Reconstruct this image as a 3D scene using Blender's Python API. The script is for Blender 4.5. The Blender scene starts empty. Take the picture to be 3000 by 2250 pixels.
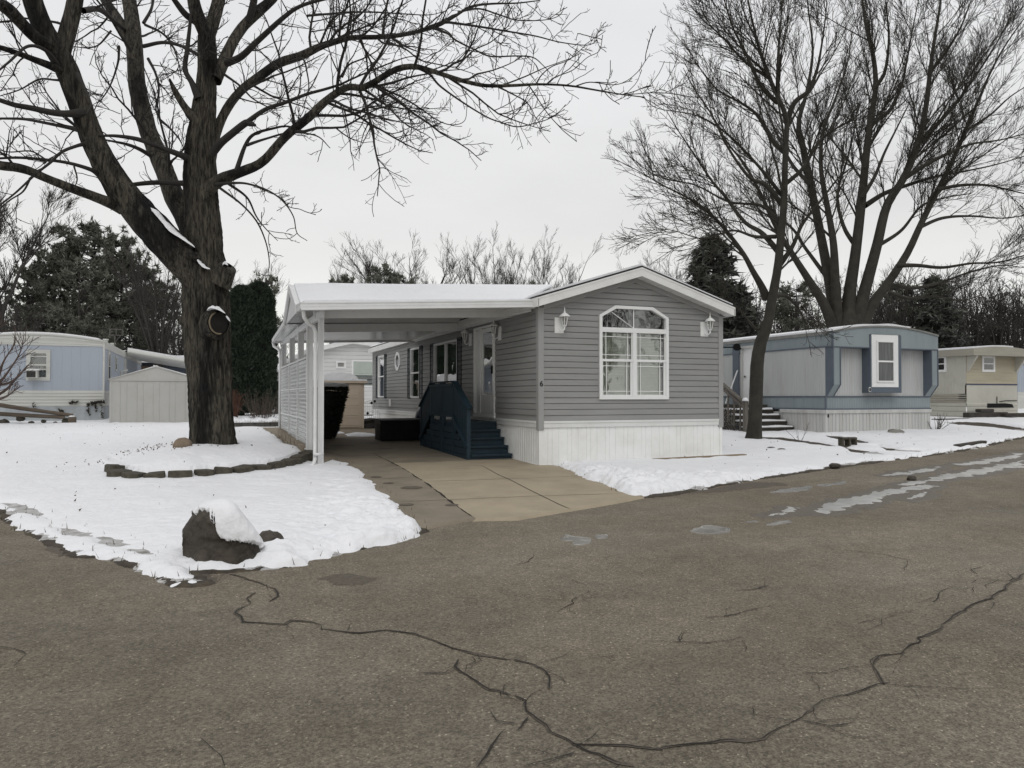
import bpy, math, random
import numpy as np
from mathutils import Vector, Matrix
R = math.radians
random.seed(7)
RNG = np.random.default_rng(11)
scene = bpy.context.scene
COL = scene.collection

# ------------------------------------------------------------------ camera
FPX, CX, CY = 2200.0, 1500.0, 1125.0
YAW, PITCH, EYE = R(21.8), math.atan(37/2200.0), 1.33
_F = np.array([math.sin(YAW), math.cos(YAW), 0.0]); _Rt = np.array([math.cos(YAW), -math.sin(YAW), 0.0])
_Fp = _F*math.cos(PITCH) + np.array([0, 0, math.sin(PITCH)])
_Up = -_F*math.sin(PITCH) + np.array([0, 0, math.cos(PITCH)])
EYEP = np.array([0.0, 0.0, EYE])
def ray(u, v): return _Fp + _Rt*((u-CX)/FPX) + _Up*((CY-v)/FPX)
def on_x(u, v, X): d = ray(u, v); return EYEP + d*(X/d[0])
def on_y(u, v, Y): d = ray(u, v); return EYEP + d*(Y/d[1])
def at_depth(u, v, d): return EYEP + ray(u, v)*d
cam = bpy.data.objects.new('camera', bpy.data.cameras.new('camera')); COL.objects.link(cam)
cam.location = EYEP; cam.rotation_euler = (math.pi/2+PITCH, 0, -YAW)
cam.data.sensor_width = 36.0; cam.data.lens = 36.0*FPX/3000.0
cam.data.clip_end = 2000; cam.data.clip_start = 0.05
scene.camera = cam

# ------------------------------------------------------------------ noise
def _h(ix, iy, s):
    v = np.sin(ix*127.1 + iy*311.7 + s*74.7)*43758.5453
    return v - np.floor(v)
def vnoise(x, y, s=0):
    x = np.asarray(x, float); y = np.asarray(y, float)
    ix, iy = np.floor(x), np.floor(y); fx, fy = x-ix, y-iy
    fx = fx*fx*(3-2*fx); fy = fy*fy*(3-2*fy)
    a = _h(ix, iy, s); b = _h(ix+1, iy, s); c = _h(ix, iy+1, s); d = _h(ix+1, iy+1, s)
    return (a+(b-a)*fx) + ((c+(d-c)*fx)-(a+(b-a)*fx))*fy      # 0..1
def fbm(x, y, o=4, s=0):
    t = 0; a = .5; n = 0
    for k in range(o):
        t = t + a*(vnoise(x*2**k, y*2**k, s+k*3.3)-.5); n += a; a *= .5
    return t/n*2                                              # about -1..1

# ------------------------------------------------------------------ terrain
def tz(x, y):
    x = np.asarray(x, float); y = np.asarray(y, float)
    back = np.clip(y-13, 0, 40)*.02 + np.clip(x-6, 0, 32)*.01*np.clip((y-5)/8, 0, 1)
    front = -.2*(1-np.exp(-np.clip(13-y, 0, 60)/6))
    return back + front
def ground(u, v, off=0.0):
    d = ray(u, v); t = 10.0
    for _ in range(30):
        p = EYEP + d*t
        t = t*.4 + .6*((float(tz(p[0], p[1]))+off-EYE)/d[2])
    return EYEP + d*t
def gpoly(pts, off=0.0): return np.array([ground(u, v, off)[:2] for u, v in pts])
def crop(ox, oy, s): return lambda pts: [(ox+p[0]/s, oy+p[1]/s) + tuple(p[2:]) for p in pts]
def sdf(px, py, poly):
    """signed distance to a polygon, positive inside"""
    d = np.full(px.shape, 1e9); inside = np.zeros(px.shape, bool); n = len(poly)
    for i in range(n):
        x0, y0 = poly[i]; x1, y1 = poly[(i+1) % n]
        ex, ey = x1-x0, y1-y0; wx, wy = px-x0, py-y0
        t = np.clip((wx*ex+wy*ey)/(ex*ex+ey*ey+1e-12), 0, 1)
        d = np.minimum(d, np.hypot(wx-ex*t, wy-ey*t))
        c = ((y0 <= py) & (y1 > py)) | ((y1 <= py) & (y0 > py))
        xi = x0 + (py-y0)/(ey if abs(ey) > 1e-12 else 1e-12)*ex
        inside ^= c & (px < xi)
    return np.where(inside, d, -d)

# ------------------------------------------------------------------ materials
def nodes_of(m):
    m.use_nodes = True; nt = m.node_tree; nt.nodes.clear(); return nt, nt.nodes, nt.links
def mat(name, col, rough=.6, var=.12, scale=3.0, bump=0.0, bscale=40.0, spec=.3, metal=0.0, stretch=(1, 1, 1), dirt=None, dirt_scale=1.5, dirt_amt=.5, dlo=.5, dhi=.72):
    """principled surface whose colour wanders a little, with optional dirt of its own shape and bump"""
    m = bpy.data.materials.new(name); nt, N, L = nodes_of(m)
    out = N.new('ShaderNodeOutputMaterial'); b = N.new('ShaderNodeBsdfPrincipled'); L.new(b.outputs[0], out.inputs[0])
    tc = N.new('ShaderNodeTexCoord'); mp = N.new('ShaderNodeMapping'); mp.inputs['Scale'].default_value = stretch
    L.new(tc.outputs['Object'], mp.inputs[0])
    nz = N.new('ShaderNodeTexNoise'); nz.inputs['Scale'].default_value = scale; nz.inputs['Detail'].default_value = 6; nz.inputs['Roughness'].default_value = .6
    L.new(mp.outputs[0], nz.inputs['Vector'])
    mr = N.new('ShaderNodeMapRange'); mr.inputs[1].default_value = .3; mr.inputs[2].default_value = .7
    mr.inputs[3].default_value = 1-var; mr.inputs[4].default_value = 1+var; L.new(nz.outputs[0], mr.inputs[0])
    mx = N.new('ShaderNodeVectorMath'); mx.operation = 'SCALE'; mx.inputs[0].default_value = col[:3]; L.new(mr.outputs[0], mx.inputs['Scale'])
    last = mx.outputs[0]
    if dirt:
        n2 = N.new('ShaderNodeTexNoise'); n2.inputs['Scale'].default_value = dirt_scale; n2.inputs['Detail'].default_value = 8; n2.inputs['Roughness'].default_value = .7
        L.new(mp.outputs[0], n2.inputs['Vector'])
        r2 = N.new('ShaderNodeMapRange'); r2.inputs[1].default_value = dlo; r2.inputs[2].default_value = dhi; r2.inputs[3].default_value = 0; r2.inputs[4].default_value = dirt_amt
        L.new(n2.outputs[0], r2.inputs[0])
        mi = N.new('ShaderNodeMix'); mi.data_type = 'RGBA'; L.new(r2.outputs[0], mi.inputs[0]); L.new(last, mi.inputs[6]); mi.inputs[7].default_value = (*dirt, 1)
        last = mi.outputs[2]
    L.new(last, b.inputs['Base Color'])
    b.inputs['Roughness'].default_value = rough; b.inputs['Metallic'].default_value = metal; b.inputs['Specular IOR Level'].default_value = spec
    if bump:
        n3 = N.new('ShaderNodeTexNoise'); n3.inputs['Scale'].default_value = bscale; n3.inputs['Detail'].default_value = 5
        L.new(mp.outputs[0], n3.inputs['Vector'])
        bp = N.new('ShaderNodeBump'); bp.inputs['Strength'].default_value = 1; bp.inputs['Distance'].default_value = bump
        L.new(n3.outputs[0], bp.inputs['Height']); L.new(bp.outputs[0], b.inputs['Normal'])
    return m
def glass_mat(name, refl=.12, tint=(.92, .94, .93)):
    m = bpy.data.materials.new(name); nt, N, L = nodes_of(m)
    out = N.new('ShaderNodeOutputMaterial'); t = N.new('ShaderNodeBsdfTransparent'); g = N.new('ShaderNodeBsdfGlossy')
    t.inputs[0].default_value = (*tint, 1); g.inputs['Roughness'].default_value = .02; g.inputs[0].default_value = (.95, .95, .95, 1)
    tc = N.new('ShaderNodeTexCoord'); nz = N.new('ShaderNodeTexNoise'); nz.inputs['Scale'].default_value = 2.2; bp = N.new('ShaderNodeBump'); bp.inputs['Distance'].default_value = .006
    L.new(tc.outputs['Object'], nz.inputs['Vector']); L.new(nz.outputs[0], bp.inputs['Height']); L.new(bp.outputs[0], g.inputs['Normal'])
    f = N.new('ShaderNodeFresnel'); f.inputs[0].default_value = 1.5
    ad = N.new('ShaderNodeMath'); ad.operation = 'MULTIPLY_ADD'; ad.inputs[1].default_value = 1.8; ad.inputs[2].default_value = refl-.07; ad.use_clamp = True
    L.new(f.outputs[0], ad.inputs[0])
    mx = N.new('ShaderNodeMixShader'); L.new(ad.outputs[0], mx.inputs[0]); L.new(t.outputs[0], mx.inputs[1]); L.new(g.outputs[0], mx.inputs[2]); L.new(mx.outputs[0], out.inputs[0])
    return m

# ------------------------------------------------------------------ mesh building
import bmesh
def fix_normals(me):
    b = bmesh.new(); b.from_mesh(me); bmesh.ops.recalc_face_normals(b, faces=b.faces); b.to_mesh(me); b.free()
class MB:
    def __init__(s): s.v = []; s.f = []; s.m = []; s.mi = 0
    def add(s, vs, fs):
        o = len(s.v); s.v += [tuple(map(float, p)) for p in vs]; s.f += [tuple(i+o for i in f) for f in fs]; s.m += [s.mi]*len(fs)
        return s
    def quad(s, a, b, c, d): return s.add([a, b, c, d], [(0, 1, 2, 3)])
    def hexa(s, p):   # p: 8 points, bottom ring 0-3, top ring 4-7
        return s.add(p, [(0, 3, 2, 1), (4, 5, 6, 7), (0, 1, 5, 4), (1, 2, 6, 5), (2, 3, 7, 6), (3, 0, 4, 7)])
    def box(s, x0, x1, y0, y1, z0, z1):
        return s.hexa([(x0, y0, z0), (x1, y0, z0), (x1, y1, z0), (x0, y1, z0), (x0, y0, z1), (x1, y0, z1), (x1, y1, z1), (x0, y1, z1)])
    def mbox(s, M, s0, s1, z0, z1, o0, o1):
        return s.hexa([M(s0, z0, o0), M(s1, z0, o0), M(s1, z0, o1), M(s0, z0, o1), M(s0, z1, o0), M(s1, z1, o0), M(s1, z1, o1), M(s0, z1, o1)])
    def bar(s, a, b, w, h, up=(0, 0, 1)):  # rectangular bar from a to b
        a = Vector(a); b = Vector(b); d = (b-a).normalized(); up = Vector(up)
        if abs(d.dot(up)) > .98: up = Vector((0, 1, 0))
        x = d.cross(up).normalized()*(w/2); y = x.cross(d).normalized()*(h/2)
        return s.hexa([a-x-y, a+x-y, b+x-y, b-x-y, a-x+y, a+x+y, b+x+y, b-x+y])
    def prism(s, M, poly, o0, o1):  # poly in (s,z), extruded along the outward axis
        n = len(poly); vs = [M(a, z, o0) for a, z in poly] + [M(a, z, o1) for a, z in poly]
        return s.add(vs, [tuple(range(n))[::-1], tuple(range(n, 2*n))] + [(i, (i+1) % n, (i+1) % n+n, i+n) for i in range(n)])
    def tube(s, pts, rad, k=8, caps=True):
        pts = [Vector(p) for p in pts]; n = len(pts)
        if not hasattr(rad, '__len__'): rad = [rad]*n
        vs = []; ref = None
        for i, p in enumerate(pts):
            t = (pts[min(i+1, n-1)]-pts[max(i-1, 0)]).normalized()
            if ref is None: ref = Vector((1, 0, 0)) if abs(t.x) < .8 else Vector((0, 1, 0))
            a = t.cross(ref).normalized(); b = a.cross(t).normalized(); ref = b
            for j in range(k):
                g = 2*math.pi*j/k; vs.append(p + a*(math.cos(g)*rad[i]) + b*(math.sin(g)*rad[i]))
        fs = [(i*k+j, i*k+(j+1) % k, (i+1)*k+(j+1) % k, (i+1)*k+j) for i in range(n-1) for j in range(k)]
        if caps: fs += [tuple(range(k))[::-1], tuple(range((n-1)*k, n*k))]
        return s.add(vs, fs)
    def lathe(s, c, prof, k=12, rot=0.0):  # prof: (r, z)
        vs = [(c[0]+r*math.cos(rot+2*math.pi*j/k), c[1]+r*math.sin(rot+2*math.pi*j/k), c[2]+z) for r, z in prof for j in range(k)]; n = len(prof)
        fs = [(i*k+j, i*k+(j+1) % k, (i+1)*k+(j+1) % k, (i+1)*k+j) for i in range(n-1) for j in range(k)]
        fs += [tuple(range(k))[::-1], tuple(range((n-1)*k, n*k))]
        return s.add(vs, fs)
    def build(s, name, mats, parent=None, smooth=False, bevel=0.0):
        me = bpy.data.meshes.new(name); me.from_pydata(s.v, [], s.f)
        fix_normals(me)
        for m in (mats if isinstance(mats, (list, tuple)) else [mats]): me.materials.append(m)
        me.polygons.foreach_set('material_index', s.m)
        if smooth: me.polygons.foreach_set('use_smooth', [True]*len(me.polygons))
        me.update()
        o = bpy.data.objects.new(name, me); COL.objects.link(o)
        if bevel:
            b = o.modifiers.new('bevel', 'BEVEL'); b.width = bevel; b.segments = 2; b.limit_method = 'ANGLE'
        return attach(o, parent)
def attach(o, parent):
    if parent is not None:
        o.parent = parent; o.matrix_parent_inverse = Matrix.Translation(Vector(parent.location)).inverted() if parent.type == 'EMPTY' else Matrix.Identity(4)
    return o
def fastmesh(name, V, Q, mats, parent=None, smooth=True, mi=None):
    """numpy mesh: V (n,3), Q list of index arrays (m,3) or (m,4)"""
    me = bpy.data.meshes.new(name); Q = [q for q in Q if len(q)]
    V = np.asarray(V, np.float32); me.vertices.add(len(V)); me.vertices.foreach_set('co', V.ravel())
    tot = sum(q.size for q in Q); nf = sum(len(q) for q in Q)
    me.loops.add(tot); me.polygons.add(nf)
    me.loops.foreach_set('vertex_index', np.concatenate([q.ravel() for q in Q]).astype(np.int32))
    ls = np.concatenate([np.full(len(q), q.shape[1]) for q in Q]); st = np.concatenate([[0], np.cumsum(ls)[:-1]])
    me.polygons.foreach_set('loop_start', st.astype(np.int32))
    for m in (mats if isinstance(mats, (list, tuple)) else [mats]): me.materials.append(m)
    if mi is not None: me.polygons.foreach_set('material_index', np.asarray(mi, np.int32))
    me.polygons.foreach_set('use_smooth', np.full(nf, smooth))
    me.update(calc_edges=True); me.validate()
    o = bpy.data.objects.new(name, me); COL.objects.link(o)
    return attach(o, parent)
def tag(o, label=None, cat=None, group=None, kind=None):
    if label: o['label'] = label
    if cat: o['category'] = cat
    if group: o['group'] = group
    if kind: o['kind'] = kind
    return o
def thing(name, loc, label, cat, group=None):
    o = bpy.data.objects.new(name, None); COL.objects.link(o); o.location = tuple(map(float, loc)); o.empty_display_size = .2
    return tag(o, label, cat, group)
def copy_tree(o, parent=None):
    c = o.copy(); COL.objects.link(c)
    if parent is not None: c.parent = parent
    for ch in [k for k in o.children]: copy_tree(ch, c)
    return c
# ------------------------------------------------------------------ tubes and trees (numpy)
def tube_arrays(P, Rr, k):
    """P (n,s,3), Rr (n,s) -> verts, quads"""
    n, s, _ = P.shape
    T = np.empty_like(P); T[:, 1:-1] = P[:, 2:]-P[:, :-2]; T[:, 0] = P[:, 1]-P[:, 0]; T[:, -1] = P[:, -1]-P[:, -2]
    T /= np.linalg.norm(T, axis=2, keepdims=True)+1e-9
    T0 = P[:, -1]-P[:, 0]; ref = np.where(np.abs(T0[:, 2:3]) > .75*np.linalg.norm(T0, axis=1, keepdims=True), np.array([[1., 0, 0]]), np.array([[0, 0, 1.]]))
    A = np.cross(T, ref[:, None, :]); A /= np.linalg.norm(A, axis=2, keepdims=True)+1e-9
    B = np.cross(A, T)
    g = np.arange(k)*2*np.pi/k
    V = P[:, :, None, :] + Rr[:, :, None, None]*(A[:, :, None, :]*np.cos(g)[None, None, :, None] + B[:, :, None, :]*np.sin(g)[None, None, :, None])
    i = np.arange(n)[:, None, None]*s*k + np.arange(s-1)[None, :, None]*k; j = np.arange(k)[None, None, :]; j2 = (j+1) % k
    Q = np.stack([i+j, i+j2, i+k+j2, i+k+j], -1).reshape(-1, 4)
    return V.reshape(-1, 3), Q
def merge_tubes(sets):
    Vs, Qs, o = [], [], 0
    for P, Rr, k in sets:
        V, Q = tube_arrays(P, Rr, k); Vs.append(V); Qs.append(Q+o); o += len(V)
    return np.concatenate(Vs), np.concatenate(Qs)
def resample(pts, rad, S):
    """Catmull-Rom through pts, S samples even in length"""
    p = np.asarray(pts, float); r = np.asarray(rad, float)
    q = np.vstack([2*p[0]-p[1], p, 2*p[-1]-p[-2]]); out = []; ro = []
    for i in range(len(p)-1):
        t = np.linspace(0, 1, 10, endpoint=False)[:, None]
        a, b, c, d = q[i], q[i+1], q[i+2], q[i+3]
        out.append(.5*((2*b)+(-a+c)*t+(2*a-5*b+4*c-d)*t**2+(-a+3*b-3*c+d)*t**3)); ro.append(r[i]+(r[i+1]-r[i])*t[:, 0])
    out = np.vstack(out+[p[-1:]]); ro = np.concatenate(ro+[r[-1:]])
    L = np.concatenate([[0], np.cumsum(np.linalg.norm(np.diff(out, axis=0), axis=1))]); s = np.linspace(0, L[-1], S)
    return np.stack([np.interp(s, L, out[:, k]) for k in range(3)], 1), np.interp(s, L, ro)
def sprout(rng, P, Rr, per_m, Lf, ang, up, wig, S, rmin, tmin=.15, rk=.6, curl=0.0, Lmin=.1, Lmax=9., flat=0.0, tmax=1.0, tk=.085):
    """children along every parent polyline: returns (m,S,3),(m,S)"""
    n, s, _ = P.shape
    seg = np.linalg.norm(np.diff(P, axis=1), axis=2).sum(1)
    cnt = rng.poisson(seg*per_m*(1-tmin)); cnt = np.maximum(cnt, (rng.random(n) < .6).astype(int)); ids = np.repeat(np.arange(n), cnt); m = len(ids)
    if m == 0: return np.zeros((0, S, 3)), np.zeros((0, S))
    t = tmin + (tmax-tmin)*rng.random(m)
    thick = Rr[ids, np.minimum((t*(s-1)).astype(int), s-1)]; kp = (thick < tk) | (rng.random(m) < .18); ids, t = ids[kp], t[kp]; m = len(ids)
    f = t*(s-1); i = np.minimum(f.astype(int), s-2); w = (f-i)[:, None]
    p = P[ids, i]*(1-w)+P[ids, i+1]*w; tan = P[ids, i+1]-P[ids, i]; tan /= np.linalg.norm(tan, axis=1, keepdims=True)+1e-9
    r0 = (Rr[ids, i]*(1-w[:, 0])+Rr[ids, i+1]*w[:, 0])*rk
    rv = rng.normal(size=(m, 3)); rv[:, 2] *= (1-flat); pr = rv-tan*(rv*tan).sum(1, keepdims=True); pr /= np.linalg.norm(pr, axis=1, keepdims=True)+1e-9
    a = np.radians(rng.uniform(ang[0], ang[1], m))[:, None]
    d = np.cos(a)*tan+np.sin(a)*pr; d[:, 2] += up; d /= np.linalg.norm(d, axis=1, keepdims=True)
    L = np.clip(Lf*seg[ids]*(1-.62*t)*rng.uniform(.55, 1.25, m), Lmin, Lmax)
    out = np.empty((m, S, 3)); out[:, 0] = p; st = (L/(S-1))[:, None]
    for k in range(1, S):
        d = d + rng.normal(size=(m, 3))*wig; d[:, 2] += curl; d /= np.linalg.norm(d, axis=1, keepdims=True)
        out[:, k] = out[:, k-1]+d*st
    r0 = np.minimum(r0, .0115*L+rmin*.6)                      # a side shoot is as thick as its own length allows
    rr = np.maximum(r0[:, None]*np.linspace(1, .25, S)[None], rmin); return out, rr
# ------------------------------------------------------------------ world and light
w = bpy.data.worlds.new('World'); scene.world = w
nt, N, L = nodes_of(w)
wo = N.new('ShaderNodeOutputWorld'); bg = N.new('ShaderNodeBackground'); L.new(bg.outputs[0], wo.inputs[0])
tc = N.new('ShaderNodeTexCoord'); sp = N.new('ShaderNodeSeparateXYZ'); L.new(tc.outputs['Generated'], sp.inputs[0])
rp = N.new('ShaderNodeValToRGB'); L.new(sp.outputs['Z'], rp.inputs[0])
SKY = [(0.0, (.94, .94, .89)), (.10, (.88, .88, .85)), (.22, (.755, .755, .75)), (.45, (.80, .805, .82)), (.62, (.86, .865, .88)), (1.0, (.98, .98, 1.0))]
for i, (p, c) in enumerate(SKY):
    e = rp.color_ramp.elements[i] if i < 2 else rp.color_ramp.elements.new(p)
    e.position = p; e.color = (*c, 1)
mp = N.new('ShaderNodeMapping'); mp.inputs['Scale'].default_value = (1.5, 1.5, 4.5); L.new(tc.outputs['Generated'], mp.inputs[0])
nz = N.new('ShaderNodeTexNoise'); nz.inputs['Scale'].default_value = 1.6; nz.inputs['Detail'].default_value = 5; L.new(mp.outputs[0], nz.inputs['Vector'])
mr = N.new('ShaderNodeMapRange'); mr.inputs[1].default_value = .3; mr.inputs[2].default_value = .7; mr.inputs[3].default_value = .93; mr.inputs[4].default_value = 1.05; L.new(nz.outputs[0], mr.inputs[0])
sc_ = N.new('ShaderNodeVectorMath'); sc_.operation = 'SCALE'; L.new(rp.outputs[0], sc_.inputs[0]); L.new(mr.outputs[0], sc_.inputs['Scale'])
SUN_EL, SUN_AZ = R(48), R(200)
sky = N.new('ShaderNodeTexSky'); sky.sky_type = 'NISHITA'; sky.sun_disc = False; sky.sun_elevation = SUN_EL; sky.sun_rotation = SUN_AZ
bw = N.new('ShaderNodeHueSaturation'); bw.inputs['Saturation'].default_value = .15; bw.inputs['Value'].default_value = .1; L.new(sky.outputs[0], bw.inputs['Color'])
mx = N.new('ShaderNodeMix'); mx.data_type = 'RGBA'; mx.inputs[0].default_value = .93; L.new(bw.outputs[0], mx.inputs[6]); L.new(sc_.outputs[0], mx.inputs[7])
L.new(mx.outputs[2], bg.inputs[0]); bg.inputs[1].default_value = 1.0
sun = bpy.data.objects.new('sun', bpy.data.lights.new('sun', 'SUN')); COL.objects.link(sun)
sun.data.energy = .6; sun.data.angle = R(30); sun.data.color = (1, .975, .94)
sun.rotation_euler = (math.pi/2-SUN_EL, 0, math.pi-SUN_AZ)
scene.view_settings.view_transform = 'Standard'; scene.view_settings.look = 'None'; scene.view_settings.exposure = 0.1; scene.view_settings.gamma = 1.0

# ------------------------------------------------------------------ shared materials
def snow_mat(name, c=(.755, .76, .775), bump=.025):
    m = mat(name, c, rough=.55, var=.02, scale=2.0, bump=bump, bscale=9.0, spec=.25); return m
M_SNOW = snow_mat('snow_surface')
M_WHITE = mat('white_vinyl', (.66, .665, .65), rough=.45, var=.05, scale=2, dirt=(.42, .40, .34), dirt_scale=1.2, dirt_amt=.22)
M_WHITEP = mat('white_paint', (.74, .745, .735), rough=.4, var=.03, scale=2)
M_GLASS = glass_mat('window_glass', .11)
M_GLASS2 = glass_mat('window_glass_reflective', .28)
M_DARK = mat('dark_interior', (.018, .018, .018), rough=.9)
M_BLACK = mat('black_plastic', (.006, .006, .006), rough=.6, spec=.15)
M_SOIL = mat('wet_soil', (.055, .045, .034), rough=.9, var=.35, scale=12, bump=.02, bscale=30, dirt=(.10, .085, .05), dirt_scale=6, dirt_amt=.7)
def asphalt():
    m = bpy.data.materials.new('asphalt'); nt, N, L = nodes_of(m)
    out = N.new('ShaderNodeOutputMaterial'); b = N.new('ShaderNodeBsdfPrincipled'); L.new(b.outputs[0], out.inputs[0])
    tc = N.new('ShaderNodeTexCoord'); P = tc.outputs['Object']
    def noise(s, d=5, r=.6, v=P):
        n = N.new('ShaderNodeTexNoise'); n.inputs['Scale'].default_value = s; n.inputs['Detail'].default_value = d; n.inputs['Roughness'].default_value = r; L.new(v, n.inputs['Vector']); return n.outputs[0]
    def rng_(x, a, b_, c, d):
        r = N.new('ShaderNodeMapRange'); r.inputs[1].default_value = a; r.inputs[2].default_value = b_; r.inputs[3].default_value = c; r.inputs[4].default_value = d; L.new(x, r.inputs[0]); return r.outputs[0]
    def mul(a, b_):
        n = N.new('ShaderNodeMath'); n.operation = 'MULTIPLY'; L.new(a, n.inputs[0]); L.new(b_, n.inputs[1]); return n.outputs[0]
    vo = N.new('ShaderNodeTexVoronoi'); vo.inputs['Scale'].default_value = 105; L.new(P, vo.inputs['Vector'])
    sepc = N.new('ShaderNodeSeparateColor'); L.new(vo.outputs['Color'], sepc.inputs[0])
    grain = rng_(sepc.outputs[0], 0, 1, .64, 1.30)                     # every stone of the aggregate its own tone
    chips = rng_(sepc.outputs[1], .972, .985, 1.0, 1.9)                # the odd pale stone
    big = rng_(noise(.55, 6, .65), .3, .7, .86, 1.12); mid = rng_(noise(5, 6, .7), .3, .7, .84, 1.14); fine = rng_(noise(38, 4, .7), .3, .7, .72, 1.3)
    rm = N.new('ShaderNodeMapping'); rm.inputs['Rotation'].default_value = (0, 0, R(-18)); rm.inputs['Scale'].default_value = (.12, 1.0, 1); L.new(P, rm.inputs[0])
    lanes = rng_(noise(.55, 4, .55, rm.outputs[0]), .35, .65, .86, 1.12); blot = rng_(noise(.16, 5, .6), .35, .65, .86, 1.12)     # wheel-worn lanes, old patches
    val = mul(mul(mul(mul(grain, chips), mul(big, mid)), fine), mul(lanes, blot))
    hue = N.new('ShaderNodeMix'); hue.data_type = 'RGBA'; L.new(rng_(noise(.35, 4), .35, .65, 0, 1), hue.inputs[0])
    hue.inputs[6].default_value = (.174, .148, .110, 1); hue.inputs[7].default_value = (.169, .148, .115, 1)
    sc = N.new('ShaderNodeVectorMath'); sc.operation = 'SCALE'; L.new(hue.outputs[2], sc.inputs[0]); L.new(val, sc.inputs['Scale'])
    L.new(sc.outputs[0], b.inputs['Base Color'])
    L.new(rng_(noise(.8, 5), .4, .6, .72, .95), b.inputs['Roughness']); b.inputs['Specular IOR Level'].default_value = .22
    bp = N.new('ShaderNodeBump'); bp.inputs['Distance'].default_value = .006; L.new(vo.outputs['Distance'], bp.inputs['Height']); L.new(bp.outputs[0], b.inputs['Normal'])
    return m
M_ASPH = asphalt()
M_CRACK = mat('crack_fill', (.024, .021, .018), rough=.9, var=.3, scale=20)
M_CRACKSOFT = mat('damp_asphalt', (.095, .080, .062), rough=.85, var=.35, scale=30, bump=.004, bscale=90)
M_DAMP = mat('wet_asphalt', (.105, .090, .070), rough=.55, var=.35, scale=30, spec=.4)
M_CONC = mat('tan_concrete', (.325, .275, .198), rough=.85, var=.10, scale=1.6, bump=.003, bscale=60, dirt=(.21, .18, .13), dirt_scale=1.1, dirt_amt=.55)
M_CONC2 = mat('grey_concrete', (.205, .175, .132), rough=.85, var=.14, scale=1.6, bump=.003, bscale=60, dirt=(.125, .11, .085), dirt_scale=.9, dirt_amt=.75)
M_SLUSH = mat('slush_ice', (.40, .395, .375), rough=.3, var=.25, scale=3.5, spec=.5, dirt=(.16, .15, .13), dirt_scale=3, dirt_amt=.6)
M_PUDDLE = mat('thin_ice', (.20, .19, .17), rough=.18, var=.25, scale=6, spec=.5)

# ------------------------------------------------------------------ height-field sheets
def axis(segments):
    out = []
    for a, b, st in segments: out.append(np.arange(a, b-1e-6, st))
    return np.concatenate(out+[[segments[-1][1]]])
def field(name, xs, ys, zf, mats, keep=None, mif=None, label=None, cat=None, smooth=True, kind='structure'):
    X, Y = np.meshgrid(xs, ys); Z, K = zf(X, Y)
    nx, ny = len(xs), len(ys); i = np.arange(nx*ny).reshape(ny, nx)
    Q = np.stack([i[:-1, :-1], i[:-1, 1:], i[1:, 1:], i[1:, :-1]], -1)
    k = K[:-1, :-1] | K[:-1, 1:] | K[1:, 1:] | K[1:, :-1]
    Q = Q[k]; V = np.stack([X, Y, Z], -1).reshape(-1, 3)
    used = np.unique(Q); mp_ = np.full(len(V), -1); mp_[used] = np.arange(len(used))
    mi = None
    if mif is not None:
        c = V[Q].mean(1); mi = mif(c[:, 0], c[:, 1])
    o = fastmesh(name, V[used], [mp_[Q]], mats, smooth=smooth, mi=mi)
    return tag(o, label, cat, kind=kind)
g = axis([(-700, -100, 60), (-100, -20, 8), (-20, 50, 1.5), (50, 120, 8), (120, 700, 60)])
field('ground', g, axis([(-400, -20, 40), (-20, 60, 1.5), (60, 120, 8), (120, 900, 60)]), lambda x, y: (tz(x, y)-.06, np.ones(x.shape, bool)), M_SNOW)
RD = axis([(-28, 48, .8)])
field('road', RD, axis([(-16, 26, .6)]), lambda x, y: (tz(x, y)-.004, np.ones(x.shape, bool)), M_ASPH)

C3 = crop(0, 1150, 1.7015); C6 = crop(2000, 850, 2.212); CD = crop(980, 1300, 2.212); CDF = crop(0, 0, .73733)
A_px = C3([(-160, 520), (0, 598), (130, 690), (250, 745), (400, 812), (520, 820), (620, 855), (720, 885), (800, 915), (870, 958), (960, 957), (1035, 948), (985, 925), (900, 890), (960, 884), (1100, 890), (1210, 887), (1350, 875), (1500, 858), (1510, 838), (1700, 800), (1830, 772), (1900, 762), (2010, 735), (2080, 722), (2118, 692), (2060, 655), (2000, 590), (1950, 530), (1900, 490), (1830, 425), (1785, 390), (1740, 362), (1680, 345), (1640, 342)])
A_poly = np.vstack([[(-22, 50)], gpoly(A_px), [(1.95, 14.6), (1.78, 15.6), (1.72, 22.4), (1.6, 26.3), (5.6, 26.6), (5.7, 29.5), (11, 29.5), (11, 60), (-22, 60)]])
# melted gaps between the lawn snow and the ploughed ridge along the left street
GAPS = [gpoly(C3(q)) for q in ([(0, 562), (60, 565), (160, 600), (250, 640), (275, 655), (240, 650), (150, 612), (50, 572)],
        [(290, 688), (345, 690), (440, 715), (430, 732), (370, 722), (300, 703)], [(500, 735), (560, 745), (620, 775), (590, 780), (530, 765)], [(640, 795), (700, 800), (755, 815), (740, 826), (680, 812)])]
BED_px = C3([(560, 412), (600, 440), (690, 451), (760, 449), (860, 447), (960, 444), (1060, 432), (1170, 425), (1270, 412), (1360, 402), (1430, 387), (1490, 362), (1535, 335), (1565, 308)])
BED = np.vstack([gpoly(BED_px), [(1.6, 17.3), (.8, 18.3), (-.6, 18.4), (-1.5, 17.2), (-1.95, 15.6)]])
BOUL = ground(650, 1625)
def bedrise(x, y):
    s = sdf(x, y, BED); return np.where(s > 0, .085+.30*(1-np.exp(-np.clip(s, 0, 9)/1.1)), 0)
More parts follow.
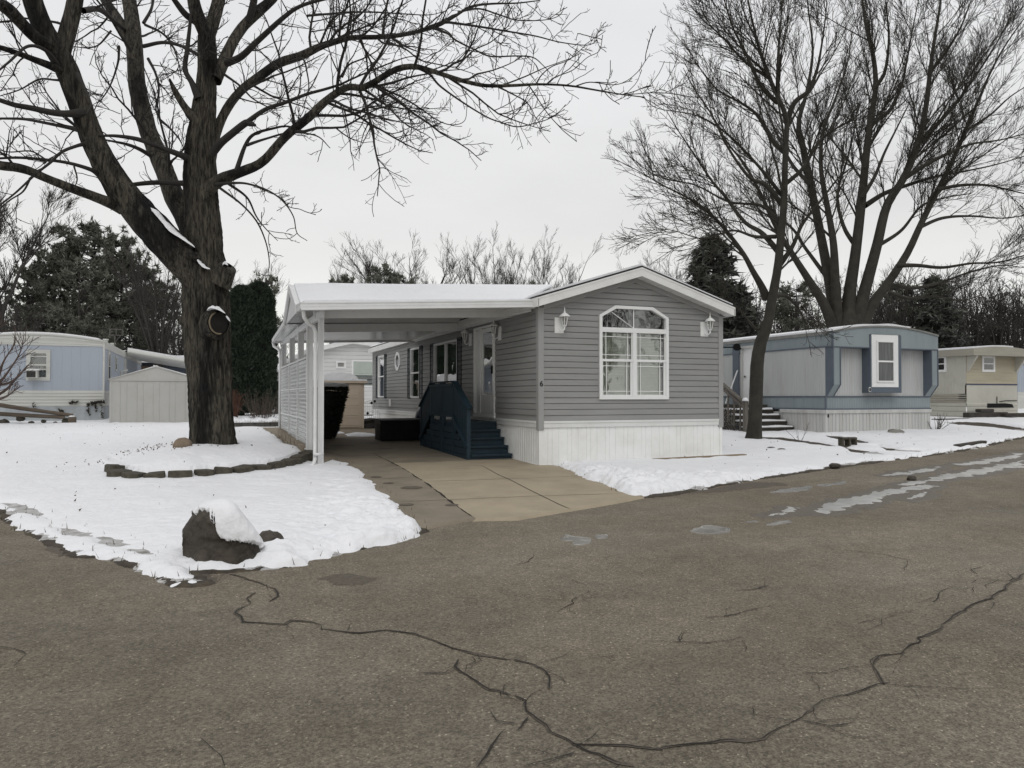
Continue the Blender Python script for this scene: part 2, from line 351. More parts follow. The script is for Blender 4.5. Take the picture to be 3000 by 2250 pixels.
def snowA(x, y, full=False):
    s = sdf(x, y, A_poly)
    for q in GAPS: s = np.minimum(s, -sdf(x, y, q)+.03)
    near = np.clip((9-np.hypot(x-1.2, y-8.0))/6, 0, 1)
    s = s + .10*fbm(x*2.2, y*2.2, 3, 5) + .07*fbm(x*8, y*8, 4, 9)*near
    t = np.where(s > 0, .075*(1-np.exp(-np.clip(s, 0, 9)/.10)), s*.8)
    lump = np.exp(-((x-2.1)/1.1)**2-((y-8.7)/1.3)**2) + .7*np.exp(-((x-1.0)/1.2)**2-((y-7.1)/.6)**2)
    lump = np.clip(lump, 0, 1)*np.clip(s/.15, 0, 1)
    t = t + lump*(.05+.085*fbm(x*5, y*5, 3, 21)+.07*np.abs(fbm(x*12, y*12, 3, 23)))
    t = t + np.clip(s/.2, 0, 1)*(.034*fbm(x*.9, y*.9, 3, 31)+.014*fbm(x*3.5, y*3.5, 3, 33)+.006*fbm(x*14, y*14, 2, 35)*near)
    # footprints trodden between the post and the street
    for fx, fy in FOOT: t = t - .045*np.exp(-(((x-fx)/.13)**2+((y-fy)/.09)**2))*np.clip(s/.1, 0, 1)
    bx = sdf(x, y, BED); t = t + np.where(bx > 0, .085+.30*(1-np.exp(-np.clip(bx, 0, 9)/1.1)), 0)
    t = np.where((bx > -.02) & (bx < .14), np.minimum(t, .09+.6*np.clip(bx-.05, 0, 1)), t)
    return t, s
FOOT = [tuple(q) for q in gpoly(C3([(1660, 455), (1690, 470), (1650, 482), (1700, 492), (1735, 462), (1680, 510), (1640, 548), (1690, 560), (1720, 535), (1560, 560), (1760, 520), (1800, 560)]))]
def zA(x, y):
    t, s = snowA(x, y); return tz(x, y)+t, t > -.04
field('snow', axis([(-15, -4, .2), (-4, -2.6, .06), (-2.6, 3.4, .028), (3.4, 6.2, .1)]), axis([(5.6, 10.2, .022), (10.2, 16, .05), (16, 30, .12), (30, 36, .4)]), zA, M_SNOW)
def zVA(x, y):
    s = sdf(x, y, A_poly)+.03+.12*fbm(x*1.7, y*1.7, 4, 51); t = np.where(s > 0, .012+.012*fbm(x*9, y*9, 3, 55), s*.5)
    for q in GAPS: pass
    return tz(x, y)+t, (t > -.04) & (s < 1.2)
field('soil_verge', axis([(-15, -4, .2), (-4, 3.4, .045), (3.4, 6.2, .1)]), axis([(5.6, 12, .045), (12, 27, .15)]), zVA, M_SOIL)

M_RIM = mat('grey_melt_rim', (.40, .395, .385), rough=.5, var=.3, scale=12, dirt=(.12, .105, .08), dirt_scale=7, dirt_amt=.9, bump=.02, bscale=25)
def zRA(x, y):
    s = sdf(x, y, A_poly)+.0+.13*fbm(x*2.6, y*2.6, 4, 151)+.06*fbm(x*11, y*11, 3, 153); t = np.where(s > 0, .026*(1-np.exp(-np.clip(s, 0, 9)/.05))+.006*fbm(x*12, y*12, 2, 155), s*.5); return tz(x, y)+t, (t > -.03) & (s < .7)
field('slush', axis([(-6, 3.6, .04)]), axis([(5.4, 14, .04)]), zRA, M_RIM)
B_px = [(1634, 1357), (1660, 1378), (1700, 1398), (1760, 1424), (1810, 1444), (1862, 1458), (1900, 1456), (1953, 1448), (2034, 1435), (2115, 1420), (2224, 1404), (2305, 1390), (2441, 1369), (2577, 1352), (2658, 1342), (2712, 1337), (2780, 1326), (2875, 1309), (3000, 1281), (3200, 1240)]
B_poly = np.vstack([gpoly(B_px), [(62, 30), (62, 60), (9.9, 60), (9.9, 13.3), (6.5, 13.02)]])
STRIPS = [gpoly(C6(q)) for q in ([(515, 955), (640, 958), (830, 985), (960, 1005), (1020, 1032), (900, 1022), (800, 1002), (650, 985), (530, 972)], [(1000, 1012), (1120, 1036), (1300, 1068), (1340, 1082), (1250, 1080), (1100, 1058)],
          [(900, 943), (1050, 953), (1240, 998), (1150, 1000), (1020, 978)], [(1250, 1015), (1400, 1043), (1550, 1052), (1500, 1062), (1330, 1048)], [(1690, 864), (1800, 855), (1950, 860), (2260, 905), (2260, 925), (2000, 898), (1800, 884)],
          [(2300, 2000), (2301, 2000), (2300, 2001)])]
def zB(x, y):
    s = sdf(x, y, B_poly)
    for q in STRIPS[:5]: s = np.minimum(s, -sdf(x, y, q)+.02)
    near = np.clip((9-np.hypot(x-7, y-10.5))/7, 0, 1)
    s = s + .13*fbm(x*1.8, y*1.8, 3, 65) + .08*fbm(x*7, y*7, 4, 69)*near
    t = np.where(s > 0, .075*(1-np.exp(-np.clip(s, 0, 9)/.09)), s*.8)
    lump = np.clip(np.exp(-((x-5.9)/1.0)**2-((y-11)/1.8)**2)+.5*np.exp(-((x-7.5)/1.8)**2-((y-10.4)/.7)**2), 0, 1)*np.clip(s/.15, 0, 1)
    t = t + lump*(.05+.10*fbm(x*4.5, y*4.5, 3, 71)+.09*np.abs(fbm(x*10, y*10, 3, 73)))
    t = t + np.clip(s/.2, 0, 1)*(.04*fbm(x*.8, y*.8, 3, 75)+.018*fbm(x*4, y*4, 3, 77))
    return tz(x, y)+t, t > -.04
field('snow', axis([(5.2, 9.5, .035), (9.5, 20, .07), (20, 46, .2)]), axis([(9.0, 14, .035), (14, 20, .07), (20, 40, .3)]), zB, M_SNOW)
def zVB(x, y):
    s = sdf(x, y, B_poly)+.05+.16*fbm(x*1.3, y*1.3, 4, 81); t = np.where(s > 0, .012+.012*fbm(x*7, y*7, 3, 85), s*.5)
    return tz(x, y)+t, (t > -.04) & (s < 9)
def zRB(x, y):
    s = sdf(x, y, B_poly)+.0+.16*fbm(x*2.0, y*2.0, 4, 161)+.07*fbm(x*9, y*9, 3, 163); t = np.where(s > 0, .026*(1-np.exp(-np.clip(s, 0, 9)/.05))+.006*fbm(x*10, y*10, 2, 165), s*.5); return tz(x, y)+t, (t > -.03) & (s < .9)
field('slush', axis([(6.4, 24, .05)]), axis([(9.0, 17, .05)]), zRB, M_RIM)
field('soil_verge', axis([(5.0, 10, .05), (10, 46, .15)]), axis([(8.8, 14, .05), (14, 26, .12)]), zVB, M_SOIL)

# concrete drive: right edge of the snow, joints, the greyer older strip on its left
DR_px = CD([(560, 560), (640, 545), (760, 520), (880, 502), (1000, 500), (1180, 497), (1350, 468), (1525, 438), (1700, 410), (1880, 378), (2010, 352), (1800, 295), (1650, 225), (1520, 178), (1440, 150)])
DR = np.vstack([gpoly(DR_px), [(6.1, 13.0), (5.79, 13.2), (5.79, 26.6), (1.5, 26.6), (1.55, 15.2)], gpoly(CD([(-150, 120), (60, 250), (300, 420)]))])
J1 = CD([(250, 70), (330, 112), (400, 146), (445, 172), (520, 221), (600, 272), (640, 300), (700, 350), (770, 402), (870, 476), (905, 500)])
J1w = gpoly(J1)
def zD(x, y):
    s = sdf(x, y, DR); return tz(x, y)+np.where(s > 0, .028, s*1.5), s > -.04
LEFT = np.vstack([J1w, gpoly(CD([(700, 560), (-300, 560)])), [(-2, 14)]])
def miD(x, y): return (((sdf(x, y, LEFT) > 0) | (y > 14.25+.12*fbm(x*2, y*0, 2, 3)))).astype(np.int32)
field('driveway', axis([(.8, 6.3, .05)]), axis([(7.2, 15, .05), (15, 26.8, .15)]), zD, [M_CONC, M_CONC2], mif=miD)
def strip(mb, pts, w0, w1, off, jit=.0, rng=RNG, sub=3, seed=6):
    """ribbon lying on the terrain along picture points"""
    P = np.array([ground(u, v)[:2] for u, v in pts]); Q = [P[0]]
    for a, b in zip(P[:-1], P[1:]):
        n = max(1, int(np.linalg.norm(b-a)/.03)) if jit else sub
        for k in range(1, n+1): Q.append(a+(b-a)*k/n)
    Q = np.array(Q); T = np.gradient(Q, axis=0); T /= np.linalg.norm(T, axis=1, keepdims=True)+1e-9; Nn = np.stack([-T[:, 1], T[:, 0]], 1)
    n = len(Q); wd = (w0+(w1-w0)*np.linspace(0, 1, n)); wd[0] *= .3; wd[-1] *= .3
    if jit:
        s_ = np.arange(n)*.03; sd_ = float(P[0, 0]*7.3); off_ = jit*(2.6*fbm(s_*2.2+sd_, s_*0+1, 3, 3)+1.0*fbm(s_*11, s_*0+sd_, 2, 4)); Q = Q+Nn*off_[:, None]
        wd = wd*np.clip(.85+1.3*fbm(s_*5+sd_, s_*0+9, 4, seed), .12, 2.2)
    vs = []
    for q, nn, ww in zip(Q, Nn, wd):
        for sgn in (-1, 1):
            p = q+nn*sgn*ww/2; vs.append((p[0], p[1], float(tz(p[0], p[1]))+off))
    mb.add(vs, [(2*i, 2*i+1, 2*i+3, 2*i+2) for i in range(n-1)])
jm = MB()
strip(jm, J1, .02, .03, .032, .006)
for q in ([(950, 150), (1060, 211), (1140, 246), (1250, 305), (1350, 355), (1450, 405), (1525, 438)], [(230, 245), (520, 228)], [(600, 255), (850, 248), (1100, 240), (1580, 222)], [(400, 392), (740, 378), (900, 370), (1300, 353), (1880, 335)], [(-240, 5), (-120, 50), (60, 90), (330, 85)]):
    strip(jm, CD(q), .012, .014, .032)
tag(jm.build('driveway_joints', M_CRACK), kind='structure')
sm = MB()
for (a, b, rx, ry) in ((350, 268, .085, .085), (500, 298, .16, .15), (270, 228, .09, .1), (760, 412, .085, .09), (465, 410, .1, .09), (330, 42, .2, .1), (40, 20, .35, .25)):
    c = ground(*CD([(a, b)])[0]); n = 20
    sm.add([(c[0]+rx*(1+.12*math.sin(3*j))*math.cos(2*math.pi*j/n), c[1]+ry*(1+.1*math.cos(2*j))*math.sin(2*math.pi*j/n), float(tz(c[0], c[1]+ry*math.sin(2*math.pi*j/n)))+.033) for j in range(n)], [tuple(range(n))])
tag(sm.build('driveway_stains', mat('oil_stain', (.10, .085, .065), rough=.7, var=.3, scale=14)), kind='structure')

# cracks in the road
KB = crop(1500, 1300, 1.4747); KA = crop(0, 1600, 1.4747)
big = [KA([(1000, 118), (1060, 138), (1120, 160), (1185, 182), (1190, 215), (1165, 240)]), KA([(1110, 200), (1070, 225), (1065, 250), (1030, 270), (1018, 290), (1045, 305), (1050, 325), (1120, 327), (1230, 337), (1260, 322), (1330, 330), (1375, 342), (1385, 360), (1460, 366), (1560, 374), (1660, 364), (1790, 377), (1870, 405), (1960, 440), (2060, 465), (2210, 492)]),
       KA([(1980, 490), (1965, 520), (1990, 545), (2060, 590), (2110, 622), (2210, 640)]), KB([(0, 1095), (50, 1110), (60, 1155), (150, 1215), (165, 1245), (255, 1300), (330, 1340), (480, 1385), (520, 1400)]),
       KB([(0, 935), (90, 955), (140, 985), (155, 1005), (150, 1060)]), KB([(260, 1302), (500, 1300), (640, 1325), (820, 1300), (900, 1285), (1010, 1292), (1090, 1275), (1150, 1240), (1240, 1190), (1350, 1108), (1450, 1090), (1540, 1070), (1640, 1035)]),
       KB([(1620, 1040), (1590, 985), (1570, 960), (1580, 915), (1660, 900), (1745, 850), (1740, 835), (1820, 805), (1900, 755), (2010, 690), (2060, 665), (2140, 610), (2240, 555)])]
thin = [KB([(260, 585), (330, 615), (325, 640), (255, 680), (270, 690), (200, 730)]), KB([(40, 665), (130, 670), (255, 680)]), KB([(535, 855), (650, 853), (760, 858), (840, 862), (940, 845), (1000, 822)]), KB([(830, 752), (930, 745), (1010, 722), (1130, 698)]),
        KB([(955, 635), (1050, 630), (1110, 612)]), KB([(1200, 425), (1300, 436), (1420, 460), (1600, 480), (1720, 505)]), KB([(1990, 640), (1990, 600), (2020, 578), (2000, 545), (2040, 535)]), KB([(2020, 578), (2140, 590), (2180, 580)]), KB([(1815, 685), (1840, 640), (1910, 615)]),
        KB([(1560, 965), (1480, 968), (1380, 990), (1260, 1000)]), KB([(0, 530), (70, 510), (90, 490)]), KB([(0, 1240), (60, 1180)]), KB([(1240, 1195), (1370, 1215), (1460, 1205)]), KB([(1630, 1045), (1800, 1055), (2000, 1062)]), KB([(1490, 775), (1580, 755), (1660, 740)]), KB([(1680, 815), (1745, 840)]), KB([(330, 930), (470, 912)]), KB([(20, 1400), (160, 1360), (260, 1325)]),
        KA([(860, 835), (910, 865), (960, 910), (975, 955)]), KA([(1230, 337), (1270, 360)]), KA([(950, 130), (980, 112)]), KA([(0, 432), (60, 440), (120, 465)]), KA([(20, 85), (150, 62), (250, 40)]), KA([(2200, 800), (2130, 880), (2060, 959)])]
cm = MB(); cs = MB()
for q in big: strip(cm, q, .0085, .0085, .003, .016); strip(cs, q, .026, .026, .0008, .016, seed=16)
for q in thin: strip(cm, q, .0075, .0075, .003, .013)
crng = np.random.default_rng(4)
for q in big+thin:                       # hairline offshoots
    for k in range(int(1+len(q)*.45)):
        i_ = crng.integers(0, len(q)-1); f_ = crng.random(); u_ = q[i_][0]+(q[i_+1][0]-q[i_][0])*f_; v_ = q[i_][1]+(q[i_+1][1]-q[i_][1])*f_; sc_h = (v_-1100)/600; a_ = crng.uniform(0, 6.28); pts_ = [(u_, v_)]
        for j_ in range(3): a_ += crng.normal()*.5; u_ += math.cos(a_)*48*sc_h*crng.uniform(.4, 1); v_ += math.sin(a_)*16*sc_h*crng.uniform(.4, 1); pts_.append((u_, v_))
        if min(p[1] for p in pts_) > 1560: strip(cm, pts_, .0045, .003, .003, .012)
tag(cm.build('road_cracks', M_CRACK), kind='structure'); tag(cs.build('road_cracks', M_CRACKSOFT), kind='structure')
# damp soft patches, slush and thin ice on the road
def patches(name, polys, mats, h, edge, namp, res, bounds=None):
    for q in polys:
        lo = q.min(0)-.3; hi = q.max(0)+.3; r = max(res, min(hi-lo)/60)
        def zf(x, y):
            s = sdf(x, y, q)+namp*fbm(x*4, y*4, 4, 91)+namp*.4*fbm(x*15, y*15, 3, 93)-edge; t = np.where(s > 0, h*(1-np.exp(-np.clip(s, 0, 9)/.06))+.003, s*.3)
            return tz(x, y)+t, t > -.02
        field(name, axis([(lo[0], hi[0], r)]), axis([(lo[1], hi[1], r)]), zf, mats)
SLUSH = [gpoly(KB(q)) for q in ([(1285, 290), (1330, 275), (1420, 240), (1560, 210), (1700, 185), (1830, 172), (1800, 195), (1650, 220), (1560, 255), (1440, 285), (1360, 305), (1300, 303)], [(1660, 180), (1800, 150), (1960, 118), (2212, 70), (2212, 92), (2030, 135), (1850, 160), (1720, 185)],
        [(1900, 88), (2040, 70), (2212, 38), (2212, 50), (2080, 82), (1960, 95)], [(1610, 138), (1700, 122), (1860, 96), (1850, 110), (1720, 135)], [(1075, 312), (1150, 295), (1180, 275), (1260, 280), (1210, 295), (1120, 315)], [(1690, 240), (1790, 205), (1800, 215), (1720, 245)], [(2150, 100), (2212, 85), (2212, 105)])]
patches('damp_patch', SLUSH, M_DAMP, .0012, -.16, .14, .04); patches('slush', SLUSH, M_SLUSH, .008, .01, .16, .03)
patches('ice_patch', [gpoly(KB(q)) for q in ([(770, 378), (840, 352), (930, 362), (920, 378), (850, 390)], [(205, 405), (225, 390), (330, 405), (325, 425), (285, 435), (270, 418), (215, 418)], [(365, 395), (410, 390), (415, 405), (375, 407)], [(970, 335), (1050, 330), (1060, 338), (985, 342)], [(1095, 350), (1180, 330), (1200, 335), (1130, 352)],
        [(1120, 210), (1200, 190), (1290, 182), (1270, 200), (1180, 212)], [(1330, 178), (1440, 160), (1430, 175), (1350, 182)])], M_PUDDLE, .003, .005, .09, .03)
patches('damp_patch', [gpoly(q) for q in (KB([(740, 215), (880, 190), (1020, 165), (1180, 165), (1190, 180), (1060, 190), (900, 210)]), KA([(1390, 135), (1480, 118), (1620, 135), (1640, 150), (1520, 170), (1440, 165)]), KA([(800, 110), (900, 120), (960, 145), (940, 160), (870, 155)]), KA([(180, 0), (280, 0), (330, 35), (260, 40), (215, 20)]))], M_CRACKSOFT, .001, .02, .09, .03)
# ------------------------------------------------------------------ wall, window and lamp helpers
def MY(Y, sgn=-1): return lambda s, z, o: (s, Y+sgn*o, z)      # wall facing -Y
def MX(X, sgn=-1): return lambda s, z, o: (X+sgn*o, s, z)      # wall facing -X
def lap(mb, M, s0, s1, z0, z1, pitch=.115, out=.024, holes=(), xl=None, xr=None):
    """overlapping boards; holes: list of [(z, left, right), ...]; xl/xr give the sloping ends of a gable"""
    zs = []; z = z0
    while z < z1-1e-4: zs.append((z, min(z+pitch, z1))); z += pitch
    for a, b in zs:
        br = sorted(set([a, b]+[h[0] for H in holes for h in H if a+1e-4 < h[0] < b-1e-4]))
        for p, q in zip(br[:-1], br[1:]):
            op = out*(1-(p-a)/pitch); oq = out*(1-(q-a)/pitch)
            L0, R0 = (xl(p), xr(p)) if xl else (s0, s1); L1, R1 = (xl(q), xr(q)) if xl else (s0, s1)
            cur = [(L0, R0, L1, R1)]
            for H in holes:
                hz = [h[0] for h in H]
                if p >= hz[0]-1e-4 and q <= hz[-1]+1e-4:
                    f = lambda zz, k: float(np.interp(zz, hz, [h[k] for h in H]))
                    nx = []
                    for (l0, r0, l1, r1) in cur:
                        a0, b0, a1, b1 = f(p+1e-5, 1), f(p+1e-5, 2), f(q-1e-5, 1), f(q-1e-5, 2)
                        if b0 <= l0 or a0 >= r0: nx.append((l0, r0, l1, r1)); continue
                        if a0 > l0: nx.append((l0, a0, l1, a1))
                        if b0 < r0: nx.append((b0, r0, b1, r1))
                    cur = nx
            for l0, r0, l1, r1 in cur:
                if r0-l0 < 1e-3: continue
                R1 = max(r1, l1)
                if out > .015 and q == b and p == a:      # Dutch lap: flat face, then a cove running in under the next board
                    u_ = .80; lm, rm = l0+(l1-l0)*u_, r0+(R1-r0)*u_; zm_ = p+(q-p)*u_
                    mb.quad(M(l0, p, out), M(r0, p, out), M(rm, zm_, out*.85), M(lm, zm_, out*.85)); mb.quad(M(lm, zm_, out*.85), M(rm, zm_, out*.85), M(R1, q, 0), M(l1, q, 0))
                else: mb.quad(M(l0, p, op), M(r0, p, op), M(R1, q, oq), M(l1, q, oq))
                if p == a: mb.quad(M(l0, p, 0), M(r0, p, 0), M(r0, p, op), M(l0, p, op))
def ribs(mb, M, s0, s1, z0, z1, prof=((0, 0), (.10, 0), (.108, .012), (.14, .012), (.148, 0), (.20, 0)), top=None):
    """vertical ribbed sheet"""
    per = prof[-1][0]; s = s0; pts = []
    while s < s1:
        for a, o in prof[:-1]:
            if s+a < s1: pts.append((s+a, o))
        s += per
    pts.append((s1, 0))
    for (a, o), (b, p) in zip(pts[:-1], pts[1:]): mb.quad(M(a, z0, o), M(b, z0, p), M(b, z1, p), M(a, z1, o))
def frame(mb, M, s0, s1, z0, z1, w, o0, o1, wb=None):
    wb = wb or w
    mb.mbox(M, s0, s0+w, z0, z1, o0, o1); mb.mbox(M, s1-w, s1, z0, z1, o0, o1)
    mb.mbox(M, s0+w, s1-w, z0, z0+wb, o0, o1-.002); mb.mbox(M, s0+w, s1-w, z1-w, z1, o0, o1-.002)
def blinds(M, s0, s1, z0, z1, o, pitch=.03):
    b = MB(); z = z0
    while z < z1: b.quad(M(s0, z, o), M(s1, z, o), M(s1, z+pitch*.95, o-.016), M(s0, z+pitch*.95, o-.016)); z += pitch
    return b
def sash(parent, M, s0, s1, z0, z1, fr=None, glass=None, w=.05, mid=True, mull=False, o=.035, back=None, name='window', deep=-.06, solid=False):
    """double-hung window: frame with meeting rail, pane behind"""
    if solid: deep = -.004
    m = MB(); frame(m, M, s0, s1, z0, z1, w, deep, o)
    if mid: m.mbox(M, s0+w, s1-w, (z0+z1)/2-.02, (z0+z1)/2+.02, deep*.5, o-.008)
    if mull: m.mbox(M, (s0+s1)/2-.03, (s0+s1)/2+.03, z0+w, z1-w, -.02, o-.005)
    f = m.build(name, fr or M_WHITEP, parent)
    p = MB(); pz = .022 if solid else -.014; p.mbox(M, s0+w*.5, s1-w*.5, z0+w*.5, z1-w*.5, pz, pz+.004); p.build('pane', glass or M_GLASS, f)
    if back is not None:
        b = MB(); b.mbox(M, s0+.01, s1-.01, z0+.01, z1-.01, -.004 if solid else -.14, .018 if solid else -.10); b.build('curtain', back, f)
    return f
def shutter(parent, M, s0, s1, z0, z1, m):
    b = MB(); frame(b, M, s0, s1, z0, z1, .04, .005, .04); zc = (z0+z1)/2
    b.mbox(M, s0+.04, s1-.04, zc-.04, zc+.04, .005, .038)
    n = 22
    for k in range(n):
        for (a, c) in ((z0+.04, zc-.04), (zc+.04, z1-.04)):
            p = a+(c-a)*k/n; q = a+(c-a)*(k+1)/n
            b.quad(M(s0+.04, p, .034), M(s1-.04, p, .034), M(s1-.04, q, .012), M(s0+.04, q, .012))
    b.build('shutter', m, parent)
M_LAMPG = glass_mat('lantern_glass', .2, (.85, .87, .85))
def lantern(parent, M, s, z, side=1, out=.24):
    """coach lamp: back plate, curved arm, six-sided cage with hood and finial"""
    b = MB(); b.mbox(M, s-.095-side*.0, s+.095, z-.15, z+.15, 0, .028); b.mbox(M, s-.07, s+.07, z-.125, z+.125, .028, .034)
    o = b.build('wall_lantern', M_WHITEP, parent, bevel=.004)
    c = M(s+side*.06, z+.02, out-.1); a = MB()
    pts = [M(s, z-.04, .03), M(s+side*.01, z-.10, .07), M(s+side*.03, z-.115, .11), M(s+side*.055, z-.085, out-.1), M(s+side*.06, z-.03, out-.1)]
    a.tube(pts, [.011, .011, .011, .013, .016], 8)
    a.lathe(c, [(.012, -.06), (.034, -.045), (.040, -.035), (.040, -.028)], 12)
    for j in range(6):
        g = math.pi/3*j; a.bar((c[0]+.036*math.cos(g), c[1]+.036*math.sin(g), c[2]-.03), (c[0]+.068*math.cos(g), c[1]+.068*math.sin(g), c[2]+.145), .010, .010)
    a.lathe(c, [(.074, .14), (.105, .138), (.108, .146), (.07, .185), (.04, .205), (.024, .212), (.018, .225), (.022, .235), (.010, .25), (.008, .29), (.003, .33)], 12)
    a.build('lantern_cage', M_WHITEP, o)
    g = MB(); g.lathe(c, [(.032, -.028), (.062, .138)], 6); g.build('lantern_glass', M_LAMPG, o)
    bu = MB(); bu.lathe(c, [(.008, -.03), (.012, .0), (.02, .05), (.012, .075), (.003, .085)], 8); bu.build('bulb', M_WHITEP, o)
    return o
def text_obj(name, s, size, pos, rot, depth, m, parent):
    cu = bpy.data.curves.new(name, 'FONT'); cu.body = s; cu.size = size; cu.extrude = depth; cu.align_x = 'CENTER'; cu.align_y = 'CENTER'; cu.offset = size*.02
    t = bpy.data.objects.new(name, cu); me = bpy.data.meshes.new_from_object(t); bpy.data.objects.remove(t); bpy.data.curves.remove(cu)
    me.materials.clear(); me.materials.append(m)
    me.transform(Matrix.Translation(Vector(pos)) @ rot.to_4x4())
    o = bpy.data.objects.new(name, me); COL.objects.link(o); return attach(o, parent)
ROT_Y = Matrix(((1, 0, 0), (0, 0, -1), (0, 1, 0)))         # text facing -Y
ROT_X = Matrix(((0, 0, -1), (-1, 0, 0), (0, 1, 0)))        # text facing -X

# ------------------------------------------------------------------ the grey home, number 6
XL, XR, YF, YB = 5.79, 9.99, 13.08, 28.9
M_SIDE = mat('grey_vinyl_siding', (.268, .268, .262), rough=.5, var=.07, scale=1.2, stretch=(.6, .6, 5), spec=.3, bump=.002, bscale=25, dirt=(.20, .20, .19), dirt_scale=.9, dirt_amt=.4)
M_TRIMG = mat('grey_corner_trim', (.30, .30, .295), rough=.5, var=.05)
M_SHUT = mat('dark_teal_shutter', (.010, .017, .019), rough=.5, var=.1)
M_SHING = mat('dark_shingle', (.03, .03, .032), rough=.9, var=.3, scale=20, bump=.01)
M_SKIRT = mat('white_skirting', (.78, .785, .77), rough=.45, var=.04, scale=1.5, dirt=(.45, .42, .34), dirt_scale=1.0, dirt_amt=.3)
M_BLIND = mat('pale_blinds', (.76, .77, .66), rough=.6, var=.12, scale=2.5)
home = thing('mobile_home', (7.9, 21, 0), 'grey vinyl sided mobile home with arched front window and white skirting', 'house')
FM, SM = MY(YF), MX(XL)
ap_x, ap_z, ev_z = 7.89, 3.72, 3.06
sl = (ap_z-ev_z)/(ap_x-XL)
gl = lambda z: XL if z <= ev_z else XL+(z-ev_z)/sl
gr = lambda z: XR if z <= ev_z else XR-(z-ev_z)/sl
W0, W1, WB, WSH, WT = 7.065, 8.66, 1.275, 2.935, 3.14
WH = [(WB+.02, W0+.02, W1-.02), (WSH, W0+.02, W1-.02), (WT-.02, 7.44, 8.27)]
mb = MB(); lap(mb, FM, XL, XR, .86, ap_z, holes=[WH], xl=gl, xr=gr); mb.build('front_wall', M_SIDE, home)
def Yx(u, v=1100): return float(on_x(u, v, XL)[1])
def Zx(u, v): return float(on_x(u, v, XL)[2])
K1 = lambda x: 1080+x/3.455
wins = [(Yx(K1(165)), Yx(K1(101)), Zx(K1(130), 900+912/3.455), Zx(K1(130), 900+492/3.455)), (Yx(K1(522)), Yx(K1(431)), Zx(K1(475), 900+917/3.455), Zx(K1(475), 900+412/3.455)), (Yx(K1(905)), Yx(K1(668)), 1.28, Zx(K1(780), 900+350/3.455))]
DY0, DY1 = Yx(K1(1288)), Yx(K1(1080))
DZ0, DZ1 = .92, Zx(K1(1180), 900+192/3.455)
oc = (Yx(K1(301)), Zx(K1(301), 900+548/3.455))
holes = [[(a[2]+.01, a[0]+.01, a[1]-.01), (a[3]-.01, a[0]+.01, a[1]-.01)] for a in wins]+[[(DZ0, DY0+.02, DY1-.02), (DZ1-.02, DY0+.02, DY1-.02)]]
mb = MB(); lap(mb, SM, YF, YB, .86, 3.06, holes=holes); mb.build('side_wall', M_SIDE, home)
mb = MB(); lap(mb, MX(XR, 1), YF, YB, .86, 3.06); lap(mb, MY(YB, 1), XL, XR, .86, ap_z, xl=gl, xr=gr); mb.build('rear_wall', M_SIDE, home)
for q in ((XL-.03, XL+.085, YF-.034, YF+.085), (XR-.085, XR+.03, YF-.034, YF+.085), (XL-.03, XL+.06, YB-.06, YB+.034)): mb = MB(); mb.box(*q, .69, 3.03); mb.build('corner_trim', M_TRIMG, home, bevel=.006)
mb = MB(); mb.mbox(FM, XL+.085, XR-.085, .735, .862, 0, .028); mb.mbox(FM, XL+.085, XR-.085, .82, .862, .028, .040); mb.mbox(SM, YF+.085, YB-.06, .735, .862, 0, .028); mb.mbox(SM, YF+.085, YB-.06, .82, .862, .028, .040)
mb.build('skirting_trim', M_WHITE, home, bevel=.004)
mb = MB()
ribs(mb, FM, XL, XR, -.05, .74, ((0, 0), (.17, 0), (.173, -.008), (.181, -.008), (.184, 0), (.26, 0), (.263, -.008), (.271, -.008), (.274, 0), (.40, 0), (.403, -.008), (.411, -.008), (.415, 0)))
ribs(mb, SM, YF, YB, -.05, .74, ((0, 0), (.08, 0), (.088, -.014), (.105, -.014), (.113, 0)))
ribs(mb, MX(XR, 1), YF, YB, -.05, .74); mb.mbox(FM, XL-.01, XL+.06, -.05, .735, -.05, .012); mb.mbox(FM, XR-.05, XR+.012, -.05, .735, -.05, .012)
mb.mbox(FM, XL+.06, XR-.05, -.06, .035, 0, .018); mb.mbox(SM, YF+.05, YB, -.06, .03, 0, .016)
mb.build('skirting', M_SKIRT, home)
# roof: two slopes, rake fascia, soffit
RYF = YF-.27; rx0, rx1 = XL-.14, XR+.14; rz_e, rz_a = 3.225, 3.925
mb = MB()
for a, b in (((rx0, rz_e), (ap_x, rz_a)), ((ap_x, rz_a), (rx1, rz_e))):
    mb.hexa([(a[0], RYF-.015, a[1]-.03), (b[0], RYF-.015, b[1]-.03), (b[0], YB+.2, b[1]-.03), (a[0], YB+.2, a[1]-.03), (a[0], RYF-.015, a[1]), (b[0], RYF-.015, b[1]), (b[0], YB+.2, b[1]), (a[0], YB+.2, a[1])])
roof = mb.build('roof', M_SHING, home)
mb = MB(); n = 14
for a, b in (((rx0+.02, rz_e), (ap_x, rz_a)), ((ap_x, rz_a), (rx1-.02, rz_e))):
    for k in range(40):
        ya, yb = RYF+.03+(YB+.1-RYF)*k/40, RYF+.03+(YB+.1-RYF)*(k+1)/40
        h = lambda y: .035+.012*math.sin(y*3.1)
        mb.hexa([(a[0], ya, a[1]+.003), (b[0], ya, b[1]+.003), (b[0], yb, b[1]+.003), (a[0], yb, a[1]+.003), (a[0], ya, a[1]+h(ya)), (b[0], ya, b[1]+h(ya)), (b[0], yb, b[1]+h(yb)), (a[0], yb, a[1]+h(yb))])
mb.build('roof_snow', M_SNOW, roof)
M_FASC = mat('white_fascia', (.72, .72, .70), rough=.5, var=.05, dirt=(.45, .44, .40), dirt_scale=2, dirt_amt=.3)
mb = MB()
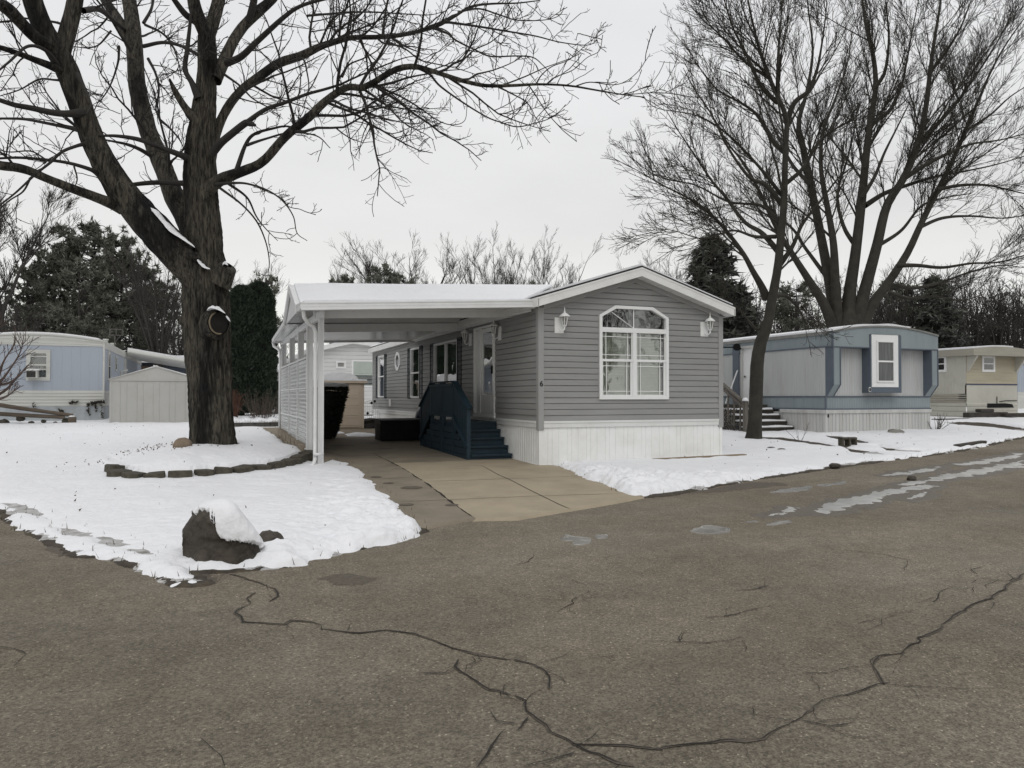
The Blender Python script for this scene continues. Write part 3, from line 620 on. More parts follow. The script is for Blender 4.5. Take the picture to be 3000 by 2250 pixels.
for a, b in (((rx0, rz_e-.035), (ap_x, rz_a-.035)), ((ap_x, rz_a-.035), (rx1, rz_e-.035))):
    h = .175
    mb.hexa([(a[0], RYF-.012, a[1]-h), (b[0], RYF-.012, b[1]-h), (b[0], RYF+.015, b[1]-h), (a[0], RYF+.015, a[1]-h), (a[0], RYF-.012, a[1]), (b[0], RYF-.012, b[1]), (b[0], RYF+.015, b[1]), (a[0], RYF+.015, a[1])])
    mb.hexa([(a[0], RYF-.020, a[1]-.035), (b[0], RYF-.020, b[1]-.035), (b[0], RYF-.012, b[1]-.035), (a[0], RYF-.012, a[1]-.035), (a[0], RYF-.020, a[1]), (b[0], RYF-.020, b[1]), (b[0], RYF-.012, b[1]), (a[0], RYF-.012, a[1])])
mb.box(rx0-.014, rx0+.012, RYF-.012, YB+.2, rz_e-.21, rz_e-.035); mb.box(rx1-.012, rx1+.014, RYF-.012, YB+.2, rz_e-.21, rz_e-.035)
mb.build('fascia', M_FASC, home)
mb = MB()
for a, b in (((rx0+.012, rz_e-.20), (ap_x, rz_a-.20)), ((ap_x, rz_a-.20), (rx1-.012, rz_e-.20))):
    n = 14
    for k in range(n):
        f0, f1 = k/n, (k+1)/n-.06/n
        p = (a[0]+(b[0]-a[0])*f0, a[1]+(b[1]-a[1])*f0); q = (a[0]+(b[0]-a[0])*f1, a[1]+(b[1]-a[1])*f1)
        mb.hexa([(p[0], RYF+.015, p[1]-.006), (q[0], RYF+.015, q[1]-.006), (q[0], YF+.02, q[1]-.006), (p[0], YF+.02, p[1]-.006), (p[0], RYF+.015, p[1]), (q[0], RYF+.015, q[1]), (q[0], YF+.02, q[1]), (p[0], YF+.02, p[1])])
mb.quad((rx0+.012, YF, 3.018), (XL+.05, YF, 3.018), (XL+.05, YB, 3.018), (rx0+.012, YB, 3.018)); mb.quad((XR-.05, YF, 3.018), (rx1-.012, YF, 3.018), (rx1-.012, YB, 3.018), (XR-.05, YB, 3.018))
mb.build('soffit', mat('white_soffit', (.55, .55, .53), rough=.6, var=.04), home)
mb = MB()
for a, b in (((XL+.08, ev_z+.03), (ap_x, ap_z-.0)), ((ap_x, ap_z-.0), (XR-.08, ev_z+.03))):
    mb.hexa([(a[0], YF-.034, a[1]-.10), (b[0], YF-.034, b[1]-.10), (b[0], YF, b[1]-.10), (a[0], YF, a[1]-.10), (a[0], YF-.034, a[1]), (b[0], YF-.034, b[1]), (b[0], YF, b[1]), (a[0], YF, a[1])])
mb.build('gable_trim', M_TRIMG, home)
# front window
M = FM; fo = .055
mb = MB(); fw = .062
outer = [(W0, WB), (W1, WB), (W1, WSH), (8.285, WT), (7.425, WT), (W0, WSH)]
inner = [(W0+fw, WB+fw), (W1-fw, WB+fw), (W1-fw, WSH-.025), (8.27, WT-fw), (7.445, WT-fw), (W0+fw, WSH-.025)]
for i in range(6):
    j = (i+1) % 6; a, b, c, d = outer[i], outer[j], inner[j], inner[i]
    mb.hexa([M(*a, -.05), M(*b, -.05), M(*c, -.05), M(*d, -.05), M(*a, fo), M(*b, fo), M(*c, fo), M(*d, fo)])
ZT = 2.66; ZM = 2.05; xm = (W0+W1)/2
mb.mbox(M, W0+fw, W1-fw, ZT-.055, ZT+.02, -.02, fo-.003); mb.mbox(M, W0+fw, W1-fw, ZT+.02, ZT+.04, -.02, fo-.012)
mb.mbox(M, xm-.042, xm+.042, WB+fw, ZT-.055, -.02, fo-.004); mb.mbox(M, W0+fw, xm-.042, ZM-.025, ZM+.025, -.02, fo-.012); mb.mbox(M, xm+.042, W1-fw, ZM-.025, ZM+.025, -.02, fo-.012)
for a, b in ((W0+fw, xm-.042), (xm+.042, W1-fw)):   # lower sash stiles stand in a little
    mb.mbox(M, a, a+.025, WB+fw, ZM-.025, -.01, .03); mb.mbox(M, b-.045, b, WB+fw, ZM-.025, -.01, .03); mb.mbox(M, a+.025, b-.045, WB+fw, WB+fw+.03, -.01, .028)
    mb.mbox(M, a, a+.018, ZM+.025, ZT-.055, -.01, .022); mb.mbox(M, b-.018, b, ZM+.025, ZT-.055, -.01, .022)
fwin = mb.build('front_window', M_WHITEP, home, bevel=.003)
gm = MB(); t = .007; oo = (-.006, .004)
for a, b, z0, z1 in ((W0+fw+.03, xm-.087, WB+fw+.03, ZM-.025), (xm+.067, W1-fw-.045, WB+fw+.03, ZM-.025), (W0+fw+.018, xm-.06, ZM+.025, ZT-.055), (xm+.06, W1-fw-.018, ZM+.025, ZT-.055)):
    low = z0 < 1.6
    for x in (a+.085, b-.085): gm.mbox(M, x-t, x+t, z0, z1, *oo)
    for z in ((z1-.085,) if low else (z1-.085, z0+.085)): gm.mbox(M, a, b, z-t, z+t, oo[0], oo[1]-.002)
    if low: gm.mbox(M, a, b, z0+.07-t, z0+.07+t, oo[0], oo[1]-.002)
gm.mbox(M, xm-.011, xm+.011, ZT+.04, WT-fw, *oo)
for p, q in (((xm, ZT+.04), (W0+.30, WSH+.07)),):
    gm.bar(M(p[0], p[1], .0), M(q[0], q[1], .0), .010, .022, up=(0, 1, 0))
gm.build('muntin', M_WHITEP, fwin)
pm = MB(); pm.prism(M, inner, -.016, -.012); pm.build('pane', M_GLASS, fwin)
blinds(M, W0+.10, xm-.06, WB+.06, ZT-.09, -.07).build('blind', M_BLIND, fwin); blinds(M, xm+.06, W1-.12, WB+.06, ZT-.09, -.07).build('blind', M_BLIND, fwin)
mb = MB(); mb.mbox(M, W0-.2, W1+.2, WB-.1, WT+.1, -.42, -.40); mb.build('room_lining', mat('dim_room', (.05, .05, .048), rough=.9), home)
# side windows with shutters, octagon, door, lamps
M_PALE = mat('pale_shade', (.50, .51, .49), rough=.7, var=.05); M_GREYIN = mat('grey_drape', (.10, .105, .105), rough=.8, var=.2)
for i, (y0, y1, z0, z1) in enumerate(wins):
    f = sash(home, SM, y0, y1, z0, z1, glass=M_GLASS2, w=.045, mull=(i == 2), mid=(i != 2), back=M_GREYIN)
    sw = .34 if i < 2 else .36
    shutter(home, SM, y0-sw, y0-.01, z0-.03, z1+.03, M_SHUT); shutter(home, SM, y1+.01, y1+sw, z0-.03, z1+.03, M_SHUT)
    if i == 0: b = MB(); b.mbox(SM, y0+.05, y1-.05, (z0+z1)/2, z1-.05, -.06, -.05); b.build('roller_shade', M_PALE, f)
    if i == 1: b = MB(); b.mbox(SM, y0+.06, y1-.06, z0+.06, (z0+z1)/2-.12, -.06, -.05); b.build('roller_shade', M_PALE, f)
mb = MB(); mp_ = MB()
ro, ri = (.36, .30), (.25, .21)
po = [(oc[0]+ro[0]*math.cos(math.pi/8+j*math.pi/4), oc[1]+.33*math.sin(math.pi/8+j*math.pi/4)) for j in range(8)]; pi_ = [(oc[0]+ri[0]*math.cos(math.pi/8+j*math.pi/4), oc[1]+.22*math.sin(math.pi/8+j*math.pi/4)) for j in range(8)]
for i in range(8):
    j = (i+1) % 8; a, b, c, d = po[i], po[j], pi_[j], pi_[i]
    mb.hexa([SM(*a, 0), SM(*b, 0), SM(*c, 0), SM(*d, 0), SM(*a, .05), SM(*b, .05), SM(*c, .05), SM(*d, .05)])
f = mb.build('octagon_window', M_WHITEP, home); mp_.prism(SM, pi_, .022, .026); mp_.build('pane', mat('dim_pane', (.05, .05, .05), rough=.08, spec=.6), f)
# storm door on the near side, pale side panel beyond it
M_DOORW = mat('white_door_paint', (.74, .745, .73), rough=.4, var=.04)
mb = MB(); dm = DY0+.90
frame(mb, SM, DY0, DY1, DZ0-.02, DZ1, .06, -.08, .05); mb.mbox(SM, dm, dm+.07, DZ0+.04, DZ1-.06, -.08, .048); mb.mbox(SM, dm+.07, DY1-.06, DZ0+.04, DZ1-.06, -.06, -.02)
mb.mbox(SM, DY0-.03, DY1+.03, DZ0-.06, DZ0-.02, -.02, .06)
door = mb.build('front_door', M_DOORW, home, bevel=.004)
mb = MB(); a, b = DY0+.065, dm-.005
frame(mb, SM, a, b, DZ0+.05, DZ1-.065, .09, -.02, .03, wb=.40); mb.mbox(SM, a+.14, b-.14, DZ0+.12, DZ0+.38, .03, .034)
sd = mb.build('storm_door', M_DOORW, door, bevel=.004)
mb = MB(); mb.mbox(SM, a+.085, b-.085, DZ0+.44, DZ1-.15, .002, .008); mb.build('pane', M_GLASS2, sd)
mb = MB(); mb.mbox(SM, a+.05, b-.05, DZ0+.06, DZ1-.1, -.075, -.05); mb.mbox(SM, (a+b)/2-.012, (a+b)/2+.012, DZ0+.5, DZ1-.2, -.05, -.045); mb.build('inner_door', M_GREYIN, sd)
mb = MB(); mb.mbox(SM, a+.03, a+.06, DZ0+.92, DZ0+1.1, .03, .075); mb.tube([SM(a+.045, DZ0+1.05, .07), SM(a+.13, DZ0+1.03, .07)], .012, 6); mb.build('handle', M_BLACK, sd)
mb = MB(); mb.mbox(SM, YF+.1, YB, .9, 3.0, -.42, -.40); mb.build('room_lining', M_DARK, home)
lantern(home, FM, 6.2, 2.70, 1); lantern(home, FM, 9.55, 2.735, 1)
for u, v in ((1335, 265), (1037, 330)):
    p = on_x(K1(u), 900+v/3.455, XL); lantern(home, SM, p[1], p[2], 1)
text_obj('house_number', '6', .145, (XL+.03, YF-.034, float(on_y(1583, 1125, YF)[2])), ROT_Y, .004, M_BLACK, home)
for u, v, w_, h_ in ((226, 968, .07, .12), (1020, 1095, .09, .16)):
    p = on_x(K1(u), 900+v/3.455, XL); mb = MB(); mb.mbox(SM, p[1]-w_, p[1]+w_, p[2]-h_, p[2]+h_, .0, .06); mb.build('outlet_box', M_WHITEP, home, bevel=.006)

# ------------------------------------------------------------------ porch with stairs at both ends
M_NAVY = mat('navy_deck_paint', (.0115, .0275, .040), rough=.55, var=.18, scale=3, spec=.35, bump=.002, bscale=30)
px0, px1 = 4.82, XL-.03; dk = .79; y_a, y_b, y_c, y_d = 14.42, 15.32, 17.15, 18.05
porch = thing('porch_stairs', (5.3, 16.2, 0), 'navy blue painted wooden porch with solid railing and stairs under the carport', 'porch')
mb = MB(); n = 12
for k in range(n): mb.box(px0+(px1-px0)*k/n, px0+(px1-px0)*(k+1)/n-.006, y_b-.03, y_c+.03, dk-.04, dk)
mb.box(px0+.02, px1-.02, y_b, y_c, dk-.20, dk-.04); mb.build('deck', M_NAVY, porch)
for s, y0, y1 in ((0, y_a, y_b), (1, y_d, y_c)):
    mb = MB(); st = 4; run = (y1-y0)/st
    for k in range(st):
        z = dk*(k+1)/(st+1)-.0; ya = y0+run*k; yb_ = ya+run
        lo, hi = min(ya, yb_), max(ya, yb_)
        e = .045
        ex = px1+.0
        if s == 0: mb.box(px0+.05, ex, lo-e, lo+run*.45, z-.04, z); mb.box(px0+.05, ex, lo+run*.45+.008, hi+.01, z-.04, z); mb.box(px0+.06, ex, lo, lo+.03, z-dk/(st+1)+.0, z-.045)
        else: mb.box(px0+.05, ex, lo-.01, hi+e, z-.04, z); mb.box(px0+.06, ex, hi-.03, hi, z-dk/(st+1), z-.045)
    if s == 0: mb.box(px0+.06, px1, y_b-.012, y_b+.012, dk*4/5, dk-.045)
    mb.build('stairs', M_NAVY, porch)
mb = MB(); zt = 1.64; RM = MX(px0)     # outer railing: two framed panels, sloping shoulders
ym = (y_b+y_c)/2
zs = 1.09
def rail_panel(sy, ey, tip):          # sy inner top corner near the middle, ey shoulder, tip outer end
    d = 1 if ey > sy else -1
    b = MB()
    b.mbox(RM, min(sy, sy+d*.09), max(sy, sy+d*.09), 0, zt, -.04, .04); b.mbox(RM, min(ey, ey-d*.09), max(ey, ey-d*.09), .0, zt-.05, -.035, .035)
    b.mbox(RM, min(tip, tip-d*.09), max(tip, tip-d*.09), 0, zs+.02, -.04, .04)
    b.mbox(RM, min(sy, ey), max(sy, ey), zt-.09, zt-.04, .04, .07)
    b.mbox(RM, min(sy, ey)-.02, max(sy, ey)+.02, zt, zt+.03, -.07, .07)
    lo_z = dk+.12
    b.mbox(RM, min(sy, ey), max(sy, ey), lo_z-.02, lo_z+.05, .035, .06)
    n = 14
    for k in range(n):
        a = sy+d*.09+(ey-sy-d*.09)*k/n; c = sy+d*.09+(ey-sy-d*.09)*(k+.88)/n
        b.mbox(RM, min(a, c), max(a, c), lo_z, zt-.02, .0, .03)
    n = 9
    for k in range(n):
        f0, f1 = k/n, (k+.88)/n; a = ey+(tip-ey)*f0; c = ey+(tip-ey)*f1
        ta = zt+(zs-zt)*f0; tb = zt+(zs-zt)*f1; ba = lo_z+(.32-lo_z)*f0; bb = lo_z+(.32-lo_z)*f1
        b.prism(RM, [(a, ba), (c, bb), (c, tb), (a, ta)] if a < c else [(c, bb), (a, ba), (a, ta), (c, tb)], .0, .03)
    b.bar(RM(ey-d*.04, zt+.015, .0), RM(tip+d*.05, zs+.0, .0), .14, .035)
    b.bar(RM(ey, lo_z, .05), RM(tip, .30, .05), .03, .09)
    for k in range(5):                     # skirt boards below
        z0 = .02+k*.135; z1 = z0+.125; end = tip-d*.02
        lim = ey+(tip-ey)*min(1, max(0, (lo_z-.25-z1)/(lo_z-.3)*1.3+.15)); lim = end if k < 2 else lim
        b.mbox(RM, min(sy, lim), max(sy, lim), z0, z1, .0, .028)
    return b.build('railing', M_NAVY, porch)
rail_panel(ym-.02, y_b+.02, y_a-.02); rail_panel(ym+.02, y_c-.02, y_d+.02)

# ------------------------------------------------------------------ carport
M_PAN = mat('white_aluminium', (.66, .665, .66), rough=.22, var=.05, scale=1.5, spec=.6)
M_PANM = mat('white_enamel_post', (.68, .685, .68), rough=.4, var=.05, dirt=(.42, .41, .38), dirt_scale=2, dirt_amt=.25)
cp = thing('carport', (3.8, 18, 0), 'white aluminium carport with snowy gabled roof attached to the grey home', 'carport')
# roof droops slightly to the left for drainage
NL, NR = (1.45, 13.6, 2.985), (5.76, 13.02, 3.165)      # near fascia top, left and right
G1L, G1R, GAL, GAR, G2L, G2R = (1.48, 14.62, 3.05), (5.75, 14.45, 3.20), (1.50, 16.2, 3.655), (7.45, 16.05, 3.93), (1.53, 17.8, 3.05), (5.75, 17.7, 3.21)
FL, FR = (1.60, 22.4, 2.96), (5.64, 22.4, 3.11)
def lerp(a, b, t): return tuple(a[k]+(b[k]-a[k])*t for k in range(3))
def pan_roof(mb, a, b, c, d, nrib, th=.07, under=True):
    """sheet from edge a-b to edge c-d, underside with shallow pans running a->c"""
    for k in range(nrib):
        t0, t1 = k/nrib, (k+1)/nrib; tm = t0+.88*(t1-t0)
        p, q, r, s = lerp(a, b, t0), lerp(a, b, tm), lerp(c, d, tm), lerp(c, d, t0); u, w_ = lerp(a, b, t1), lerp(c, d, t1)
        dn = lambda v, h: (v[0], v[1], v[2]-h)
        mb.quad(dn(p, th), dn(q, th), dn(r, th), dn(s, th)); mb.quad(dn(q, th), dn(q, th*.45), dn(r, th*.45), dn(r, th)); mb.quad(dn(q, th*.45), dn(u, th*.45), dn(w_, th*.45), dn(r, th*.45)); mb.quad(dn(u, th*.45), dn(u, th), dn(w_, th), dn(w_, th*.45))
    mb.quad(a, b, d, c)
mb = MB()
def pan_x(mb, a, b, c, d, n=9, th=.07):   # pans running left-right
    pan_roof(mb, a, c, b, d, n, th)
pan_x(mb, lerp(NL, G1L, .06), lerp(NR, G1R, .06), G1L, G1R, 5); pan_x(mb, G2L, G2R, FL, FR, 15)
pan_x(mb, G1L, G1R, GAL, GAR, 5, .05); pan_x(mb, GAL, GAR, G2L, G2R, 5, .05)
croof = mb.build('roof_panel', M_PAN, cp)
mb = MB(); sn = .042
def snow_quad(a, b, c, d, h=sn, n=24, ins=.03):
    for k in range(n):
        t0, t1 = k/n, (k+1)/n; p, q, r, s = lerp(a, b, t0), lerp(a, b, t1), lerp(c, d, t1), lerp(c, d, t0)
        hh = lambda v: (v[0], v[1], v[2]+h+.014*float(fbm(v[0]*1.3, v[1]*1.3, 3, 4)))
        lo = lambda v: (v[0], v[1], v[2]+.003)
        mb.hexa([lo(p), lo(q), lo(r), lo(s), hh(p), hh(q), hh(r), hh(s)])
nl, nr = lerp(NL, G1L, .10), lerp(NR, G1R, .10)
for a, b, c, d in ((nl, nr, G1L, G1R), (G1L, G1R, GAL, GAR), (GAL, GAR, G2L, G2R), (G2L, G2R, FL, FR)):
    m_ = lambda p, q, t: lerp(p, q, t)
    snow_quad(m_(a, b, .015), b, m_(c, d, .015), d)
mb.build('roof_snow', M_SNOW, croof)
mb = MB()      # near gutter fascia with a rolled lip
dv = Vector(NR)-Vector(NL); dv.normalize(); nv = Vector((dv.y, -dv.x, 0)).normalized()
def gutter(mb, a, b, nv, h=.135, dpt=.10):
    for (o0, o1, z0, z1) in ((0, .012, -h, 0), (-.0, .022, -.022, .0), (0, .018, -h, -h+.02), (.012, .016, -.075, -.058), (-dpt, 0, -h, -h+.012), (-dpt-.01, -dpt, -h, -.01)):
        A = Vector(a); B = Vector(b)
        mb.hexa([A+nv*o0+Vector((0, 0, z0)), B+nv*o0+Vector((0, 0, z0)), B+nv*o1+Vector((0, 0, z0)), A+nv*o1+Vector((0, 0, z0)), A+nv*o0+Vector((0, 0, z1)), B+nv*o0+Vector((0, 0, z1)), B+nv*o1+Vector((0, 0, z1)), A+nv*o1+Vector((0, 0, z1))])
gutter(mb, NL, NR, nv)
gutter(mb, NL, G1L, Vector((-1, 0, 0)), .13, .03); mb.build('gutter', M_PANM, cp)
mb = MB(); gutter(mb, FL, FR, Vector((0, 1, 0)), .11); gutter(mb, G2L, FL, Vector((-1, 0, 0)), .10, .03); mb.build('gutter', M_PANM, cp)
mb = MB()      # gable end: barge boards and infill
for a, b in ((G1L, GAL), (GAL, G2L)):
    mb.hexa([(a[0]-.03, a[1], a[2]-.16), (a[0]+.01, a[1], a[2]-.16), (b[0]+.01, b[1], b[2]-.16), (b[0]-.03, b[1], b[2]-.16), (a[0]-.03, a[1], a[2]+.02), (a[0]+.01, a[1], a[2]+.02), (b[0]+.01, b[1], b[2]+.02), (b[0]-.03, b[1], b[2]+.02)])
mb.build('barge_board', M_PANM, cp)
mb = MB(); mb.add([(1.52, 14.75, 2.96), (1.55, 17.65, 2.96), (1.53, 16.2, 3.56)], [(0, 1, 2)]); mb.add([(1.54, 14.75, 2.96), (1.57, 17.65, 2.96), (1.55, 16.2, 3.56)], [(0, 1, 2)]); mb.build('gable_panel', M_PANM, cp)
mb = MB()      # header beams across and along
for a, b, h in ((G1L, G1R, .17), (G2L, G2R, .19)):
    mb.bar((a[0]+.3, a[1], a[2]-.06-h/2), (b[0], b[1], b[2]-.06-h/2), .06, h)
mb.bar((1.86, 13.9, 2.84), (1.88, 22.1, 2.86), .07, .14); mb.bar((5.70, 13.3, 3.02), (5.70, 22.1, 3.03), .05, .10)
mb.build('beam', M_PANM, cp)
def post(x, y, z0, z1, w_=.09):
    b = MB(); h = w_/2
    for sx in (-1, 1): b.box(x+sx*h-.014, x+sx*h+.014, y-h, y+h, z0, z1)
    b.box(x-h+.014, x+h-.014, y-h+.02, y+h-.02, z0, z1); b.box(x-h-.02, x+h+.02, y-h-.02, y+h+.02, z0, z0+.012)
    return b.build('post', M_PANM, cp)
post(1.875, 14.22, -.02, 2.79, .076)
for y in (15.95, 17.6, 19.6, 21.9): post(1.875, y, .02, 2.80, .10)
mb = MB()
mb.tube([(1.50, 13.72, 2.86), (1.52, 13.76, 2.74), (1.60, 13.88, 2.66), (1.72, 14.05, 2.61), (1.76, 14.1, 2.52), (1.765, 14.12, 2.35), (1.765, 14.13, 1.0), (1.765, 14.14, .17), (1.72, 14.05, .08), (1.62, 13.95, .05)], .036, 10); mb.box(1.725, 1.915, 14.08, 14.10, .25, .30)
mb.build('downspout', M_PANM, cp, smooth=True)
mb = MB(); mb.tube([(1.62, 22.35, 2.86), (1.64, 22.33, 2.76), (1.74, 22.2, 2.68), (1.79, 22.1, 2.6), (1.79, 22.06, 2.4), (1.79, 22.06, .3)], .042, 10); mb.build('downspout', M_PANM, cp, smooth=True)
# corrugated side screen
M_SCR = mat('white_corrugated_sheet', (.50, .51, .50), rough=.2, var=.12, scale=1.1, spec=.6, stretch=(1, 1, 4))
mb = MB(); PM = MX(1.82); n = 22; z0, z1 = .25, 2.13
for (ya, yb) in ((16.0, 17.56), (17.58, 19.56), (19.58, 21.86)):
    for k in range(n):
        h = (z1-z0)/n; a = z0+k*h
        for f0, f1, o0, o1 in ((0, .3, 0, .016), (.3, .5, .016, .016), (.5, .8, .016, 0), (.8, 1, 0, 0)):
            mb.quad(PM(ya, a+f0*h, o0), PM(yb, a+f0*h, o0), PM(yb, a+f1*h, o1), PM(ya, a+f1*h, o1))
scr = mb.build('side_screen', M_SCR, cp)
mb = MB()
for z in (z0, z0+.62, z0+1.25, z1): mb.mbox(PM, 15.97, 21.88, z-.012, z+.018, .012, .03)
for y in (17.57, 19.57): mb.mbox(PM, y-.02, y+.02, z0, z1, .014, .034)
mb.build('screen_rail', M_PANM, scr)
# ------------------------------------------------------------------ things under and behind the carport
C3b = lambda x, y: (780+x/2.962, 820+y/2.962)
CP = lambda x, y: (1080+x/3.455, 900+y/3.455)
# low stone wall below the side screen
M_STONE = mat('tan_wall_stone', (.22, .185, .14), rough=.9, var=.35, scale=5, bump=.01, bscale=20)
mb = MB(); y = 15.95
for row in range(2):
    y = 15.95+row*.12
    while y < 21.9:
        l = RNG.uniform(.22, .42); j = RNG.uniform(-.015, .015)
        zb = float(tz(1.8, y)); mb.box(1.72+j, 1.98, y, y+l-.012, zb-.06+row*.17, zb+.10+row*.17); y += l
tag(mb.build('stone_wall', M_STONE, bevel=.012), 'low tan stone wall under the white corrugated carport screen', 'wall')
# black deck box
M_BOXB = mat('black_resin', (.0035, .0035, .004), rough=.5, spec=.2, bump=.002, bscale=30)
p0 = ground(*CP(122, 1370)); p1 = on_y(*CP(540, 1372), p0[1]); zb = float(tz(p0[0], p0[1]))+.02
zt_ = float(on_y(*CP(122, 1135), p0[1])[2])
t = thing('storage_box', (p0[0], p0[1], zb), 'long black storage box on the concrete beside the navy porch', 'storage box')
x0, x1, y0, y1 = p0[0], 5.60, p0[1], p0[1]+.75
mb = MB(); n = 9; mb.box(x0, x1, y0, y1, zb+.03, zt_-.07)
for k in range(n):
    a = x0+.04+(x1-x0-.08)*k/n; mb.box(a, a+(x1-x0)/n*.8, y0-.012, y0, zb+.07, zt_-.12)
for k in range(4): mb.box(x0-.012, x0, y0+.05+k*.17, y0+.05+k*.17+.13, zb+.07, zt_-.12)
for xx in (x0+.03, x1-.12):
    for yy in (y0+.03, y1-.12): mb.box(xx, xx+.09, yy, yy+.09, zb, zb+.03)
mb.build('box_body', M_BOXB, t, bevel=.012)
mb = MB(); mb.prism(MX(x0-.02), [(y0-.03, zt_-.075), (y0-.03, zt_-.03), (y0+.06, zt_), (y1-.06, zt_+.01), (y1+.02, zt_-.03), (y1+.02, zt_-.075)], 0, -(x1-x0+.04)); mb.build('lid', M_BOXB, t, bevel=.008)
# bin with a dark blue bag
p = ground(*CP(548, 1372)); zb = float(tz(5.4, 20.2))+.03; bx, by = 5.46, 20.2
t = thing('rubbish_bin', (bx, by, zb), 'small black bin holding a dark blue bag between porch and storage box', 'bin')
mb = MB(); mb.lathe((bx, by, zb), [(.17, 0), (.185, .02), (.215, .40), (.235, .41), (.235, .45), (.22, .45)], 20); mb.build('bin_body', M_BOXB, t, smooth=False)
mb = MB(); pr = [(.20, .40), (.235, .46), (.24, .60), (.215, .74), (.15, .84), (.10, .90), (.14, .98), (.05, .93)]
mb.lathe((bx, by, zb), pr, 18); mb.v = [(a+.02*math.sin(9*b+7*c), b+.02*math.sin(8*a+11*c), c+.02*math.sin(13*a)) for a, b, c in mb.v]
mb.build('bag', mat('navy_plastic_bag', (.012, .014, .035), rough=.3, var=.3, spec=.5, bump=.01, bscale=18), t, smooth=True)
# leaf card cloud for clipped shrubs
def leaf_cloud(rng, P, Nn, size, ratio=.5, jit=.6):
    n = len(P); a = Nn+rng.normal(size=(n, 3))*jit; a /= np.linalg.norm(a, axis=1, keepdims=True)
    b = np.cross(a, rng.normal(size=(n, 3))); b /= np.linalg.norm(b, axis=1, keepdims=True)+1e-9
    s = size*rng.uniform(.6, 1.4, (n, 1)); c = np.cross(a, b)
    V = np.stack([P-b*s*ratio*.5, P+b*s*ratio*.5, P+a*s+c*s*.1], 1).reshape(-1, 3)
    return V, np.arange(3*n).reshape(-1, 3)
M_YEW = mat('dark_yew_foliage', (.030, .038, .026), rough=.8, var=.5, scale=6)
M_EVER = mat('arborvitae_foliage', (.028, .040, .026), rough=.8, var=.5, scale=3)
M_PINE = mat('hazed_pine_needles', (.12, .122, .098), rough=.8, var=.45, scale=1.2)  # far haze painted into the needle colour, lighter than the foliage itself
M_SPRUCE = mat('spruce_needles', (.09, .094, .08), rough=.8, var=.45, scale=1.2)
M_BARKN = mat('bare_bark', (.060, .053, .045), rough=.9, var=.3, scale=4, stretch=(4, 4, 1))
hp = ground(935, 1290); hz = float(tz(hp[0], hp[1]))
t = thing('clipped_shrub', (hp[0], hp[1], hz), 'dark clipped evergreen shrub with snow on top behind the carport posts', 'shrub')
rng = np.random.default_rng(3); n = 15000
ang = rng.uniform(0, 2*np.pi, n); h = rng.uniform(0, 1, n)**.9; top = rng.random(n) < .25
hw = lambda f: .40+.34*np.clip(f, 0, 1)**.8
px_ = np.sign(np.cos(ang))*np.abs(np.cos(ang))**.6; py_ = np.sign(np.sin(ang))*np.abs(np.sin(ang))**.6
rr = np.where(top, np.sqrt(rng.random(n)), rng.uniform(.9, 1.02, n)+.05*fbm(ang*4, h*6, 2, 3))
f = np.where(top, .97+.05*rng.random(n), h*.98)
P = np.stack([hp[0]+.03+px_*rr*hw(f)*1.02, hp[1]+.3+py_*rr*hw(f), hz+.06+1.33*f], 1); Nn = np.stack([px_, py_, np.where(top, 1.5, .3)], 1)
V, F = leaf_cloud(rng, P, Nn, .055); fastmesh('foliage', V, [F], M_YEW, t, smooth=False)
mb = MB(); mb.lathe((hp[0]+.03, hp[1]+.3, hz), [(.36, .04), (.5, .5), (.62, 1.0), (.64, 1.3), (.3, 1.34)], 16); mb.build('inner_branches', M_YEW, t)
mb = MB(); mb.lathe((hp[0]+.03, hp[1]+.3, hz+1.45), [(.80, -.02), (.80, .05), (.6, .10), (.1, .115)], 18); mb.v = [(a, b, c+.03*float(fbm(a*5, b*5, 2, 4))) for a, b, c in mb.v]; mb.build('snow_cap', M_SNOW, t, smooth=True)
# tan resin shed
M_TAN = mat('tan_resin', (.50, .42, .335), rough=.55, var=.05, scale=1.5, spec=.3)
q = ground(*C3b(850, 1298)); SY = q[1]; sx1 = q[0]; sx0 = sx1-1.72; zb = float(tz(sx1, SY))+.03
zt_ = float(on_y(*C3b(850, 872), SY)[2])
t = thing('resin_shed', ((sx0+sx1)/2, SY, zb), 'tan plastic garden shed with double doors and snowy arched roof', 'shed')
SMy = MY(SY)
mb = MB(); mb.box(sx0, sx1, SY, SY+1.5, zb, zt_-.05); mb.build('shed_wall', M_TAN, t, bevel=.02)
for a, b in ((sx0+.10, (sx0+sx1)/2-.006), ((sx0+sx1)/2+.006, sx1-.10)):
    mb = MB(); mb.mbox(SMy, a, b, zb+.05, zt_-.12, 0, .02)
    for k in range(4):
        z0 = zb+.12+k*(zt_-zb-.3)/4; frame(mb, SMy, a+.08, b-.08, z0, z0+(zt_-zb-.3)/4-.06, .018, .02, .030)
    mb.build('shed_door', M_TAN, t, bevel=.006)
xc = (sx0+sx1)/2
arc = [(xc+(sx1-sx0+.18)/2*math.sin(g), zt_-.06+.0) for g in (-math.pi/2,)]
prof = [(sx0-.09, zt_-.09), (sx1+.09, zt_-.09), (sx1+.09, zt_-.02)]+[(xc+.62*math.cos(math.pi*k/14), zt_+.0+.20*math.sin(math.pi*k/14)) for k in range(15)]+[(sx0-.09, zt_-.02)]
mb = MB(); mb.prism(SMy, prof, .08, -1.6); mb.build('shed_roof', M_TAN, t)
mb = MB(); prof2 = [(sx1+.07, zt_-.018), (sx1+.07, zt_+.03)]+[(xc+.64*math.cos(math.pi*k/14), zt_+.04+.22*math.sin(math.pi*k/14)) for k in range(15)]+[(sx0-.07, zt_+.03), (sx0-.07, zt_-.018)]
mb.prism(SMy, prof2, .088, -1.55); mb.build('roof_snow', M_SNOW, t)
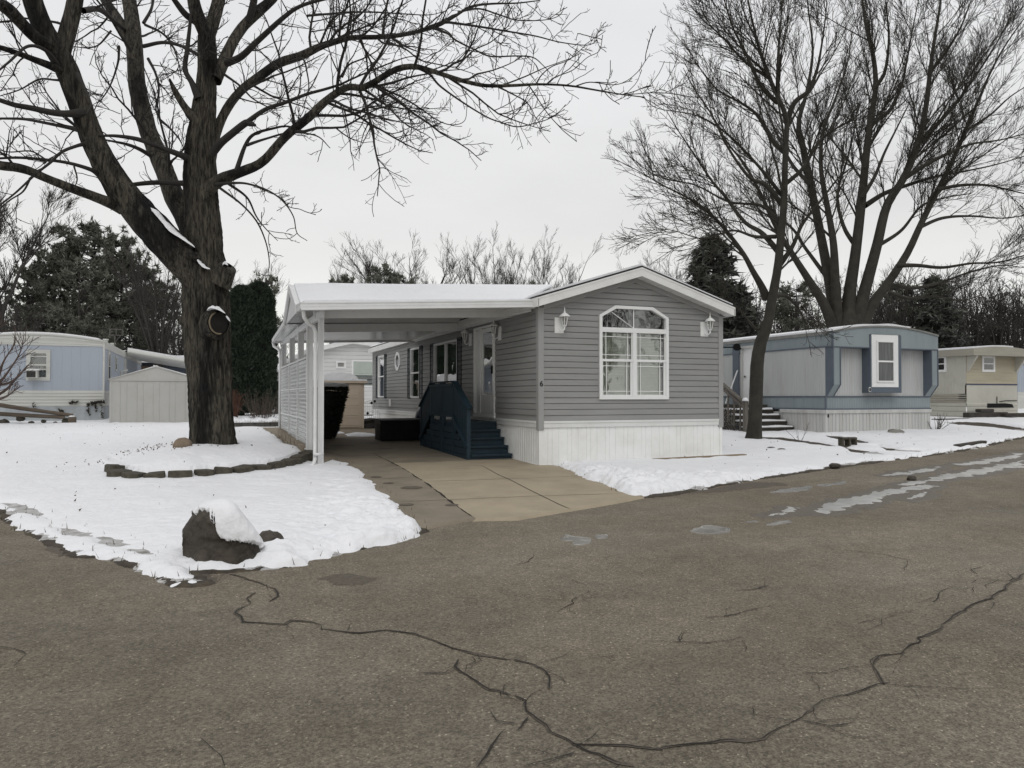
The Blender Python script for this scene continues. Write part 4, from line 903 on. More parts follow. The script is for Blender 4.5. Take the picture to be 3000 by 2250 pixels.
# white house behind
HY = 36.0; HM = MY(HY); hz = float(tz(5, HY)); Hp = lambda x, y: on_y(*C3b(x, y), HY)
hx0 = float(Hp(388, 800)[0]); hx1 = 10.8; za = float(Hp(742, 540)[2]); ze = float(Hp(388, 615)[2]); xa = float(Hp(742, 540)[0])
t = thing('white_house', (6, HY, hz), 'white lap sided house behind the carport with wall air conditioner', 'house')
M_WSID = mat('white_lap_siding', (.60, .605, .59), rough=.5, var=.05, scale=1.5)
s_ = (za-ze)/(xa-hx0)
mb = MB(); lap(mb, HM, hx0, hx1, hz, za, .19, .024, xl=lambda z: hx0 if z < ze else hx0+(z-ze)/s_, xr=lambda z: hx1 if z < ze else max(xa+.01, hx1-(z-ze)*(hx1-xa)/(za-ze)))
lap(mb, MX(hx0), HY, HY+14, hz, ze, .19, .024); mb.build('wall', M_WSID, t)
mb = MB()
for a, b in (((hx0-.2, ze+.02), (xa, za+.08)), ((xa, za+.08), (hx1+.2, ze+.0))):
    mb.hexa([(a[0], HY-.3, a[1]-.16), (b[0], HY-.3, b[1]-.16), (b[0], HY+14, b[1]-.16), (a[0], HY+14, a[1]-.16), (a[0], HY-.3, a[1]), (b[0], HY-.3, b[1]), (b[0], HY+14, b[1]), (a[0], HY+14, a[1])])
rf = mb.build('roof', M_FASC, t)
mb = MB()
for a, b in (((hx0-.2, ze+.024), (xa, za+.084)), ((xa, za+.084), (hx1+.2, ze+.004))):
    mb.hexa([(a[0], HY-.28, a[1]), (b[0], HY-.28, b[1]), (b[0], HY+14, b[1]), (a[0], HY+14, a[1]), (a[0], HY-.28, a[1]+.05), (b[0], HY-.28, b[1]+.05), (b[0], HY+14, b[1]+.05), (a[0], HY+14, a[1]+.05)])
mb.build('roof_snow', M_SNOW, rf)
a, b = Hp(603, 768), Hp(692, 706); mb = MB(); frame(mb, HM, a[0], b[0], a[2], b[2], .07, 0, .07); n = 9
mb.mbox(HM, a[0]+.07, b[0]-.07, a[2]+.07, b[2]-.07, .0, .03); ac = mb.build('air_conditioner', M_WHITEP, t)
mb = MB()
for k in range(n): c = a[0]+.10+(b[0]-a[0]-.2)*k/n; mb.mbox(HM, c, c+(b[0]-a[0]-.2)/n*.6, a[2]+.09, b[2]-.09, .03, .045)
mb.build('grille', mat('grey_grille', (.16, .155, .14), rough=.6), ac)
a, b = Hp(740, 930), Hp(1010, 698); mid = Hp(740, 820)[2]
f = sash(t, HM, a[0], b[0], a[2], b[2], w=.08, mid=False, back=M_GREYIN, solid=True); mb = MB(); mb.mbox(HM, a[0]+.08, b[0]-.08, mid-.04, mid+.04, .0, .05); mb.mbox(HM, a[0]+.08, b[0]-.08, mid+.05, b[2]-.09, .0, .030); mb.build('shade', mat('sage_shade', (.40, .44, .40), rough=.7, var=.06), f)
# wire fence with leaf ornaments and a dark planter
q = ground(*C3b(893, 1258)); fy = q[1]; zb = float(tz(q[0], fy)); W = MY(fy); x0, x1 = q[0]-.30, q[0]+.62
t = thing('wire_fence', (q[0], fy, zb), 'thin white wire garden fence beside the tan shed', 'fence')
M_WIRE = mat('pale_wire', (.42, .42, .40), rough=.4)
mb = MB()
for k in range(13): x = x0+(x1-x0)*k/12; mb.tube([(x, fy, zb), (x, fy, zb+.78+.12*math.sin(math.pi*k/12))], .006, 5)
for k in range(8): mb.tube([(x0, fy, zb+.08+.1*k), (x1, fy, zb+.08+.1*k)], .006, 5)
mb.tube([(x0+(x1-x0)*k/12, fy, zb+.78+.12*math.sin(math.pi*k/12)) for k in range(13)], .010, 6); mb.build('wire_mesh', M_WIRE, t)
for dx, dz in ((.38, .80), (.50, .86), (.24, .42)): mb = MB(); mb.lathe((x0+dx, fy-.02, zb+dz), [(.01, -.05), (.05, -.01), (.05, .02), (.01, .06)], 8); mb.build('leaf_ornament', M_BLACK, t)
q2 = ground(*C3b(898, 1292)); mb = MB(); mb.lathe((q2[0], q2[1], float(tz(q2[0], q2[1]))), [(.30, 0), (.34, .04), (.33, .20), (.40, .30), (.38, .34), (.3, .33)], 14); mb.v = [(a, b, c+.02*math.sin(9*a)) for a, b, c in mb.v]
tag(mb.build('planter', mat('dark_planter', (.03, .027, .024), rough=.8, var=.3)), 'low dark planter at the foot of the wire fence', 'planter')
# snow remnants on the concrete behind the box
for q in ([(690, 1352), (770, 1338), (870, 1342), (945, 1352), (940, 1362), (830, 1366), (720, 1362)], [(560, 1338), (660, 1330), (668, 1336), (580, 1344)], [(585, 1500), (625, 1500), (620, 1508), (590, 1508)], [(612, 1524), (655, 1526), (640, 1532), (618, 1530)], [(750, 1588), (785, 1592), (770, 1598)]):
    pass
patches('snow', [gpoly([C3b(*k) for k in q]) for q in ([(690, 1350), (770, 1336), (870, 1340), (948, 1350), (940, 1364), (830, 1368), (720, 1364)], [(555, 1338), (660, 1328), (668, 1338), (580, 1346)])], M_SNOW, .03, -.03, .06, .04)
pm_ = [o for o in COL.objects if o.name.startswith('snow')][-2:]
for o in pm_: o.location.z += .03
# house front: timber board and rubble on the ground
p, q = on_y(1400+900/2.5525, 750+1537/2.5525, 13.0), on_y(1400+1895/2.5525, 750+1512/2.5525, 13.0)
mb = MB(); mb.bar((8.05, 12.98, .055), (10.42, 12.86, .10), .14, .05); tag(mb.build('timber_board', mat('weathered_tan_wood', (.20, .155, .10), rough=.9, var=.25, stretch=(.5, 6, 6), scale=3), bevel=.008), 'weathered tan board lying along the foot of the white skirting', 'board')
def rock(name, c, r, m, label, cat, seed, parent=None, sq=(1, 1, .75), sub=3, amp=.22, fr=2.2, group=None):
    bm_ = bmesh_ico(sub); V = bm_[0]; n1 = fbm(V[:, 0]*fr+seed*7.1+V[:, 2]*1.7, V[:, 1]*fr+V[:, 2]*fr*.8, 4, seed)
    V = V*(1+amp*n1[:, None])*np.array(sq)*r; V = V+np.array(c)
    o = fastmesh(name, V, [bm_[1]], m, parent, smooth=True); return tag(o, label, cat, group)
import bmesh
_ico = {}
def bmesh_ico(sub):
    if sub not in _ico:
        b = bmesh.new(); bmesh.ops.create_icosphere(b, subdivisions=sub, radius=1); b.verts.ensure_lookup_table()
        _ico[sub] = (np.array([v.co[:] for v in b.verts]), np.array([[v.index for v in f.verts] for f in b.faces])); b.free()
    return _ico[sub][0].copy(), _ico[sub][1]
M_BLOCKE = mat('mossy_concrete_block', (.070, .063, .049), rough=.95, var=.4, scale=9, bump=.012, bscale=30, dirt=(.055, .055, .035), dirt_scale=5, dirt_amt=.6)
e0 = crop(1400, 750, 2.5525)
for k, (a, b) in enumerate([(575, 1560), (607, 1550), (632, 1558)]):
    c = ground(*e0([(a, b)])[0]); tag(rock('rubble_block', (c[0], c[1], c[2]+.05), .10+.01*k, M_STONE if k == 0 else M_BLOCKE, ['pale tan rubble block against the white skirting corner', 'flat grey rubble block at the start of the snow edge', 'small mossy rubble block half under the snow edge'][k], 'stone', 30+k, sq=(1.2, .9, .7), amp=.3), group='rubble at the skirting corner')
# ------------------------------------------------------------------ tree bed: edging blocks, ball stone, boulder
Pp = np.array([ground(u, v)[:2] for u, v in BED_px]); L_ = np.concatenate([[0], np.cumsum(np.linalg.norm(np.diff(Pp, axis=0), axis=1))])
s = 0.0; ki = 0; proto = None
while s < L_[-1]-.15:
    l = RNG.uniform(.30, .40); m_ = min(s+l/2, L_[-1]); x, y = np.interp(m_, L_, Pp[:, 0]), np.interp(m_, L_, Pp[:, 1]); x2, y2 = np.interp(min(m_+.05, L_[-1]), L_, Pp[:, 0]), np.interp(min(m_+.05, L_[-1]), L_, Pp[:, 1])
    if proto is None:
        pf = [(-.17, -.10), (-.10, -.135), (.10, -.135), (.17, -.10), (.13, .10), (-.13, .10)]; b = MB(); b.prism(lambda a, c, o: (a, c, o), pf, -.04, .175); proto = b.build('edging_block', M_BLOCKE, bevel=.018)
        tag(proto, 'mottled grey brown concrete edging block in the curved border of the tree bed', 'edging block', 'edging blocks around the tree bed'); o = proto
    else: o = proto.copy(); COL.objects.link(o)
    o.location = (x, y, float(tz(x, y))+.015+RNG.uniform(-.012, .012)); o.rotation_euler = (RNG.uniform(-.10, .10), RNG.uniform(-.12, .12), math.atan2(y2-y, x2-x)+RNG.uniform(-.12, .12)); o.scale = (l/.36, RNG.uniform(.85, 1.2), RNG.uniform(.86, 1.12))
    s += l; ki += 1
TB = at_depth(627, 1313, 14.6)
c = ground(*C3([(910, 285)])[0], .3); zb = float(tz(c[0], c[1])+bedrise(c[0], c[1]))
rock('round_stone', (c[0], c[1], zb+.10), .16, mat('tan_round_stone', (.20, .155, .115), rough=.85, var=.2, scale=6), 'round tan stone at the foot of the big tree', 'stone', 5, sq=(1.05, 1, .85), amp=.10)
M_ROCK = mat('dark_boulder', (.062, .053, .043), rough=.85, var=.5, scale=5, bump=.05, bscale=12, dirt=(.030, .027, .025), dirt_scale=2.2, dirt_amt=.8)
# boulder: broad hump leaning left with a low rounded foot to the right, cap of snow sliding off its back
bp = ground(655, 1632); d_ = 6.62; S_ = d_/FPX; BR = _Rt; BFw = _F
def bpt(u, v, dep): return EYEP+ray(u, v)*(d_+dep)
t = thing('boulder', (bp[0], bp[1], float(tz(bp[0], bp[1]))), 'big dark boulder with a thick snow cap at the street corner', 'boulder')
BC = crop(500, 1430, 6.6375)
outline = BC([(250, 1420), (205, 1000), (230, 800), (320, 610), (430, 450), (560, 350), (720, 285), (880, 245), (1080, 245), (1200, 300), (1320, 430), (1450, 600), (1600, 800), (1720, 970), (1785, 1090), (1790, 1200), (1760, 1300), (1640, 1400)])
def chaikin(p, n=3):
    for _ in range(n): p = [p[0]]+[q for a, b in zip(p[:-1], p[1:]) for q in ((a[0]*.75+b[0]*.25, a[1]*.75+b[1]*.25), (a[0]*.25+b[0]*.75, a[1]*.25+b[1]*.75))]+[p[-1]]
    return p
outline = chaikin(outline)
def lofted(outline, base_v, thick, seed, n_cols=60, n_r=28, amp=.02, back=.5):
    """rounded rock: vertical slices of a picture outline given real depth"""
    U = np.array([o[0] for o in outline]); Vv = np.array([o[1] for o in outline]); us = np.linspace(U.min()+1, U.max()-1, n_cols); rows = []
    for u in us:
        vs = []
        for (a, b), (c, d) in zip(outline[:-1], outline[1:]):
            if (a-u)*(c-u) <= 0 and a != c: vs.append(b+(d-b)*(u-a)/(c-a))
        top = min(vs) if vs else base_v-5
        f = (u-U.min())/(U.max()-U.min()); hgt = (base_v-top)*S_; w_ = thick*(math.sin(math.pi*min(max(f, .03), .97))**.35)*(.82+.18*min(1, hgt/.45)); row = []
        for k in range(n_r):
            g = math.pi*k/(n_r-1); zz = math.sin(g); yy = -math.cos(g)
            sy = np.sign(yy)*abs(yy)**.7; sz = abs(zz)**.62
            row.append((u, base_v+45-(base_v+45-top)*sz, sy*w_*(1.0 if yy < 0 else 1.1)))
        rows.append(row)
    G = np.array([[bpt(u, v, dp) for u, v, dp in r] for r in rows])
    nrm = np.cross(np.gradient(G, axis=0), np.gradient(G, axis=1)); nrm /= np.linalg.norm(nrm, axis=2, keepdims=True)+1e-9
    q = fbm(G[:, :, 0]*5+G[:, :, 2]*4, G[:, :, 2]*6-G[:, :, 1]*3, 5, seed); q2 = fbm(G[:, :, 0]*14+G[:, :, 1]*6, G[:, :, 2]*16, 3, seed+9)
    G = G+nrm*(amp*q+amp*.4*q2)[:, :, None]
    i = np.arange(n_cols*n_r).reshape(n_cols, n_r); Q = np.stack([i[:-1, :-1], i[1:, :-1], i[1:, 1:], i[:-1, 1:]], -1).reshape(-1, 4)
    return G, nrm, Q
NU, NR_ = 170, 96; base_ = BC([(0, 1400)])[0][1]
G, nrm, Q = lofted(outline, base_, .31, 4, NU, NR_, .0)
for _ in range(8):
    for A in (G,): A[1:-1, 1:-1] = .4*A[1:-1, 1:-1]+.15*(A[:-2, 1:-1]+A[2:, 1:-1]+A[1:-1, :-2]+A[1:-1, 2:])
nrm = np.cross(np.gradient(G, axis=0), np.gradient(G, axis=1)); nrm /= np.linalg.norm(nrm, axis=2, keepdims=True)+1e-9
if nrm[85, 48][2] < 0: nrm = -nrm
# where the snow lies: behind a ragged line on the near face, all over the top and back
lu = BC([(400, 420), (470, 520), (540, 400), (590, 450), (660, 410), (700, 480), (760, 440), (830, 445), (868, 500), (862, 610), (800, 690), (850, 800), (900, 880), (960, 960), (1100, 1035), (1300, 1050), (1500, 1062), (1680, 1080), (1760, 1130), (1800, 1200)])
lus = sorted(lu); us = np.linspace(min(o[0] for o in outline)+1, max(o[0] for o in outline)-1, NU); Mk = np.zeros((NU, NR_))
for i_, u in enumerate(us):
    vs = [b_+(d__-b_)*(u-a_)/(c_-a_) for (a_, b_), (c_, d__) in zip(outline[:-1], outline[1:]) if (a_-u)*(c_-u) <= 0 and a_ != c_]; top = min(vs) if vs else base_-5
    lv = float(np.interp(u, [o[0] for o in lus], [o[1] for o in lus]))
    for k in range(NR_):
        g_ = math.pi*k/(NR_-1); sz = abs(math.sin(g_))**.62; v = base_+45-(base_+45-top)*sz
        e = (lv+5*float(fbm(u*.16, v*.16, 3, 8))+2.5*float(fbm(u*.6, v*.6, 2, 18))-v)/5.0 if k < NR_/2 else 2.0
        Mk[i_, k] = min(1, max(-1, min(e, (u-lus[0][0]-4*float(fbm(v*.2, 1, 2, 3)))/6.0)))
q_ = fbm(G[:, :, 0]*5+G[:, :, 2]*4, G[:, :, 2]*6-G[:, :, 1]*3, 5, 4); q2_ = fbm(G[:, :, 0]*15+G[:, :, 1]*6, G[:, :, 2]*17, 4, 13); m01 = np.clip(Mk, 0, 1); m01 = m01*m01*(3-2*m01)
Gr = G+nrm*(-.012-.034*m01+(.030*q_+.016*q2_)*(1-.7*m01))[:, :, None]
fastmesh('rock', Gr.reshape(-1, 3), [Q], M_ROCK, t, smooth=True)
Gs = G+nrm*(np.where(m01 > 0, -.012+.030*m01, -.05)+.006*m01*fbm(G[:, :, 0]*8+G[:, :, 1]*3, G[:, :, 2]*8, 3, 12))[:, :, None]
ii = np.arange(NU*NR_).reshape(NU, NR_); Qc = np.stack([ii[:-1, :-1], ii[1:, :-1], ii[1:, 1:], ii[:-1, 1:]], -1); kp_ = Mk > -.5; kk = kp_[:-1, :-1] & kp_[1:, :-1] & kp_[1:, 1:] & kp_[:-1, 1:]
fastmesh('snow_cap', Gs.reshape(-1, 3), [Qc[kk]], M_SNOW, t)
c = ground(*BC([(1880, 1250)])[0]); rock('dark_rock', (c[0]+.02, c[1]+.05, c[2]+.07), .12, M_ROCK, 'small dark rock against the right side of the snowy boulder', 'rock', 14, sq=(1, 1, .95), amp=.3)

# ------------------------------------------------------------------ retaining edge and shrubs right of the trunk
C8 = lambda x, y: (640+x/6.636, 1050+y/6.636)
p = ground(*C8(760, 1362)); ry = p[1]
t = thing('retaining_wall', (p[0], ry, float(tz(p[0], ry))), 'low two course grey block wall topped with snow behind the big tree', 'wall')
M_GREYB = mat('grey_wall_block', (.085, .082, .075), rough=.95, var=.35, scale=7, bump=.012, bscale=25)
mb = MB(); xa_, xb_ = float(on_y(*C8(250, 1300), ry)[0]), float(on_y(*C8(1330, 1300), ry)[0])
hgt = float(on_y(*C8(760, 1235), ry)[2])-float(tz(p[0], ry))
for row in range(2):
    x = xa_-row*.15
    while x < xb_:
        l = RNG.uniform(.42, .50); yo = ry+.25*((x-p[0])/1.5)**2*.3+RNG.uniform(-.02, .02)
        zb = float(tz(x, yo)); mb.box(x, x+l-.012, yo, yo+.25, zb-.03+row*hgt/2, zb+row*hgt/2+hgt/2-.012); x += l
mb.build('block_course', M_GREYB, t, bevel=.02)
mb = MB(); n = 20
for k in range(n):
    x = xa_+(xb_-xa_)*k/n; x2 = xa_+(xb_-xa_)*(k+1)/n; zb = float(tz(x, ry))+hgt; h1 = .05+.03*math.sin(k*1.3); h2 = .05+.03*math.sin(k*1.3+1.3); y0 = ry+.25*((x-p[0])/1.5)**2*.3; y2 = ry+.25*((x2-p[0])/1.5)**2*.3
    mb.hexa([(x, y0-.01, zb-.02), (x2, y2-.01, zb-.02), (x2, ry+2.5, zb), (x, ry+2.5, zb), (x, y0+.02, zb+h1), (x2, y2+.02, zb+h2), (x2, ry+2.5, zb+h2+.06), (x, ry+2.5, zb+h1+.06)])
mb.build('snow_cap', M_SNOW, t, smooth=True)
def stems(name, c, n, h, spread, r0, m, label, cat, seed, sub=3.0, lean=(15, 55)):
    rng = np.random.default_rng(seed); S = 7; out = np.empty((n, S, 3)); a = rng.uniform(0, 2*np.pi, n); rad = spread*np.sqrt(rng.random(n))
    out[:, 0] = np.array(c)+np.stack([rad*np.cos(a), rad*np.sin(a), 0*a], 1)
    tl = np.radians(rng.uniform(0, lean[1], n)*np.minimum(1, .3+rad/spread)); d = np.stack([np.cos(a)*np.sin(tl), np.sin(a)*np.sin(tl), np.cos(tl)], 1); L = h*rng.uniform(.55, 1.1, n)
    for k in range(1, S):
        d = d+rng.normal(size=(n, 3))*.07; d[:, 2] += .03; d /= np.linalg.norm(d, axis=1, keepdims=True); out[:, k] = out[:, k-1]+d*(L/(S-1))[:, None]
    Rr = np.repeat((r0*np.linspace(1, .45, S))[None], n, 0); q = sprout(rng, out, Rr, sub, .4, (20, 50), .2, .06, 4, r0*.45, .3)
    V, Q = merge_tubes([(out, Rr, 4), (q[0], q[1], 3)]); return tag(fastmesh(name, V, [Q], m), label, cat)
cs_ = at_depth(*C8(790, 1195), 27.0); cs_[1] = max(cs_[1], ry+.6)
stems('dogwood_shrub', (cs_[0]+.1, cs_[1], float(tz(cs_[0], cs_[1]))+hgt), 85, 1.0, .42, .0065, mat('red_brown_stems', (.080, .062, .050), rough=.8, var=.4, scale=8), 'red brown bare stemmed shrub above the grey block wall', 'shrub', 5, 4.0)

# ------------------------------------------------------------------ left neighbour: pale blue home, steel shed, rails
C7 = lambda x, y: (x/3.687, 950+y/3.687)
LY = 32.0; LM = MY(LY); lp = lambda x, y, Y=LY: on_y(*C7(x, y), Y)
gx = float(tz(-5, LY)); lx1 = float(lp(1124, 500)[0]); xpk = float(lp(400, 95)[0]); lx0 = 2*xpk-lx1
zA_ = float(lp(400, 100)[2]); zE = float(lp(1124, 180)[2]); zB1 = float(lp(900, 238)[2]); zB0 = float(lp(900, 716)[2]); zS = float(lp(900, 885)[2])
M_PBLUE = mat('pale_blue_metal', (.35, .385, .435), rough=.5, var=.06, scale=.8, stretch=(3, 3, .4), dirt=(.26, .29, .33), dirt_scale=.8, dirt_amt=.4)
M_CREAMW = mat('cream_white_metal', (.50, .50, .47), rough=.5, var=.08, scale=1, stretch=(.4, .4, 5), dirt=(.33, .32, .27), dirt_scale=1.1, dirt_amt=.5)
M_SKBL = mat('pale_skirt_panel', (.36, .385, .40), rough=.6, var=.1, dirt=(.16, .16, .14), dirt_scale=1.2, dirt_amt=.5)
t = thing('mobile_home', ((lx0+lx1)/2, LY+6, gx), 'pale blue and white mobile home with window air conditioner at left edge', 'house')
zarch = lambda x: zE+(zA_-zE)*(1-((x-xpk)/(lx1-xpk))**2)
xs_ = np.linspace(lx0, lx1, 25)
def hrib(mb, M, s0, s1, z0, z1, n, d=.012, top=None):
    for k in range(n):
        a = z0+(z1-z0)*k/n; h = (z1-z0)/n
        for f0, f1, o0, o1 in ((0, .15, 0, d), (.15, .5, d, d), (.5, .65, d, 0), (.65, 1, 0, 0)): mb.quad(M(s0, a+h*f0, o0), M(s1, a+h*f0, o0), M(s1, a+h*f1, o1), M(s0, a+h*f1, o1))
mb = MB(); ribs(mb, LM, lx0, lx1, zB0, zB1, ((0, 0), (.27, 0), (.278, .006), (.292, .006), (.30, 0))); SL = MX(lx1, 1); ribs(mb, SL, LY, LY+16, zB0-.0, zE-.28, ((0, 0), (.27, 0), (.278, .006), (.292, .006), (.30, 0))); mb.build('blue_wall', M_PBLUE, t)
mb = MB()
for k in range(5):
    f0, f1 = k/5, (k+1)/5
    for a, b in zip(xs_[:-1], xs_[1:]):
        za, zb_ = zarch(a), zarch(b); mb.quad(LM(a, zB1+(za-zB1)*f0, .03 if k % 2 else .018), LM(b, zB1+(zb_-zB1)*f0, .03 if k % 2 else .018), LM(b, zB1+(zb_-zB1)*f1, .022), LM(a, zB1+(za-zB1)*f1, .022))
hrib(mb, LM, lx0, lx1, zS, zB0, 5, .014); mb.mbox(SL, LY, LY+16, zE-.28, zE, -.02, .02); hrib(mb, SL, LY, LY+16, zS, zB0, 5, .014)
mb.mbox(LM, lx1-.04, lx1+.02, zS, zE, -.02, .03)
mb.build('white_band', M_CREAMW, t)
mb = MB(); mb.mbox(LM, lx0, lx1, gx-.1, zS, -.04, 0)
for k in range(7): x = lx0+(lx1-lx0)*k/7; mb.mbox(LM, x, x+.02, gx, zS, 0, .008)
mb.mbox(SL, LY+.04, LY+16, gx-.1, zS, -.04, -.01); mb.build('skirting', M_SKBL, t)
mb = MB(); mb.prism(MY(LY-.05), [(a, zarch(a)+.0) for a in xs_]+[(a, zarch(a)-.05) for a in xs_[::-1]], 0, -16.1); rf = mb.build('roof', M_CREAMW, t)
mb = MB(); mb.prism(MY(LY-.02), [(a, zarch(a)+.06) for a in xs_[1:-1]]+[(a, zarch(a)+.003) for a in xs_[1:-1][::-1]], 0, -16); mb.build('roof_snow', M_SNOW, rf)
for y in (3.0, 5.5): mb = MB(); mb.lathe((lx1-.3, LY+y, zE-.02), [(.08, 0), (.08, .25), (.11, .25), (.11, .3)], 10); mb.build('roof_vent', M_CREAMW, rf)
va = on_x(*C7(1240, 200), lx1-.15); mb = MB(); mb.bar((lx1-.15, va[1], zE), (lx1-.15, va[1], zE+.55), .05, .05); mb.bar((lx1-.15, va[1]-.0, zE+.25), (lx1+.1, va[1], zE+.6), .03, .03); frame(mb, MY(va[1]), lx1-.37, lx1+.18, zE+.55, zE+.85, .04, -.02, .02); mb.mbox(MY(va[1]), lx1-.12, lx1-.08, zE+.55, zE+.85, -.02, .02); mb.build('aerial', M_GREYB, rf)
a, b = lp(283, 608), lp(546, 278); f = sash(t, LM, a[0], b[0], a[2], b[2], w=.13, mid=False, back=M_GREYIN, fr=M_CREAMW, solid=True)
for y0, y1 in ((446, 430), (352, 343), (492, 480)): mb = MB(); mb.mbox(LM, a[0]+.13, b[0]-.13, lp(400, y0)[2], lp(400, y1)[2], .0, .033); mb.build('sash_rail', M_CREAMW, f)
c0, c1 = lp(300, 582), lp(425, 500); mb = MB(); mb.mbox(LM, c0[0], c1[0], c0[2], c1[2], -.05, .32); ac = mb.build('air_conditioner', M_CREAMW, f, bevel=.01)
mb = MB(); n = 8
for k in range(n): z = c0[2]+.03+(c1[2]-c0[2]-.06)*k/n; mb.mbox(LM, c0[0]+.02, c1[0]-.06, z, z+(c1[2]-c0[2])/n*.75, .32, .33)
mb.build('grille', mat('dark_grille', (.035, .034, .032), rough=.7), ac)
mb = MB(); mb.mbox(LM, c0[0], c1[0]+.05, c1[2], c1[2]+.04, -.02, .33); mb.build('snow_cap', M_SNOW, ac)
mb = MB(); mb.mbox(LM, c1[0]+.02, b[0]-.13, a[2]+.13, c1[2], .0, .026); mb.build('filler_panel', M_SKBL, f)
for (u0, v0, u1, v1) in ((1162, 610, 1190, 300), (1243, 500, 1260, 350)):
    a = on_x(*C7(u0, v0), lx1); b = on_x(*C7(u1, v1), lx1); sash(t, SL, a[1], b[1], a[2], b[2], w=.07, back=M_GREYIN, fr=M_CREAMW, solid=True)
a = on_x(*C7(1338, 560), lx1); b = on_x(*C7(1360, 378), lx1); mb = MB(); frame(mb, SL, a[1], b[1], zS+.1, b[2], .08, 0, .04); mb.mbox(SL, a[1]+.08, b[1]-.08, zS+.1, b[2]-.08, 0, .02); mb.build('door', M_CREAMW, t)
mb = MB(); a = on_x(*C7(1283, 560), lx1); mb.tube([(lx1+.1, a[1], zS), (lx1+.1, a[1], zE-1.0), (lx1+.35, a[1], zE-.95)], .05, 8); mb.build('flue_pipe', M_CREAMW, t)
# ivy remnants on the skirt
rng = np.random.default_rng(8); P = []
for (u0, v0, u1, v1, n) in ((740, 850, 850, 840, 60), (950, 860, 1130, 835, 160), (945, 860, 965, 1000, 40), (1030, 860, 1040, 950, 30), (1090, 850, 1110, 1010, 30), (640, 930, 690, 950, 40), (360, 860, 380, 920, 25)):
    for k in range(n): f = rng.random(); P.append(lp(u0+(u1-u0)*f+rng.normal()*5, v0+(v1-v0)*f+rng.normal()*7, LY-.05-.04*rng.random()))
V, F = leaf_cloud(rng, np.array(P), np.tile([[0, -1., .2]], (len(P), 1)), .07, .8, 1.0)
tag(fastmesh('ivy', V, [F], mat('dry_ivy', (.05, .045, .035), rough=.9, var=.5, scale=8), smooth=False), 'sparse dead ivy climbing the skirting of the pale blue home', 'ivy')
# awning and its posts, set on the right side of that home
AY = 39.5; a0, a1 = on_y(*C7(1378, 300), AY), on_y(*C7(2060, 415), AY)
t = thing('awning', (a0[0], AY, 0.5), 'white fluted metal awning reaching from the pale blue home', 'awning')
mb = MB(); n = 6; dz = float(on_y(*C7(1378, 275), AY)[2]-on_y(*C7(1378, 340), AY)[2])
for k in range(n):
    g0, g1 = k/n, (k+1)/n; bul = lambda g: .12*math.sin(math.pi*g)
    mb.quad((a0[0], AY-bul(g0), a0[2]-dz/2+dz*g0), (a1[0], AY-bul(g0), a1[2]-dz/2+dz*g0), (a1[0], AY-bul(g1), a1[2]-dz/2+dz*g1), (a0[0], AY-bul(g1), a0[2]-dz/2+dz*g1))
mb.hexa([(a0[0], AY, a0[2]-dz/2), (a1[0], AY, a1[2]-dz/2), (a1[0], AY+6, a1[2]-dz/2), (a0[0], AY+6, a0[2]-dz/2), (a0[0], AY, a0[2]+dz/2), (a1[0], AY, a1[2]+dz/2), (a1[0], AY+6, a1[2]+dz/2), (a0[0], AY+6, a0[2]+dz/2)]); mb.build('awning_roof', M_CREAMW, t)
mb = MB(); mb.hexa([(a0[0], AY+.05, a0[2]+dz/2), (a1[0], AY+.05, a1[2]+dz/2), (a1[0], AY+6, a1[2]+dz/2), (a0[0], AY+6, a0[2]+dz/2), (a0[0], AY+.05, a0[2]+dz/2+.07), (a1[0], AY+.05, a1[2]+dz/2+.07), (a1[0], AY+6, a1[2]+dz/2+.07), (a0[0], AY+6, a0[2]+dz/2+.07)]); mb.build('roof_snow', M_SNOW, t)
for f in (.97,): q = lerp(tuple(a0), tuple(a1), f); mb = MB(); mb.box(q[0]-.05, q[0]+.05, AY+.1, AY+.2, .4, q[2]-dz/2); mb.build('post', M_CREAMW, t)
# dark house beyond the awning
DYY = 50.0; q0, q1 = on_y(*C7(1500, 400), DYY), on_y(*C7(2150, 330), DYY); gz = float(tz(q0[0], DYY))
t = thing('dark_house', ((q0[0]+q1[0])/2, DYY, gz), 'dark slate house with snowy roof seen under the white awning', 'house')
zr = float(on_y(*C7(1700, 400), DYY)[2]); zr2 = float(on_y(*C7(1900, 318), DYY)[2])
mb = MB(); lap(mb, MY(DYY), q0[0], q1[0]+3, gz, zr, .2, .02); mb.build('wall', mat('slate_siding', (.07, .08, .10), rough=.7, var=.1), t)
mb = MB(); mb.mbox(MY(DYY), q0[0]-.2, q0[0]+1.2, gz, zr-.3, .05, .3); mb.build('porch_panel', mat('brown_wood', (.09, .06, .045), rough=.8), t)
mb = MB(); mb.prism(MX(q0[0]-.4), [(DYY-.6, zr-.1), (DYY-.6, zr+.05), (DYY+4, zr2+.1), (DYY+8.5, zr+.05), (DYY+8.5, zr-.1)], 0, -(q1[0]-q0[0]+4)); mb.build('roof', M_SNOW, t)
